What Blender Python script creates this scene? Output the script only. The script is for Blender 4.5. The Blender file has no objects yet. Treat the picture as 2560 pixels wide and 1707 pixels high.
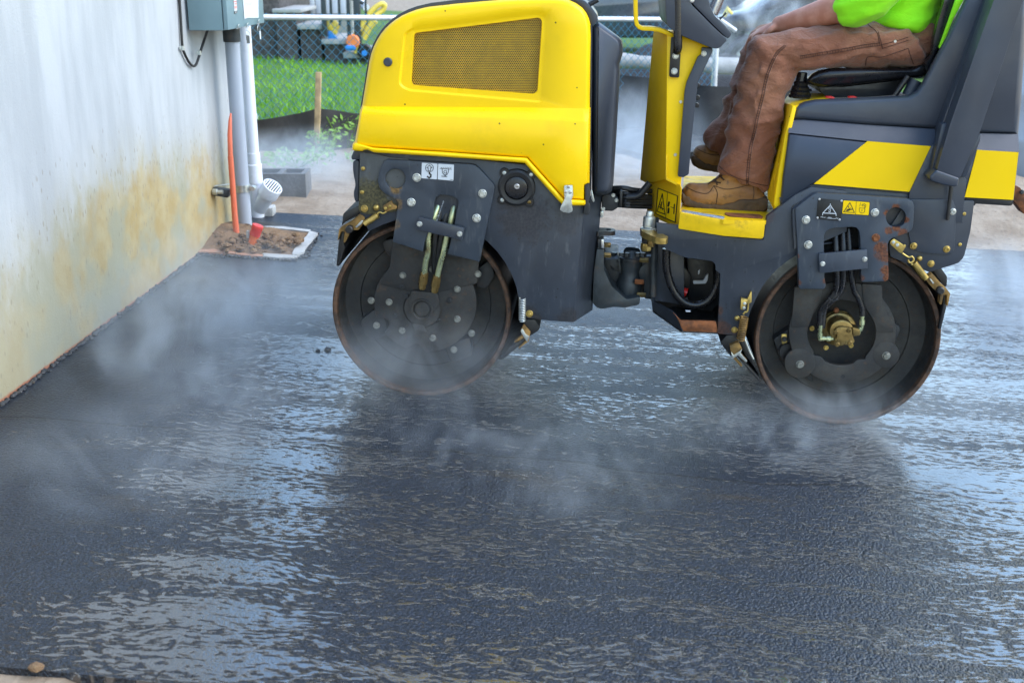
import bpy, bmesh, math, random
from mathutils import Vector, Matrix, noise
from mathutils.bvhtree import BVHTree
random.seed(7)
sc = bpy.context.scene
COL = sc.collection
# ------------------------------------------------------------------ camera, sky, sun, exposure
F, PITCH = 2960.0, math.radians(17.95)          # focal length in photo pixels (2560 wide)
SP, CP = math.sin(PITCH), math.cos(PITCH)
RIGHT, UP, FWD = Vector((1, 0, 0)), Vector((0, SP, CP)), Vector((0, CP, -SP))
def ray(px, py): return RIGHT*((px-1280)/F) + UP*((853.5-py)/F) + FWD
R_DRUM = 0.30
_z1, _z2 = F*R_DRUM/225.6, F*R_DRUM/229.8
_c1, _c2 = ray(1053, 779)*_z1, ray(2118.4, 848)*_z2
U = (_c2-_c1).normalized()
V = Vector((-U.y, U.x, 0)).normalized()          # across the roller, away from the camera
W = U.cross(V).normalized()
if W.z < 0: W = -W
CAM = Vector((0, 0, -(_c1 - W*R_DRUM).z))
C1, C2 = _c1+CAM, _c2+CAM
O1 = C1 - W*R_DRUM
cd = bpy.data.cameras.new('camera'); cam = bpy.data.objects.new('camera', cd); COL.objects.link(cam)
cam.location = CAM; cam.rotation_euler = (math.pi/2-PITCH, 0, 0)
cd.sensor_width = 36; cd.lens = 36*F/2560; cd.clip_start = .05; cd.clip_end = 2000
cd.dof.use_dof = True; cd.dof.focus_distance = 3.95; cd.dof.aperture_fstop = 5.0
sc.camera = cam
SUN_EL, SUN_AZ = math.radians(48), math.radians(100)    # azimuth from +Y, clockwise
wd = bpy.data.worlds.new('World'); sc.world = wd; wd.use_nodes = True
wt = wd.node_tree; wt.nodes.clear()
sky = wt.nodes.new('ShaderNodeTexSky'); sky.sky_type = 'NISHITA'; sky.sun_disc = False
sky.sun_elevation = SUN_EL; sky.sun_rotation = SUN_AZ; sky.air_density = 1.5; sky.dust_density = .6; sky.ozone_density = 2.4
bg = wt.nodes.new('ShaderNodeBackground'); bg.inputs[1].default_value = .15
wo = wt.nodes.new('ShaderNodeOutputWorld')
wt.links.new(sky.outputs[0], bg.inputs[0]); wt.links.new(bg.outputs[0], wo.inputs[0])
sl = bpy.data.lights.new('sun', 'SUN'); sl.energy = .85; sl.angle = math.radians(48); sl.color = (1, .965, .91)
so = bpy.data.objects.new('sun', sl); COL.objects.link(so)
_sd = Vector((math.sin(SUN_AZ)*math.cos(SUN_EL), math.cos(SUN_AZ)*math.cos(SUN_EL), math.sin(SUN_EL)))
so.rotation_euler = _sd.to_track_quat('Z', 'Y').to_euler(); so.location = (0, -5, 12)
sc.view_settings.view_transform = 'Standard'; sc.view_settings.look = 'None'
sc.view_settings.exposure = 1.65; sc.view_settings.gamma = 1; sc.view_settings.use_curve_mapping = False
try:
    sc.cycles.use_denoising = True; sc.cycles.volume_bounces = 2; sc.cycles.volume_step_rate = 1.0
    sc.cycles.max_bounces = 8; sc.cycles.volume_max_steps = 96; sc.cycles.sample_clamp_indirect = 6
except Exception: pass

# ------------------------------------------------------------------ placing helpers
def M(px, py, d=0.0):                # photo pixel -> point on the plane d metres behind the near drum face
    r = ray(px, py); return CAM + r*(((C1 + V*d - CAM).dot(V))/r.dot(V))
def G(px, py, h=0.0):                # photo pixel -> point h metres above the sloping ground
    r = ray(px, py); return CAM + r*((O1 + W*h - CAM).dot(W)/r.dot(W))
def at(px, py, Y):                   # photo pixel -> point at world depth Y
    r = ray(px, py); return CAM + r*(Y/r.y)
def mpp(px, py, d=0.0): return (M(px+1, py, d)-M(px, py, d)).length
def gz(x, y): return O1.z - (W.x*(x-O1.x) + W.y*(y-O1.y))/W.z
def zc(x0, y0, s): return lambda *p: [(x0+p[i]/s, y0+p[i+1]/s) for i in range(0, len(p), 2)]
z1 = zc(0, 0, 2.306); z2 = zc(400, 0, 2.3055); z3 = zc(820, 0, 2.8); z4 = zc(800, 360, 2.376); z5 = zc(1380, 380, 2.903)
z6 = zc(1500, 0, 2.6125); z7 = zc(1860, 0, 2.8); z8 = zc(1780, 440, 2.3757); z9 = zc(440, 500, 5.6); zt = zc(620, 0, 5.88)
za = zc(1900, 480, 5.6); zb = zc(920, 380, 6.534); zk = zc(1480, 520, 4.9); zd = zc(430, 0, 8.11); ze = zc(820, 480, 7.842)
zf = zc(1240, 650, 6.275); zg = zc(1800, 720, 6.531); zh = zc(2200, 560, 5.6)
WL = {}
def link(o, parent, loc):
    COL.objects.link(o); o.location = loc; WL[o.name] = Vector(loc)
    if parent is not None:
        o.parent = parent; o.matrix_parent_inverse = Matrix.Translation(-WL[parent.name])
def tag(o, label=None, cat=None, group=None, kind=None):
    for k, x in (('label', label), ('category', cat), ('group', group), ('kind', kind)):
        if x: o[k] = x
    return o
def empty(name, loc, label=None, cat=None, group=None):
    o = bpy.data.objects.new(name, None); o.empty_display_size = .1; link(o, None, loc); return tag(o, label, cat, group)
def finish(me, ang=35):
    if len(me.polygons):
        me.polygons.foreach_set('use_smooth', [True]*len(me.polygons))
        try: me.set_sharp_from_angle(angle=math.radians(ang))
        except Exception: pass
def mkbm(name, bm, mat, parent=None, ang=35, recalc=True):
    if recalc: bmesh.ops.recalc_face_normals(bm, faces=bm.faces[:])
    if len(bm.verts) == 0: raise ValueError(name)
    lo = Vector([min(v.co[i] for v in bm.verts) for i in range(3)]); hi = Vector([max(v.co[i] for v in bm.verts) for i in range(3)])
    c = (lo+hi)/2
    bmesh.ops.translate(bm, verts=bm.verts[:], vec=-c)
    me = bpy.data.meshes.new(name); bm.to_mesh(me); bm.free(); finish(me, ang)
    for m in (mat if isinstance(mat, (list, tuple)) else [mat]): me.materials.append(m)
    o = bpy.data.objects.new(name, me); link(o, parent, c); return o
def rnd(pts, r=6, n=3):              # round the corners of a polygon (photo pixels)
    out = []; N = len(pts)
    for i in range(N):
        p, a, b = Vector(pts[i]), Vector(pts[i-1]), Vector(pts[(i+1) % N])
        la, lb = (a-p).length, (b-p).length
        k = min(r, la*.45, lb*.45)
        if k < .4: out.append(tuple(p)); continue
        q0, q1 = p+(a-p)/la*k, p+(b-p)/lb*k
        for j in range(n+1):
            t = j/n; out.append(tuple(q0*(1-t)**2 + p*2*t*(1-t) + q1*t*t))
    return out
def area(p): return sum(p[i-1][0]*p[i][1]-p[i][0]*p[i-1][1] for i in range(len(p)))/2
def inset(pts, k):
    s = 1 if area(pts) > 0 else -1; out = []; N = len(pts)
    for i in range(N):
        a, p, b = Vector(pts[i-1]), Vector(pts[i]), Vector(pts[(i+1) % N])
        e0, e1 = (p-a), (b-p)
        if e0.length < 1e-6 or e1.length < 1e-6: out.append(tuple(p)); continue
        n0 = Vector((-e0.y, e0.x)).normalized()*s; n1 = Vector((-e1.y, e1.x)).normalized()*s
        n = n0+n1; q = n.length_squared
        n = n0 if q < .2 else n*(2/q)
        out.append(tuple(p+n*k))
    return out
def bevel(bm, w, seg=2, ang=.5):
    if w <= 0: return
    es = [e for e in bm.edges if len(e.link_faces) == 2 and e.calc_face_angle(0) > ang]
    if es: bmesh.ops.bevel(bm, geom=es, offset=w, segments=seg, profile=.5, affect='EDGES', clamp_overlap=True)
def add_prism(bm, pts, d0, d1, holes=(), pm=None, front=None):
    f = pm or M
    if holes:
        es = []; allv = []
        for loop in [pts]+list(holes):
            vs = [bm.verts.new(f(p[0], p[1], d0)) for p in loop]; allv += vs
            for i in range(len(vs)): es.append(bm.edges.new((vs[i-1], vs[i])))
        r = bmesh.ops.triangle_fill(bm, use_beauty=True, use_dissolve=False, edges=es)
        fs = [g for g in r['geom'] if isinstance(g, bmesh.types.BMFace)]
    else:
        fs = [bm.faces.new([bm.verts.new(f(p[0], p[1], d0)) for p in pts])]
    r = bmesh.ops.extrude_face_region(bm, geom=fs)
    nv = [g for g in r['geom'] if isinstance(g, bmesh.types.BMVert)]
    bmesh.ops.translate(bm, verts=nv, vec=V*(d1-d0))
def prism(name, pts, d0, d1, mat, parent=None, bev=.003, holes=(), seg=2, r=0):
    bm = bmesh.new(); pts = rnd(pts, r) if r else pts
    add_prism(bm, pts, d0, d1, holes); bmesh.ops.recalc_face_normals(bm, faces=bm.faces[:]); bevel(bm, bev, seg)
    return mkbm(name, bm, mat, parent)
def add_loft(bm, rings, cap0=True, cap1=True):
    vs = [[bm.verts.new(p) for p in r] for r in rings]; n = len(vs[0])
    for a, b in zip(vs, vs[1:]):
        for i in range(n): bm.faces.new((a[i-1], a[i], b[i], b[i-1]))
    if cap0: bm.faces.new(vs[0])
    if cap1: bm.faces.new(vs[-1])
def loftpx(name, secs, mat, parent=None, bev=0, cap1=True, ang=35):
    bm = bmesh.new(); add_loft(bm, [[M(x, y, d) for x, y in pts] for pts, d in secs], True, cap1)
    bmesh.ops.recalc_face_normals(bm, faces=bm.faces[:]); bevel(bm, bev); return mkbm(name, bm, mat, parent, ang)
def smooth_path(pts, n=6):
    if len(pts) < 3: return [Vector(p) for p in pts]
    P = [Vector(p) for p in pts]; P = [P[0]*2-P[1]]+P+[P[-1]*2-P[-2]]; out = []
    for i in range(1, len(P)-2):
        a, b, c, d = P[i-1:i+3]
        for j in range(n):
            t = j/n
            out.append(.5*((2*b)+(c-a)*t+(2*a-5*b+4*c-d)*t*t+(3*b-a-3*c+d)*t**3))
    return out+[P[-2]]
def add_tube(bm, path, r, seg=8, caps=True, flat=None):
    path = [Vector(p) for p in path]; rs = r if isinstance(r, (list, tuple)) else [r]*len(path)
    if len(rs) != len(path):
        rs = [rs[0]+(rs[-1]-rs[0])*i/(len(path)-1) for i in range(len(path))] if len(rs) == 2 else \
             [rs[min(len(rs)-1, int(i*(len(rs)-1)/(len(path)-1)))] for i in range(len(path))]
    t = (path[1]-path[0]).normalized()
    nrm = t.orthogonal().normalized() if flat is None else (flat-t*flat.dot(t)).normalized()
    rings = []
    for i, p in enumerate(path):
        tt = (path[min(i+1, len(path)-1)]-path[max(i-1, 0)]).normalized()
        nrm = (nrm-tt*nrm.dot(tt)).normalized(); bn = tt.cross(nrm)
        rings.append([p+(nrm*math.cos(2*math.pi*k/seg)+bn*math.sin(2*math.pi*k/seg))*rs[i] for k in range(seg)])
    add_loft(bm, rings, caps, caps)
def tube(name, path, r, mat, parent=None, seg=8, sm=0, ang=50):
    bm = bmesh.new(); add_tube(bm, smooth_path(path, sm) if sm else path, r, seg); return mkbm(name, bm, mat, parent, ang)
def bar(name, path, w, t, mat, parent=None, side=None, bev=.001):   # flat bar swept along a path; w across side
    bm = bmesh.new(); side = (side or V).normalized(); P = [Vector(p) for p in path]; rings = []
    for i, p in enumerate(P):
        tt = (P[min(i+1, len(P)-1)]-P[max(i-1, 0)]).normalized(); b = tt.cross(side).normalized()
        rings.append([p+side*w/2+b*t/2, p-side*w/2+b*t/2, p-side*w/2-b*t/2, p+side*w/2-b*t/2])
    add_loft(bm, rings); bmesh.ops.recalc_face_normals(bm, faces=bm.faces[:]); bevel(bm, bev); return mkbm(name, bm, mat, parent)
def add_lathe(bm, c, prof, ax=None, n=48, a0=None):
    ax = (ax or V).normalized(); b1 = (a0 or ax.orthogonal()).normalized(); b2 = ax.cross(b1)
    rings = []
    for r, h in prof:
        r = max(r, 1e-5)
        rings.append([c+ax*h+(b1*math.cos(2*math.pi*k/n)+b2*math.sin(2*math.pi*k/n))*r for k in range(n)])
    vs = [[bm.verts.new(p) for p in q] for q in rings]
    for a, b in zip(vs, vs[1:]):
        for i in range(n): bm.faces.new((a[i-1], a[i], b[i], b[i-1]))
    bmesh.ops.remove_doubles(bm, verts=vs[0]+vs[-1], dist=1e-4)
def lathe(name, c, prof, mat, parent=None, ax=None, n=48, ang=35):
    bm = bmesh.new(); add_lathe(bm, c, prof, ax, n); return mkbm(name, bm, mat, parent, ang)
def cyl(name, px, py, d0, d1, rpx, mat, parent=None, n=32, bev=.002):
    c = M(px, py, d0); r = rpx*mpp(px, py, d0); h = d1-d0; b = min(bev, r*.3, abs(h)*.4)
    return lathe(name, c, [(0, 0), (r-b, 0), (r, b), (r, h), (0, h)], mat, parent, n=n)
def add_box(bm, c, sx, sy, sz, rot=None):
    m = rot or Matrix.Identity(3); vs = []
    for i in range(8):
        p = Vector(((i & 1)-.5, (i >> 1 & 1)-.5, (i >> 2 & 1)-.5)); vs.append(bm.verts.new(c+m @ Vector((p.x*sx, p.y*sy, p.z*sz))))
    for f in ((0, 1, 3, 2), (4, 6, 7, 5), (0, 4, 5, 1), (2, 3, 7, 6), (0, 2, 6, 4), (1, 5, 7, 3)): bm.faces.new([vs[k] for k in f])
def box(name, c, sx, sy, sz, mat, parent=None, rot=None, bev=.004):
    bm = bmesh.new(); add_box(bm, Vector(c), sx, sy, sz, rot); bmesh.ops.recalc_face_normals(bm, faces=bm.faces[:]); bevel(bm, bev); return mkbm(name, bm, mat, parent)
def ell(cx, cy, rx, ry=None, n=24, a0=0, a1=360):
    ry = ry or rx; full = abs(a1-a0) >= 360
    return [(cx+rx*math.cos(math.radians(a0+(a1-a0)*i/(n if full else n-1))), cy+ry*math.sin(math.radians(a0+(a1-a0)*i/(n if full else n-1)))) for i in range(n)]
def stroke(bm, pts, w, d, closed=False, th=.0006):     # flat printed line in photo pixels on plane d
    P = pts+[pts[0]] if closed else pts
    for a, b in zip(P, P[1:]):
        a, b = Vector(a), Vector(b); t = (b-a)
        if t.length < 1e-5: continue
        t.normalize(); n = Vector((-t.y, t.x))*w/2; e = t*w*.35
        add_prism(bm, [tuple(a-e+n), tuple(b+e+n), tuple(b+e-n), tuple(a-e-n)], d, d+th)
# ------------------------------------------------------------------ materials
class NT:
    def __init__(s, name):
        s.m = bpy.data.materials.new(name); s.m.use_nodes = True; s.t = s.m.node_tree; s.t.nodes.clear()
        s.out = s.t.nodes.new('ShaderNodeOutputMaterial')
    def n(s, typ, _in=None, **kw):
        nd = s.t.nodes.new('ShaderNode'+typ)
        for k, x in kw.items(): setattr(nd, k, x)
        for k, x in (_in or {}).items(): s.put(nd.inputs[k], x)
        return nd
    def put(s, sock, x):
        if isinstance(x, bpy.types.NodeSocket): s.t.links.new(x, sock)
        elif isinstance(x, bpy.types.Node): s.t.links.new(x.outputs[0], sock)
        else:
            if hasattr(sock.default_value, '__len__') and len(sock.default_value) == 4 and hasattr(x, '__len__') and len(x) == 3: x = (*x, 1)
            sock.default_value = x
    def math(s, op, a, b=0.0, c=0.0, clamp=False):
        nd = s.n('Math', operation=op, use_clamp=clamp)
        s.put(nd.inputs[0], a); s.put(nd.inputs[1], b); s.put(nd.inputs[2], c); return nd.outputs[0]
    def ramp(s, x, lo, hi, a=0.0, b=1.0, smooth=True):
        nd = s.n('MapRange', interpolation_type='SMOOTHSTEP' if smooth else 'LINEAR', clamp=True)
        for i, q in enumerate((x, lo, hi, a, b)): s.put(nd.inputs[i], q)
        return nd.outputs[0]
    def mix(s, f, a, b):
        nd = s.n('Mix', data_type='RGBA'); s.put(nd.inputs[0], f); s.put(nd.inputs[6], a); s.put(nd.inputs[7], b); return nd.outputs[2]
    def noise(s, co, scale, detail=4, rough=.55, dist=0.0):
        nd = s.n('TexNoise', {'Scale': scale, 'Detail': detail, 'Roughness': rough, 'Distortion': dist}); s.put(nd.inputs['Vector'], co); return nd.outputs[0]
    def scale(s, co, v):
        nd = s.n('VectorMath', operation='MULTIPLY'); s.put(nd.inputs[0], co); nd.inputs[1].default_value = v; return nd.outputs[0]
    def pos(s): return s.n('NewGeometry').outputs['Position']
    def bump(s, h, strength=.3, dist=.002, normal=None):
        nd = s.n('Bump', {'Strength': strength, 'Distance': dist}); s.put(nd.inputs['Height'], h)
        if normal is not None: s.put(nd.inputs['Normal'], normal)
        return nd.outputs[0]
    def pbr(s, **kw):
        b = s.n('BsdfPrincipled')
        for k, x in kw.items(): s.put(b.inputs[k.replace('_', ' ')], x)
        s.t.links.new(b.outputs[0], s.out.inputs[0]); return s.m
def simple(name, col, rough=.5, metal=0, var=.12, scale=14, bump=.0, dirt=None, dirt_amt=.4, coat=0, bscale=120, spec=.5):
    t = NT(name); p = t.pos()
    n1 = t.noise(p, scale, 5); lo = tuple(c*(1-var) for c in col); hi = tuple(min(1, c*(1+var)) for c in col)
    c = t.mix(t.ramp(n1, .3, .7), lo, hi)
    if dirt:
        n2 = t.noise(p, scale*.6, 8, .68); c = t.mix(t.math('MULTIPLY', t.ramp(n2, .52, .72), dirt_amt), c, dirt)
    rg = t.ramp(t.noise(p, scale*1.7, 4), .3, .7, max(.03, rough-.08), min(1, rough+.1))
    kw = dict(Base_Color=c, Roughness=rg, Metallic=metal, Specular_IOR_Level=spec)
    if coat: kw.update(Coat_Weight=coat, Coat_Roughness=.08)
    if bump: kw['Normal'] = t.bump(t.noise(p, bscale, 4), bump, .003)
    return t.pbr(**kw)
def stained(name, col, rust, spots, rough=.5, gen=.5, scale=34):
    """painted plate with rust of its own: patches round given world points, thinning outwards"""
    t = NT(name); p = t.pos(); n = t.noise(p, scale, 8, .7); fine = t.noise(p, 9, 6)
    c = t.mix(t.ramp(fine, .3, .7), tuple(x*.85 for x in col), tuple(x*1.15 for x in col))
    dn = t.noise(t.scale(p, (60, 60, 14)), 1, 6, .6)
    c = t.mix(t.math('MULTIPLY', t.ramp(dn, .55, .75), .35), c, (.14, .15, .15))
    sp = t.n('TexVoronoi', {'Scale': 46.0}); t.put(sp.inputs['Vector'], p)
    c = t.mix(t.math('MULTIPLY', t.ramp(sp.outputs['Distance'], .16, .07), t.ramp(t.noise(p, 7, 3), .48, .58)), c, (.018, .018, .018))
    tot = t.math('MULTIPLY', t.ramp(n, .66, .78), gen)
    for q, r, k in spots:
        dn = t.n('VectorMath', operation='DISTANCE'); t.put(dn.inputs[0], p); dn.inputs[1].default_value = q
        e = t.math('ADD', t.ramp(dn.outputs['Value'], r*1.5, r*.2, -.45, .40, False), n)
        tot = t.math('MAXIMUM', tot, t.math('MULTIPLY', t.ramp(e, .45, .72), k))
    rc = t.mix(t.ramp(t.noise(p, 130, 3), .35, .65), rust, tuple(x*.4 for x in rust))
    c = t.mix(tot, c, rc)
    return t.pbr(Base_Color=c, Roughness=t.math('ADD', t.math('MULTIPLY', tot, .35), rough, clamp=True), Normal=t.bump(t.noise(p, 160, 4), .12, .002))
def specked(*a, **k):      # simple paint with sparse tar specks thrown up from the road
    m = simple(*a, **k); nt = m.node_tree; b = next(n for n in nt.nodes if n.type == 'BSDF_PRINCIPLED'); lk = b.inputs['Base Color'].links[0].from_socket
    g = nt.nodes.new('ShaderNodeNewGeometry'); v = nt.nodes.new('ShaderNodeTexVoronoi'); v.inputs['Scale'].default_value = 30; nt.links.new(g.outputs['Position'], v.inputs['Vector'])
    r = nt.nodes.new('ShaderNodeMapRange'); r.inputs[1].default_value = .10; r.inputs[2].default_value = .06; nt.links.new(v.outputs['Distance'], r.inputs[0])
    s = nt.nodes.new('ShaderNodeSeparateColor'); nt.links.new(v.outputs['Color'], s.inputs[0]); c = nt.nodes.new('ShaderNodeMath'); c.operation = 'GREATER_THAN'; c.inputs[1].default_value = .80; nt.links.new(s.outputs[0], c.inputs[0])
    p = nt.nodes.new('ShaderNodeMath'); p.operation = 'MULTIPLY'; nt.links.new(r.outputs[0], p.inputs[0]); nt.links.new(c.outputs[0], p.inputs[1])
    x = nt.nodes.new('ShaderNodeMix'); x.data_type = 'RGBA'; nt.links.new(p.outputs[0], x.inputs[0]); nt.links.new(lk, x.inputs[6]); x.inputs[7].default_value = (.10, .06, .01, 1); nt.links.new(x.outputs[2], b.inputs['Base Color']); return m
MAT = {}
RUST = (.19, .062, .018); OCH = (.25, .14, .035)
MAT['yellow'] = specked('yellow_paint', (.95, .60, .002), .34, 0, .03, 5, dirt=(.20, .12, .02), dirt_amt=.16, coat=.06, spec=.25)
MAT['yellow_worn'] = simple('worn_yellow_paint', (.80, .50, .006), .45, 0, .1, 18, dirt=(.16, .085, .02), dirt_amt=.75, spec=.25)
MAT['yellow_vinyl'] = simple('yellow_vinyl', (.93, .59, .002), .45, 0, .02, 6, spec=.2)
MAT['yellow_shaded'] = simple('shaded_column_paint', (.72, .42, .006), .5, 0, .06, 7, dirt=(.3, .16, .02), dirt_amt=.3, spec=.25)  # yellow paint with the shade of the column's left face put into its colour
MAT['grey'] = simple('slate_grey_paint', (.030, .037, .051), .42, 0, .14, 9, dirt=(.10, .095, .085), dirt_amt=.5, bump=.05)
MAT['body'] = simple('grey_moulded_plastic', (.032, .040, .057), .38, 0, .10, 4, dirt=(.11, .11, .11), dirt_amt=.25, bump=.04, bscale=260)
MAT['dark'] = simple('dark_steel', (.022, .023, .024), .55, 0, .3, 14, dirt=(.06, .035, .02), dirt_amt=.5, bump=.1)
MAT['black'] = simple('black_rubber', (.012, .012, .013), .42, 0, .2, 30, dirt=(.05, .045, .04), dirt_amt=.25)
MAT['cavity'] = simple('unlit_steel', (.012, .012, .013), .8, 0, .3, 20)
MAT['vinyl'] = simple('black_seat_vinyl', (.012, .012, .014), .28, 0, .1, 20, bump=.05, bscale=300)
MAT['zinc'] = simple('zinc_plate', (.55, .58, .56), .38, .85, .15, 60, dirt=(.2, .17, .12), dirt_amt=.4)
MAT['zincy'] = simple('yellow_zinc', (.50, .36, .11), .36, .85, .25, 40, dirt=(.12, .07, .02), dirt_amt=.6)
MAT['brass'] = simple('oily_brass', (.24, .165, .06), .34, .8, .25, 30, dirt=(.05, .035, .02), dirt_amt=.7)
MAT['pipe'] = simple('zinc_pipe', (.50, .55, .33), .30, .8, .25, 18, dirt=(.16, .09, .03), dirt_amt=.75)
MAT['rustysteel'] = simple('rusty_steel', RUST, .8, 0, .45, 40, dirt=(.05, .03, .02), dirt_amt=.7, bump=.3)
MAT['ochre'] = simple('ochre_grime', OCH, .6, .2, .5, 26, dirt=(.06, .04, .02), dirt_amt=.8, bump=.15)
MAT['castings'] = simple('grey_casting', (.035, .042, .046), .45, .1, .3, 20, dirt=(.10, .055, .03), dirt_amt=.6, bump=.25, bscale=90)
MAT['white'] = simple('white_print', (.60, .63, .66), .5, 0, .03, 10)
MAT['print'] = simple('black_print', (.008, .008, .008), .5, 0, .02, 10)
MAT['red'] = simple('red_plastic', (.6, .02, .015), .4, 0, .1, 10)
MAT['silver'] = simple('bare_steel', (.55, .56, .58), .3, .9, .1, 40)
def drum_mat():
    t = NT('polished_drum_steel'); p = t.pos(); n = t.noise(t.scale(p, (200, 12, 200)), 1, 5)
    return t.pbr(Base_Color=t.mix(t.ramp(n, .35, .65), (.030, .025, .022), (.10, .09, .085)), Metallic=.45, Roughness=t.ramp(n, .3, .7, .4, .6))
MAT['drum'] = drum_mat()
def end_mat():
    t = NT('drum_end_steel'); p = t.pos(); n = t.noise(p, 7, 8, .65); n2 = t.noise(p, 60, 5)
    c = t.mix(t.ramp(n, .4, .68), (.018, .018, .018), (.046, .040, .032)); c = t.mix(t.math('MULTIPLY', t.ramp(n2, .55, .72), .5), c, (.10, .055, .03))
    return t.pbr(Base_Color=c, Roughness=t.ramp(n2, .3, .7, .5, .75), Normal=t.bump(n2, .12, .003))
MAT['drum_end'] = end_mat()
def rim_mat():
    t = NT('rusty_rim'); p = t.pos(); n = t.noise(p, 40, 6, .7)
    c = t.mix(t.ramp(n, .35, .65), (.035, .022, .015), (.125, .062, .033))
    return t.pbr(Base_Color=c, Roughness=.7, Metallic=.2, Normal=t.bump(n, .3, .003))
MAT['rim'] = rim_mat()
def cloth_mat(name, col, col2, bscale=900, worn=.5, rough=.85, sheen=.2, soil=None, wrk=.35):
    t = NT(name); p = t.pos(); n = t.noise(p, 7, 6, .6); f = t.noise(p, bscale, 2)
    c = t.mix(t.ramp(n, .35, .7), col, col2)
    c = t.mix(t.math('MULTIPLY', t.ramp(t.noise(p, 24, 6, .7), .52, .70), worn), c, soil or tuple(x*.55 for x in col))
    return t.pbr(Base_Color=c, Roughness=rough, Sheen_Weight=sheen, Normal=t.bump(f, .3, .0008, t.bump(t.noise(t.scale(p, (34, 20, 58)), 1.0, 5, .6, .8), wrk, .008)))
MAT['trousers'] = cloth_mat('brown_duck_canvas', (.215, .074, .034), (.285, .118, .060), worn=.4, wrk=.9)
MAT['seam'] = simple('brown_seam_thread', (.075, .030, .018), .9, 0, .2, 200)
MAT['seam_lit'] = simple('lit_seam_edge', (.30, .15, .095), .9, 0, .3, 200)  # paler copy of the seam thread: a lit edge put into the colour
MAT['hivis'] = cloth_mat('lime_jersey', (.30, .88, .004), (.38, .95, .006), 600, .0, .8, .1)
MAT['boot'] = cloth_mat('muddy_tan_leather', (.34, .155, .032), (.20, .085, .022), 300, .95, .6, 0, (.055, .028, .012))
MAT['sole'] = cloth_mat('muddy_boot_sole', (.13, .070, .026), (.05, .030, .014), 200, .8, .8, 0)
MAT['lace'] = simple('brown_lace', (.06, .028, .012), .85, 0, .3, 90)
def skin_mat():
    t = NT('sunburnt_skin'); p = t.pos(); n = t.noise(p, 26, 5); c = t.mix(t.ramp(n, .35, .65), (.56, .235, .15), (.66, .32, .22))
    return t.pbr(Base_Color=c, Roughness=.5, Subsurface_Weight=.12, Subsurface_Radius=(.8, .3, .2), Subsurface_Scale=.01, Normal=t.bump(t.noise(p, 380, 3), .2, .001))
MAT['skin'] = skin_mat()
MAT['hair'] = simple('dark_hair', (.03, .02, .012), .6, 0, .3, 80, bump=.6)
# ------------------------------------------------------------------ bolts (meshes shared between copies)
def bolt_mesh(kind, mat):
    bm = bmesh.new(); N = -V; z = Vector()
    if kind == 'hex':
        add_lathe(bm, z, [(0, -.3), (1, -.3), (1, .10), (.94, .16), (.80, .17)], N, 20)
        add_lathe(bm, z, [(.80, .12), (.80, .56), (.70, .66), (.42, .66), (.38, .62), (0, .62)], N, 6)
    elif kind == 'socket':
        add_lathe(bm, z, [(0, -.3), (1, -.3), (1, .12), (.92, .18), (.72, .18), (.72, .55), (.62, .66), (.36, .66), (.32, .3), (0, .3)], N, 20)
    elif kind == 'rivet':
        add_lathe(bm, z, [(1, -.3), (1, .1), (.85, .38), (.55, .5), (.4, .5), (.36, .2), (0, .2)], N, 18)
    elif kind == 'dome':
        add_lathe(bm, z, [(1, -.3), (1, .1), (.88, .45), (.6, .72), (.3, .84), (0, .88)], N, 20)
    elif kind == 'nut':
        add_lathe(bm, z, [(0, -.3), (1, -.3), (1, .1), (.92, .16), (.74, .16)], N, 20)
        add_lathe(bm, z, [(.74, .1), (.74, .5), (.64, .58), (.42, .58)], N, 6)
        add_lathe(bm, z, [(.42, .3), (.42, .88), (.34, .95), (0, .95)], N, 14)
    bmesh.ops.recalc_face_normals(bm, faces=bm.faces[:])
    me = bpy.data.meshes.new(kind+'_bolt'); bm.to_mesh(me); bm.free(); finish(me, 30); me.materials.append(mat); return me
BM = {}
MAT['dullzinc'] = simple('dull_zinc', (.26, .26, .23), .45, .7, .25, 60, dirt=(.08, .06, .03), dirt_amt=.7)
def bolt(px, py, d, rpx, parent, kind='hex', mat='zinc', name='bolt'):
    if (kind, mat) not in BM: BM[kind, mat] = bolt_mesh(kind, MAT[mat])
    o = bpy.data.objects.new(name, BM[kind, mat]); link(o, parent, M(px, py, d)); s = rpx*mpp(px, py, d); o.scale = (s, s, s); return o
def bolts(zf_, lst, d, r, parent, kind='hex', mat='zinc', name='bolt'):
    for x, y in lst: bolt(*zf_(x, y)[0], d, r, parent, kind, mat, name)
def spring(name, p0, p1, R, r, turns, mat, parent):
    p0, p1 = Vector(p0), Vector(p1); ax = (p1-p0).normalized(); b1 = ax.orthogonal().normalized(); b2 = ax.cross(b1); n = int(turns*10)
    pts = [p0+(p1-p0)*i/n+(b1*math.cos(2*math.pi*i/10)+b2*math.sin(2*math.pi*i/10))*R for i in range(n+1)]
    return tube(name, pts, r, MAT[mat], parent, 6, ang=80)
def hoop(name, path, rpx, d, mat, parent, seg=10, sm=5):   # a hose given in pixels on plane(s) d
    dd = d if isinstance(d, (list, tuple)) else [d]*len(path)
    return tube(name, [M(p[0], p[1], q) for p, q in zip(path, dd)], rpx*mpp(*path[0], dd[0]), MAT[mat], parent, seg, sm, 60)
def marks(name, parent, d, mat, lines=(), fills=()):
    bm = bmesh.new()
    for pts, w, closed in lines: stroke(bm, pts, w, d, closed)
    for pts in fills: add_prism(bm, pts, d, d+.0006)
    return mkbm(name, bm, MAT[mat], parent)
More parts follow.
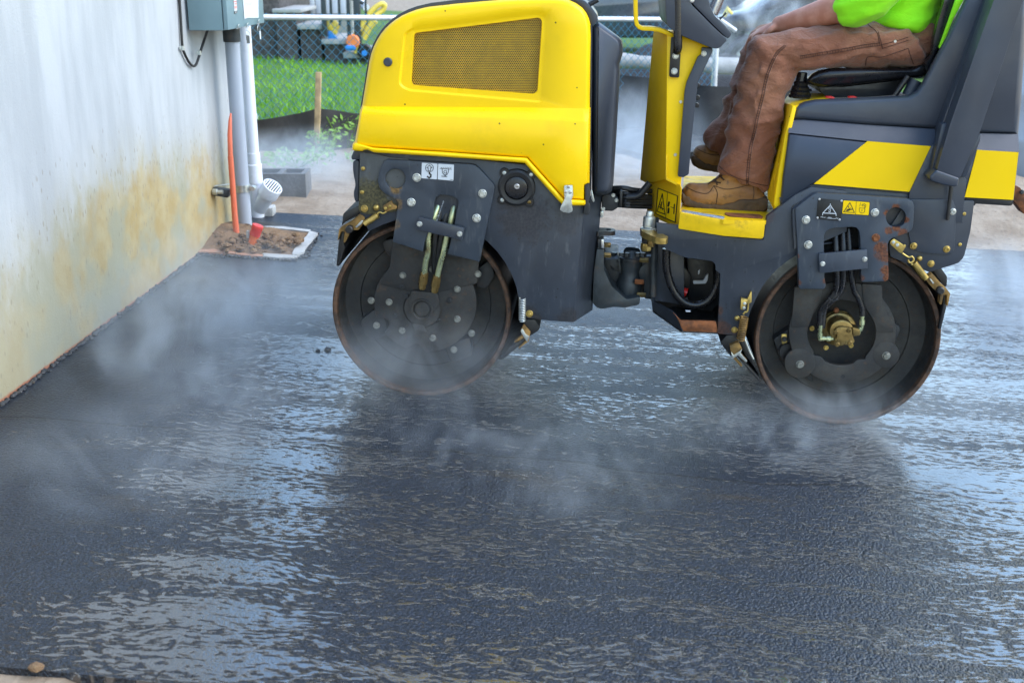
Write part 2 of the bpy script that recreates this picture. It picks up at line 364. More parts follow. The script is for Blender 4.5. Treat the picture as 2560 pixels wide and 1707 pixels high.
def text(name, s, p0, p1, d, mat, parent, hpx):
    """flat lettering from pixel p0 towards p1 on plane d"""
    cu = bpy.data.curves.new(name, 'FONT'); cu.body = s; cu.size = 1; tmp = bpy.data.objects.new(name, cu); COL.objects.link(tmp)
    me = bpy.data.meshes.new_from_object(tmp.evaluated_get(bpy.context.evaluated_depsgraph_get())); bpy.data.objects.remove(tmp); bpy.data.curves.remove(cu)
    a, b = M(*p0, d), M(*p1, d); ex = (b-a); ey = ex.cross(V); ey.normalize(); ey = ey if ey.z > 0 else -ey
    xs = [v.co.x for v in me.vertices]; wd_ = max(xs)-min(xs); h = hpx*mpp(*p0, d)*1.4
    bm = bmesh.new(); bm.from_mesh(me)
    for v in bm.verts: v.co = a+ex*((v.co.x-min(xs))/wd_)+ey*(v.co.y*h)
    return mkbm(name, bm, MAT[mat], parent, recalc=False)
# ================================================================== THE ROLLER
roller = empty('road_roller', O1, 'yellow and slate grey tandem drum road roller standing on the steaming fresh asphalt', 'road roller')
def drum(c, yaw):
    o = lathe('drum', c, [(.286, .012), (R_DRUM-.006, .006), (R_DRUM-.001, .014), (R_DRUM, .03), (R_DRUM, .88), (.286, .9)], MAT['drum'], roller, n=128)
    lathe('rim', c, [(.282, .10), (.283, .010), (.2845, .002), (.288, 0), (.2955, 0), (.2985, .003), (.3000, .008), (.3003, .016)], MAT['rim'], o, n=128)
    lathe('end_plate', c, [(.2822, .02), (.2815, .085), (.274, .098), (.262, .101), (.225, .103), (.222, .108), (.12, .110), (0, .110)], MAT['drum_end'], o, n=96)
    lathe('end_plate', c, [(.2822, .88), (.27, .80), (0, .79)], MAT['drum_end'], o, n=64)
    return o
d1, d2 = drum(C1, 0), drum(C2, 0)
# ---- front drum: mount pads, hub plate
def disc(cx, cy, r, notches=(), n=96):
    out = []
    for i in range(n):
        a = 360*i/n; q = r
        for na, nw, nd in notches:
            x = abs((a-na+180) % 360-180)
            if x < nw: q = r-nd*math.sqrt(1-(x/nw)**2)
        out.append((cx+q*math.cos(math.radians(a)), cy+q*.955*math.sin(math.radians(a))))
    return out
def conv(zf_, pts): return [zf_(*p)[0] for p in pts]
for pts in ([(238, 1050), (325, 980), (400, 1060), (395, 1130), (310, 1170), (262, 1130)], [(935, 740), (1010, 690), (1040, 780), (990, 860), (925, 850)],
            [(740, 1190), (890, 1150), (905, 1260), (780, 1300)], [(370, 580), (440, 560), (450, 690), (390, 650)]):
    prism('mount_pad', rnd(conv(z4, pts), 10), .055, .10, MAT['dark'], d1, .004)
hub = prism('hub_plate', conv(z4, disc(625, 945, 305, [(152, 9, 62), (101, 8.5, 48)])), .022, .040, MAT['drum_end'], roller, .003)
prism('fork_neck', rnd(conv(z4, [(430, 560), (950, 600), (935, 830), (620, 900), (345, 830), (415, 730)]), 8), .0195, .036, MAT['drum_end'], roller, .003)
bolts(z4, [(492, 780), (410, 940), (815, 863), (815, 1040), (335, 1078), (487, 1108), (670, 1153), (795, 1222), (900, 1125), (303, 930), (938, 773), (668, 745)], .020, 8.6, hub, 'hex', 'dullzinc')
hc = M(*z4(605, 985)[0], .0)
motor = lathe('hub_motor', hc, [(0, .002), (.022, .002), (.026, .006), (.029, .006), (.031, .001), (.036, .001), (.038, .008), (.060, .010), (.063, .018), (.066, .022)], MAT['drum_end'], roller, n=56)
prism('motor_cover', rnd(conv(z4, [(540, 870), (700, 885), (712, 960), (660, 1010), (545, 1000), (528, 940)]), 8), .006, .02, MAT['drum_end'], roller, .003)
prism('motor_lug', rnd(conv(z4, [(545, 1070), (615, 1075), (640, 1120), (560, 1110)]), 4), .004, .02, MAT['drum_end'], roller, .003)
marks('casting_mark', motor, .0015, 'dark', [(z4(572, 985, 596, 985), 4, 0), (z4(615, 985, 640, 985), 4, 0), (z4(605, 955, 605, 1015), 4, 0)])
bolts(z4, [(508, 905), (705, 1050), (445, 1020), (487, 850), (770, 930)], .016, 6.5, motor, 'socket', 'dark')
# ---- front fork plate
sp = [(M(*z4(448, 208)[0], -.05), .036, .8), (M(*z4(450, 250)[0], -.05), .03, .9), (M(*z4(440, 480)[0], -.05), .025, .5), (M(*z4(455, 360)[0], -.05), .03, .6)]
MAT['fork_front'] = stained('front_fork_paint', (.031, .041, .056), OCH, sp, .45, .12)
slot = z4(672, 430, 678, 350, 690, 318, 712, 303, 740, 303, 800, 318, 818, 332, 822, 352, 800, 470, 772, 600, 758, 660, 612, 645, 620, 590, 645, 520)
fork1 = prism('fork_plate', z4(342, 225, 352, 165, 362, 135, 378, 106, 398, 92, 640, 106, 895, 121, 922, 128, 945, 146, 1028, 236, 1038, 255, 1034, 285, 948, 700, 757, 655, 772, 600, 800, 470, 822, 352, 818, 332, 800, 318, 740, 303, 712, 303, 690, 318, 678, 350, 672, 430, 645, 520, 620, 590, 612, 640, 430, 582, 436, 545, 462, 370, 466, 350, 440, 325, 385, 295, 356, 268),
              -.052, -.022, MAT['fork_front'], roller, .0025, holes=[ell(*z4(448, 208)[0], 25.2, n=28)])
prism('fork_backing', rnd(conv(z4, [(360, 120), (900, 135), (1040, 215), (1060, 250), (960, 640), (800, 680), (560, 600), (480, 480), (480, 340), (350, 250)]), 6), -.006, .012, MAT['dark'], roller, .002)
for q in ((600, 150), (930, 300), (600, 350), (930, 440)): cyl('spacer', *z4(*q)[0], -.022, -.004, 12, MAT['dark'], fork1)
bolts(z4, [(575, 200), (542, 347), (965, 295), (930, 441)], -.052, 10.8, fork1, 'hex', 'zinc')
strap = prism('hose_strap', rnd(conv(z4, [(590, 435), (857, 500), (845, 573), (567, 507)]), 3), -.072, -.0600, MAT['grey'], fork1, .002)
bolts(z4, [(591, 476), (829, 535)], -.072, 7, fork1, 'hex', 'zinc')
dec = prism('lifting_decal', rnd(conv(z4, [(605, 112), (698, 118), (694, 211), (602, 204)]), 2), -.0532, -.0518, MAT['white'], fork1, 0)
marks('lifting_symbol', fork1, -.0540, 'print', [(ell(*z4(650, 143)[0], 10, n=20), 1.2, 1), (z4(650, 127, 634, 143, 643, 143, 643, 160, 657, 160, 657, 143, 666, 143), 1.3, 1), (z4(650, 168, 650, 176, 659, 184, 658, 196, 648, 202, 638, 194), 3.6, 0)])
dec2 = prism('tie_down_decal', rnd(conv(z4, [(702, 118), (796, 124), (792, 219), (699, 211)]), 2), -.0532, -.0518, MAT['white'], fork1, 0)
marks('tie_down_symbol', fork1, -.0540, 'print', [(z4(712, 146, 782, 151), 1.2, 0)] + [(z4(718+i*11, 146, 724+i*11, 140), 1, 0) for i in range(6)] +
      [(z4(726, 150, 728, 172, 740, 186, 756, 182, 763, 168, 764, 152), 1.3, 0), (ell(*z4(744, 166)[0], 3.6, n=14), 1.2, 1), (z4(732, 178, 745, 192, 752, 172), 1.3, 0), (z4(722, 192, 754, 195), 1.6, 0), (z4(772, 212, 788, 213), 1, 0)])
# pipes and hoses through the slot
for path in ([(712, 335), (690, 400), (668, 470), (645, 540), (642, 640), (628, 700), (617, 790)], [(804, 345), (790, 400), (775, 470), (752, 560), (735, 640), (712, 720), (694, 800)]):
    hoop('hydraulic_pipe', conv(z4, path), 7.4, [-.012, -.03, -.036, -.036, -.034, -.025, -.012], 'pipe', roller, 12)
for path in ([(745, 320), (715, 410), (690, 520), (678, 640), (680, 760)], [(775, 330), (750, 420), (728, 520), (706, 640), (690, 760)]):
    hoop('hydraulic_hose', conv(z4, path), 7.6, [-.005, -.022, -.027, -.02, 0], 'black', roller, 12)
text('hose_print', 'SAE 100 R1AT-1/2-WP', z4(694, 465)[0], z4(738, 340)[0], -.0415, 'white', roller, 3)
for x, y in ((612, 812), (686, 832)):
    c = M(*z4(x, y)[0], -.012); ax = -W; ax = (M(*z4(x-5, y+30)[0], -.012)-c).normalized(); r = 11.5*mpp(900, 700)
    o = lathe('pipe_fitting', c-ax*.02, [(r*.6, -.012), (r*.9, -.010), (r*.9, 0), (r, .001), (r, .028), (r*.9, .031), (r*.8, .031), (r*.85, .042), (r*.6, .05)], MAT['brass'], roller, ax, 6)
# ---- front chassis
arcs = [(x, y) for x, y in ell(1053, 779, 246, 236, 16, 2, -122)]
ch1 = [(899, 372), (1150, 395), (1390, 420), (1462, 500), (1433, 806), (1375, 802), (1318, 796)] + [(1300, 788)] + arcs + [(905, 545), (898, 528)]
MAT['chassis'] = stained('chassis_paint', (.032, .039, .052), (.042, .032, .028), [(M(1310, 545, -.03), .12, .6), (M(1420, 800, -.03), .06, .5), (M(1325, 790, -.03), .05, .7), (M(1420, 560, -.03), .06, .4)], .42, .06, 26)
cha = prism('front_chassis', ch1, -.030, -.004, MAT['chassis'], roller, .002)
bm = bmesh.new()
fr = [(1452, 514), (1433, 806)]; 
add_loft(bm, [[M(1456, 500, -.030), M(1433.2, 805.8, -.030), M(1433.2, 805.8, -.004), M(1456, 500, -.004)],
              [M(1506, 478, .13), M(1481, 775, .13), M(1478, 774, .16), M(1502, 477, .16)],
              [M(1506, 470, .70), M(1478, 690, .70), M(1474, 690, .74), M(1500, 470, .74)]])
mkbm('chassis_end', bm, MAT['chassis'], roller)
bm = bmesh.new(); add_loft(bm, [[M(1318, 700, .02), M(1430, 700, .02), M(1428, 800, .02), M(1322, 792, .02)], [M(1318, 660, .8), M(1430, 660, .8), M(1428, 700, .8), M(1322, 690, .8)]])
mkbm('chassis_belly', bm, MAT['dark'], roller)
bm = bmesh.new(); add_loft(bm, [[M(905, 400, .02), M(1455, 430, .02), M(1440, 640, .02), M(1300, 640, .02), M(1230, 520, .02), M(905, 500, .02)], [M(905+30, 400-25, .84), M(1440, 410, .84), M(1440, 610, .84), M(1300, 600, .84), M(1230, 480, .84), M(935, 470, .84)]])
mkbm('chassis_core', bm, MAT['dark'], roller)
# left end plate with ochre grime
MAT['endplate'] = stained('front_end_plate_paint', (.066, .070, .070), (.105, .088, .035), [(M(*z4(300, 330)[0], -.04), .10, .9), (M(*z4(270, 400)[0], -.04), .06, 1), (M(*z4(420, 400)[0], -.04), .05, .9)], .5, .25)
ep = prism('end_plate', rnd(conv(z4, [(238, 48), (330, 60), (420, 80), (530, 90), (530, 300), (470, 350), (462, 400), (300, 420), (240, 410), (229, 390), (233, 200)]), 5), -.040, -.031, MAT['endplate'], roller, .002)
bolts(z4, [(256, 147), (250, 287)], -.040, 5.6, ep, 'rivet', 'zincy', 'screw')
bolt(*z4(264, 384)[0], -.040, 9, ep, 'nut', 'zincy'); bolt(*z4(335, 378)[0], -.040, 8, ep, 'dome', 'zincy')
prism('front_bumper', rnd(conv(z4, [(196, 100), (232, 98), (228, 345), (212, 345), (202, 320), (200, 285), (210, 250), (208, 220), (200, 190), (195, 150)]), 6), .0, .80, MAT['body'], roller, .006)
prism('bumper_shelf', rnd(conv(z4, [(185, 80), (200, 40), (245, 45), (245, 92), (190, 95)]), 4), -.01, .82, MAT['body'], roller, .005)
# filler cap
lathe('filler_ring', M(*z4(1168, 258)[0], -.030), [(.030, .002), (.033, -.004), (.038, -.014), (.050, -.016), (.058, -.012), (.060, 0)], MAT['black'], roller, n=48)
cap = lathe('filler_cap', M(*z4(1168, 256)[0], -.034), [(0, -.018), (.026, -.018), (.034, -.015), (.037, -.008), (.038, .004)], MAT['vinyl'], roller, n=48)
for x, y in ((1095, 172), (1254, 183), (1083, 332), (1243, 345)):
    cyl('ring_lug', *z4(x, y)[0], -.040, -.029, 12, MAT['black'], roller); bolt(*z4(x, y)[0], -.040, 5.4, roller, 'rivet', 'zinc' if x != 1243 else 'brass', 'screw')
cyl('key_barrel', *z4(1169, 254)[0], -.0545, -.045, 7, MAT['silver'], cap)
marks('keyhole', cap, -.0553, 'print', [(z4(1162, 252, 1176, 256), 1.6, 0)])
# ---- hood
hood_pts = z3(170, 1045, 172, 1008, 190, 985, 212, 860, 225, 772, 240, 735, 262, 600, 276, 515, 290, 430, 303, 378, 320, 330, 343, 284, 370, 240, 402, 201, 440, 165, 478, 136, 520, 110, 568, 89, 620, 70, 670, 57, 720, 48, 900, 28, 1100, 10, 1300, -5, 1500, -12, 1600, -11, 1640, -7, 1690, 4, 1735, 24, 1780, 56, 1808, 92, 1826, 130, 1838, 175, 1842, 250, 1838, 520, 1835, 800, 1830, 1100, 1826, 1280, 1803, 1300, 1800, 1425, 1790, 1436, 1700, 1437, 1640, 1428, 1610, 1398, 1378, 1140, 1100, 1117, 800, 1095, 650, 1084, 320, 1066, 298, 1056, 275, 1046, 252, 1050, 238, 1057, 180, 1052)
top_pts = z3(1842, 745, 1835, 800, 1833, 850)
hood = empty('hood', M(1150, 240, 0)); hood.parent = roller; hood.matrix_parent_inverse = Matrix.Translation(-WL['road_roller'])
rec = rnd(conv(z3, [(530, 232), (600, 190), (1450, 78), (1530, 95), (1555, 140), (1520, 690), (1490, 722), (560, 640), (492, 600)]), 14, 4)
rec2 = inset(rec, 6)
gri = rnd(conv(z3, [(604, 232), (1480, 124), (1500, 150), (1468, 640), (1440, 660), (596, 600), (583, 570)]), 9, 4)
def hood_shell():
    bm = bmesh.new()
    secs = [(hood_pts, .05), (hood_pts, -.005), (inset(hood_pts, 2.5), -.020), (inset(hood_pts, 7), -.032), (inset(hood_pts, 13), -.037)]
    rings = [[bm.verts.new(M(x, y, d)) for x, y in p] for p, d in secs]; n = len(hood_pts)
    for a, b in zip(rings, rings[1:]):
        for i in range(n): bm.faces.new((a[i-1], a[i], b[i], b[i-1]))
    def ring(pts, d):
        vs = [bm.verts.new(M(x, y, d)) for x, y in pts]; return vs
    r1 = ring(rec, -.037); r2 = ring(rec2, -.031); r3 = ring(gri, -.031); r4 = ring(inset(gri, 1.5), -.018)
    for a, b in ((r1, r2), (r3, r4)):
        for i in range(len(a)): bm.faces.new((a[i-1], a[i], b[i], b[i-1]))
    def fill(*loops):
        es = []
        for L in loops:
            for i in range(len(L)):
                e = bm.edges.get((L[i-1], L[i])) or bm.edges.new((L[i-1], L[i])); es.append(e)
        bmesh.ops.triangle_fill(bm, use_beauty=True, use_dissolve=False, edges=es)
    fill(rings[-1], r1); fill(r2, r3)
    return mkbm('side_panel', bm, MAT['yellow'], hood, 40)
hood_shell()
def belt():   # the lower half of the panel stands proud below the crease
    a = z3(243, 737, 700, 741, 1300, 745, 1780, 752, 1836, 752); b = z3(228, 782, 700, 795, 1300, 815, 1780, 834, 1832, 840)
    c = z3(192, 988, 320, 1030, 650, 1052, 800, 1060, 1100, 1082, 1398, 1100, 1655, 1385, 1796, 1395, 1826, 1280)
    low = z3(172, 1012, 320, 1034, 650, 1056, 800, 1064, 1100, 1086, 1392, 1106, 1648, 1394, 1800, 1403)
    bm = bmesh.new()
    poly = inset(z3(192, 985, 224, 782, 700, 795, 1300, 815, 1780, 834, 1833, 840, 1826, 1282, 1800, 1300, 1798, 1400, 1650, 1396, 1394, 1108, 1100, 1087, 800, 1065, 320, 1036, 200, 1020), 0)
    base = z3(190, 1000, 240, 738, 700, 741, 1300, 745, 1780, 752, 1838, 754, 1830, 1284, 1804, 1302, 1802, 1408, 1648, 1404, 1392, 1114, 1100, 1092, 800, 1070, 320, 1042, 196, 1026)
    add_loft(bm, [[M(x, y, -.020) for x, y in base], [M(x, y, -.0375) for x, y in inset(base, 3)], [M(x, y, -.056) for x, y in inset(poly, 4)], [M(x, y, -.060) for x, y in inset(poly, 9)]], False, True)
    mkbm('lower_belt', bm, MAT['yellow'], hood, 50)
    lip = z3(170, 1047, 173, 1014, 195, 1000, 240, 1012, 320, 1034, 650, 1056, 800, 1064, 1100, 1086, 1392, 1106, 1648, 1394, 1802, 1402, 1802, 1428, 1792, 1439, 1700, 1440, 1638, 1431, 1608, 1401, 1376, 1143, 1100, 1120, 800, 1098, 320, 1069, 298, 1058, 275, 1048, 252, 1052, 238, 1060, 180, 1055)
    loftpx('bottom_lip', [(lip, .05), (lip, -.058), (inset(lip, 2), -.066), (inset(lip, 4), -.068)], MAT['yellow'], hood, 0, True, 50)
belt()
# perforated grille sheet: one hexagonal cell after another
def grille():
    bm = bmesh.new(); P = 4.9; d = -.0195; H = P*math.sqrt(3)/2
    gx0, gx1 = min(p[0] for p in gri), max(p[0] for p in gri); gy0, gy1 = min(p[1] for p in gri), max(p[1] for p in gri)
    def inside(x, y):
        c = False
        for i in range(len(gri)):
            (x0, y0), (x1, y1) = gri[i-1], gri[i]
            if (y0 > y) != (y1 > y) and x < (x1-x0)*(y-y0)/(y1-y0)+x0: c = not c
        return c
    ex = (M(1101, 150, d)-M(1100, 150, d)); ey = (M(1100, 151, d)-M(1100, 150, d)); o = M(1100, 150, d)
    row = 0; y = gy0
    while y < gy1:
        x = gx0+(P/2 if row % 2 else 0)
        while x < gx1:
            if inside(x, y):
                a, b, c = [], [], []
                for k in range(6):
                    an = math.radians(60*k+30); cx, cy = math.cos(an), math.sin(an)
                    a.append(bm.verts.new(o+ex*(x-1100+cx*P*.585)+ey*(y-150+cy*P*.585)))
                    q = o+ex*(x-1100+cx*P*.475)+ey*(y-150+cy*P*.475); b.append(bm.verts.new(q)); c.append(bm.verts.new(q+V*.0015))
                for k in range(6):
                    bm.faces.new((a[k-1], a[k], b[k], b[k-1])); bm.faces.new((b[k-1], b[k], c[k], c[k-1]))
            x += P
        y += H; row += 1
    o_ = mkbm('grille', bm, MAT['grille'], hood, recalc=False); tag(o_, kind='stuff')
MAT['grille'] = simple('yellow_grille_paint', (.80, .47, .003), .45, 0, .1, 30)
grille()
prism('grille_backing', inset(gri, -9), .03, .045, MAT['cavity'], hood, 0)  # near-black sheet standing in for the shade behind the grille
cyl('hood_plug', *z3(417, 437)[0], -.045, -.03, 11, MAT['body'], hood, 28, .003)
shell = z3(200, 1000, 232, 735, 255, 600, 270, 500, 284, 420, 300, 360, 318, 310, 345, 257, 375, 212, 410, 172, 455, 132, 505, 98, 560, 70, 620, 48, 720, 24, 900, 2, 1100, -16, 1300, -30, 1640, -32, 1700, -22, 1760, 5, 1808, 55, 1838, 110, 1850, 165, 1850, 300, 1846, 800, 1838, 1290, 1800, 1420)
loftpx('hood_shell', [(inset(shell, -.5), .012), (inset(shell, -1), .05), (inset(shell, 2), .43), (inset(shell, 5), .80)], MAT['body'], hood, 0, True, 50)
# cowl piece, latch and grab at the rear of the hood
prism('hood_bracket', rnd(conv(z3, [(1690, -30), (1800, 10), (1850, 60), (1885, 110), (1892, 150), (1845, 185), (1828, 110), (1780, 45)]), 5), .005, .25, MAT['silver_paint'] if 'silver_paint' in MAT else MAT['body'], hood, .004)
tube('hood_stop', [M(*z3(1812, 45)[0], .05), M(*z3(1890, 0)[0], .05)], 17*mpp(1480, 10)/2.8*1.0, MAT['black'], hood, 16)
tk = z3(1845, 192, 1890, 158, 1903, 160, 2040, 262, 2057, 285, 2064, 320, 2064, 370, 2046, 435, 2040, 450, 2042, 480, 2046, 500, 2032, 720, 2016, 1000, 1998, 1280, 1986, 1340, 1950, 1366, 1870, 1370, 1848, 1355)
loftpx('rear_tank', [(tk, .45), (tk, .06), (inset(tk, 3), .022), (inset(tk, 9), .004), (inset(tk, 13), .0)], MAT['body'], roller, 0, True, 60)
prism('tank_seal', z3(1836, 175, 1850, 180, 1846, 700, 1842, 1340, 1822, 1340, 1832, 700), -.012, .3, MAT['black'], roller, .003)
lt = prism('hood_latch', rnd(conv(z3, [(1652, 1300), (1712, 1298), (1716, 1370), (1705, 1400), (1712, 1480), (1690, 1492), (1650, 1488), (1622, 1470), (1632, 1440), (1655, 1400)]), 3), -.078, -.068, MAT['zinc'], hood, .0025)
bolts(z3, [(1683, 1308), (1662, 1342), (1695, 1346)], -.079, 4.2, hood, 'rivet', 'silver', 'screw')
prism('latch_grip', rnd(conv(z3, [(1797, 1292), (1830, 1288), (1838, 1380), (1822, 1420), (1838, 1440), (1832, 1500), (1800, 1508), (1790, 1490), (1800, 1400)]), 4), -.05, -.01, MAT['dark'], hood, .004)
prism('latch_hook', rnd(conv(z3, [(1840, 1330), (1848, 1330), (1866, 1410), (1858, 1418), (1842, 1390)]), 2), -.03, -.022, MAT['zinc'], hood, .001)
# ---- front scraper (left of drum 1)
prism('scraper_guard', rnd(conv(ze, [(605, 262), (640, 420), (330, 600), (268, 672), (300, 430), (330, 400)]), 4), .0, .80, MAT['black'], roller, .003)
s1 = prism('scraper_arm', rnd(conv(ze, [(215, 735), (250, 690), (330, 650), (490, 550), (590, 460), (660, 450), (720, 500), (700, 610), (600, 745), (500, 745), (420, 800), (330, 1000), (300, 990), (330, 780), (255, 770), (185, 975)]), 3), -.035, -.008, MAT['ochre'], roller, .003)
prism('arm_flange', rnd(conv(ze, [(485, 540), (590, 450), (585, 470), (350, 610), (345, 600)]), 1), -.042, -.034, MAT['zinc'], s1, .001)
prism('arm_flange', rnd(conv(ze, [(530, 690), (660, 556), (700, 570), (640, 640), (560, 705)]), 1), -.042, -.034, MAT['zinc'], s1, .001)
cyl('pivot_bush', *ze(408, 745)[0], -.055, -.02, 9.6, MAT['black'], s1, 24, .003)
prism('scraper_blade', conv(ze, [(252, 770), (325, 770), (305, 990), (330, 1090), (218, 1455), (160, 1450), (205, 1010)]), -.015, .80, MAT['black'], roller, .002)
spring('scraper_spring', M(*ze(715, 625)[0], -.045), M(*ze(975, 455)[0], -.045), 6.2*mpp(930, 550), .0022, 15, 'zincy', roller)
tube('spring_hook', [M(*ze(*q)[0], -.045) for q in ((965, 470), (985, 415), (1030, 400), (1080, 420), (1150, 385))], .0032, MAT['zincy'], roller, 8, 4)
sb = prism('spring_bracket', rnd(conv(ze, [(1070, 285), (1240, 170), (1265, 240), (1350, 290), (1340, 335), (1250, 350), (1130, 395)]), 3), -.056, -.041, MAT['ochre'], roller, .002)
bolts(ze, [(1130, 322), (1212, 285)], -.0565, 4.4, sb, 'rivet', 'zincy', 'rivet')
# ---- rear scraper of drum 1
spring('scraper_spring', M(*zf(412, 590)[0], -.03), M(*zf(412, 955)[0], -.03), 8.2*mpp(1300, 770), .0022, 14, 'zinc', roller)
spring('adjuster_spring', M(*zf(440, 435)[0], -.01), M(*zf(440, 525)[0], -.01), 6.4*mpp(1300, 770), .002, 4, 'zinc', roller)
bolt(*zf(525, 842)[0], -.031, 9, roller, 'nut', 'zincy')
prism('scraper_guard', rnd(conv(zf, [(470, 935), (612, 935), (692, 1065), (660, 1110), (530, 1195), (400, 1060)]), 3), -.02, .78, MAT['black'], roller, .003)
s2 = prism('scraper_arm', rnd(conv(zf, [(410, 1060), (430, 1015), (540, 1140), (520, 1210), (515, 1270), (360, 1392), (350, 1375), (470, 1265), (440, 1225), (300, 1300), (278, 1285), (410, 1185), (385, 1110)]), 2), -.035, -.01, MAT['ochre'], roller, .002)
prism('arm_flange', rnd(conv(zf, [(410, 1072), (465, 1165), (520, 1200), (490, 1290), (470, 1262), (430, 1195), (386, 1120)]), 2), -.041, -.034, MAT['zinc'], s2, .001)
prism('scraper_blade', conv(zf, [(440, 1225), (470, 1265), (100, 1560), (20, 1566), (200, 1380)]), -.02, .78, MAT['black'], roller, .002)
# ---- articulation joint between the frames
MAT['yz_plate'] = MAT['zincy']
prism('joint_bracket', rnd(conv(zk, [(60, 500), (150, 510), (145, 750), (240, 960), (420, 1120), (590, 1090), (582, 1185), (400, 1222), (270, 1212), (120, 1238), (60, 1222), (8, 1165), (20, 800)]), 5), .10, .22, MAT['castings'], roller, .004)
prism('joint_bracket', rnd(conv(zk, [(150, 640), (330, 620), (340, 780), (330, 960), (240, 960), (150, 760)]), 5), .20, .42, MAT['dark'], roller, .004)
prism('joint_link', rnd(conv(zk, [(330, 610), (215, 700), (230, 770), (330, 785), (360, 860), (420, 850), (420, 610)]), 5), .20, .28, MAT['castings'], roller, .004)
jc = M(*zk(470, 800)[0], .19); jr = 165/4.9*mpp(1575, 690, .19)
def jh(y): return (M(*zk(470, y)[0], .19)-jc).dot(W)
lathe('pivot_housing', jc, [(jr*.55, jh(500)), (jr*.60, jh(512)), (jr*.72, jh(590)), (jr*.76, jh(596)), (jr*.90, jh(600)), (jr*.90, jh(625)), (jr*.84, jh(632)), (jr*.82, jh(690)), (jr*.66, jh(760)), (jr*.70, jh(820)), (jr*.92, jh(900)), (jr*.96, jh(980)), (jr*.92, jh(1060)), (jr*.82, jh(1085)), (jr*.8, jh(1160))][::-1], MAT['castings'], roller, W, 32)
prism('joint_web', conv(zk, [(60, 560), (150, 640), (640, 600), (742, 600), (735, 1100), (590, 1090), (420, 1120), (60, 1150)]), .40, .43, MAT['dark'], roller, .003)
for x in (360, 430, 560, 620): lathe('cover_bolt', M(*zk(x, 590)[0], .14), [(.009, 0), (.009, .012), (0, .012)], MAT['castings'], roller, W, 6)
prism('joint_yoke', rnd(conv(zk, [(520, 780), (640, 700), (660, 590), (745, 590), (745, 1120), (640, 1110), (640, 900), (560, 870)]), 5), .18, .33, MAT['castings'], roller, .004)
lathe('joint_washer', M(*zk(262, 625)[0], .26), [(.0, .012), (.034, .012), (.036, .006), (.036, -.01), (.028, -.02)], MAT['zinc'], roller, W, 24)
lathe('washer_bolt', M(*zk(270, 590)[0], .26), [(.011, -.01), (.011, .014), (0, .014)], MAT['castings'], roller, W, 6)
for x, y, m in ((165, 452, 'brass'), (168, 578, 'brass'), (648, 640, 'brass'), (612, 1065, 'brass'), (590, 905, 'rustysteel')):
    lathe('frame_bolt', M(*zk(x, y)[0], .14), [(0, .018), (.008, .018), (.0095, .015), (.0095, -.012)], MAT[m], roller, -U if x > 400 else U, 6)
prism('joint_block', rnd(conv(zk, [(70, 385), (145, 385), (150, 495), (70, 500)]), 3), .10, .20, MAT['castings'], roller, .003)
prism('joint_block', rnd(conv(zk, [(610, 525), (735, 510), (745, 585), (610, 590)]), 3), .22, .34, MAT['dark'], roller, .003)
prism('block_face', rnd(conv(zk, [(112, 385), (145, 385), (148, 495), (112, 497)]), 2), .094, .10, MAT['silver'], roller, .001)
# tow eye on the front frame, tilted so that its top shows
def hplate(name, pts_px, d, thick, mat, hole=None):     # horizontal plate seen from above
    z0 = M(*pts_px[0], d).dot(W); bm = bmesh.new()
    def P(p):
        r = ray(*p); return CAM + r*((z0-CAM.dot(W))/r.dot(W))
    top = [bm.verts.new(P(p)) for p in pts_px]; bot = [bm.verts.new(v.co-W*thick) for v in top]
    if hole:
        h = [bm.verts.new(P(p)) for p in hole]; es = [bm.edges.new((L[i-1], L[i])) for L in (top, h) for i in range(len(L))]
        hb = [bm.verts.new(v.co-W*thick) for v in h]
        bmesh.ops.triangle_fill(bm, use_beauty=True, edges=es)
        for i in range(len(h)): bm.faces.new((h[i-1], h[i], hb[i], hb[i-1]))
    else: bm.faces.new(top); bm.faces.new(bot)
    for i in range(len(top)): bm.faces.new((top[i-1], top[i], bot[i], bot[i-1]))
    bmesh.ops.recalc_face_normals(bm, faces=bm.faces[:]); return mkbm(name, bm, mat, roller)
hplate('tow_eye', rnd(conv(zk, [(60, 240), (230, 244), (270, 252), (290, 266), (286, 282), (250, 290), (120, 290), (60, 300)]), 5), .14, .014, MAT['castings'], ell(*zk(205, 264)[0], 7, 2, 14))
hplate('lock_plate', rnd(conv(zk, [(596, 255), (670, 250), (760, 275), (920, 340), (936, 352), (920, 368), (850, 372), (780, 360), (620, 290)]), 4), .02, .020, MAT['zincy'])
prism('lock_block', rnd(conv(zk, [(592, 268), (625, 300), (780, 366), (785, 410), (700, 395), (590, 340)]), 2), .022, .05, MAT['dark'], roller, .002)
lk = M(*zk(690, 270)[0], .05)
lathe('lock_nut', lk, [(.0, .062), (.010, .062), (.012, .056), (.012, .046), (.019, .044), (.020, .038), (.020, .012), (.017, .008), (.026, .006), (.027, 0), (.020, -.004)], MAT['zinc'], roller, W, 12)
spring('lock_spring', M(*zk(665, 365)[0], .06), M(*zk(665, 450)[0], .06), .013, .003, 4, 'dark', roller)
lathe('lock_foot', M(*zk(665, 470)[0], .06), [(0, .014), (.012, .014), (.018, .01), (.019, -.006), (.016, -.014), (0, -.014)], MAT['zincy'], roller, W, 8)
lathe('lock_stud', M(*zk(722, 425)[0], .05), [(.0, -.012), (.013, -.012), (.014, .0), (.012, .022), (.0, .022)], MAT['brass'], roller, W, 12)
tube('frame_tube', [M(*zk(780, 120)[0], .10), M(*zk(745, 1080)[0], .10)], .011, MAT['castings'], roller, 12)
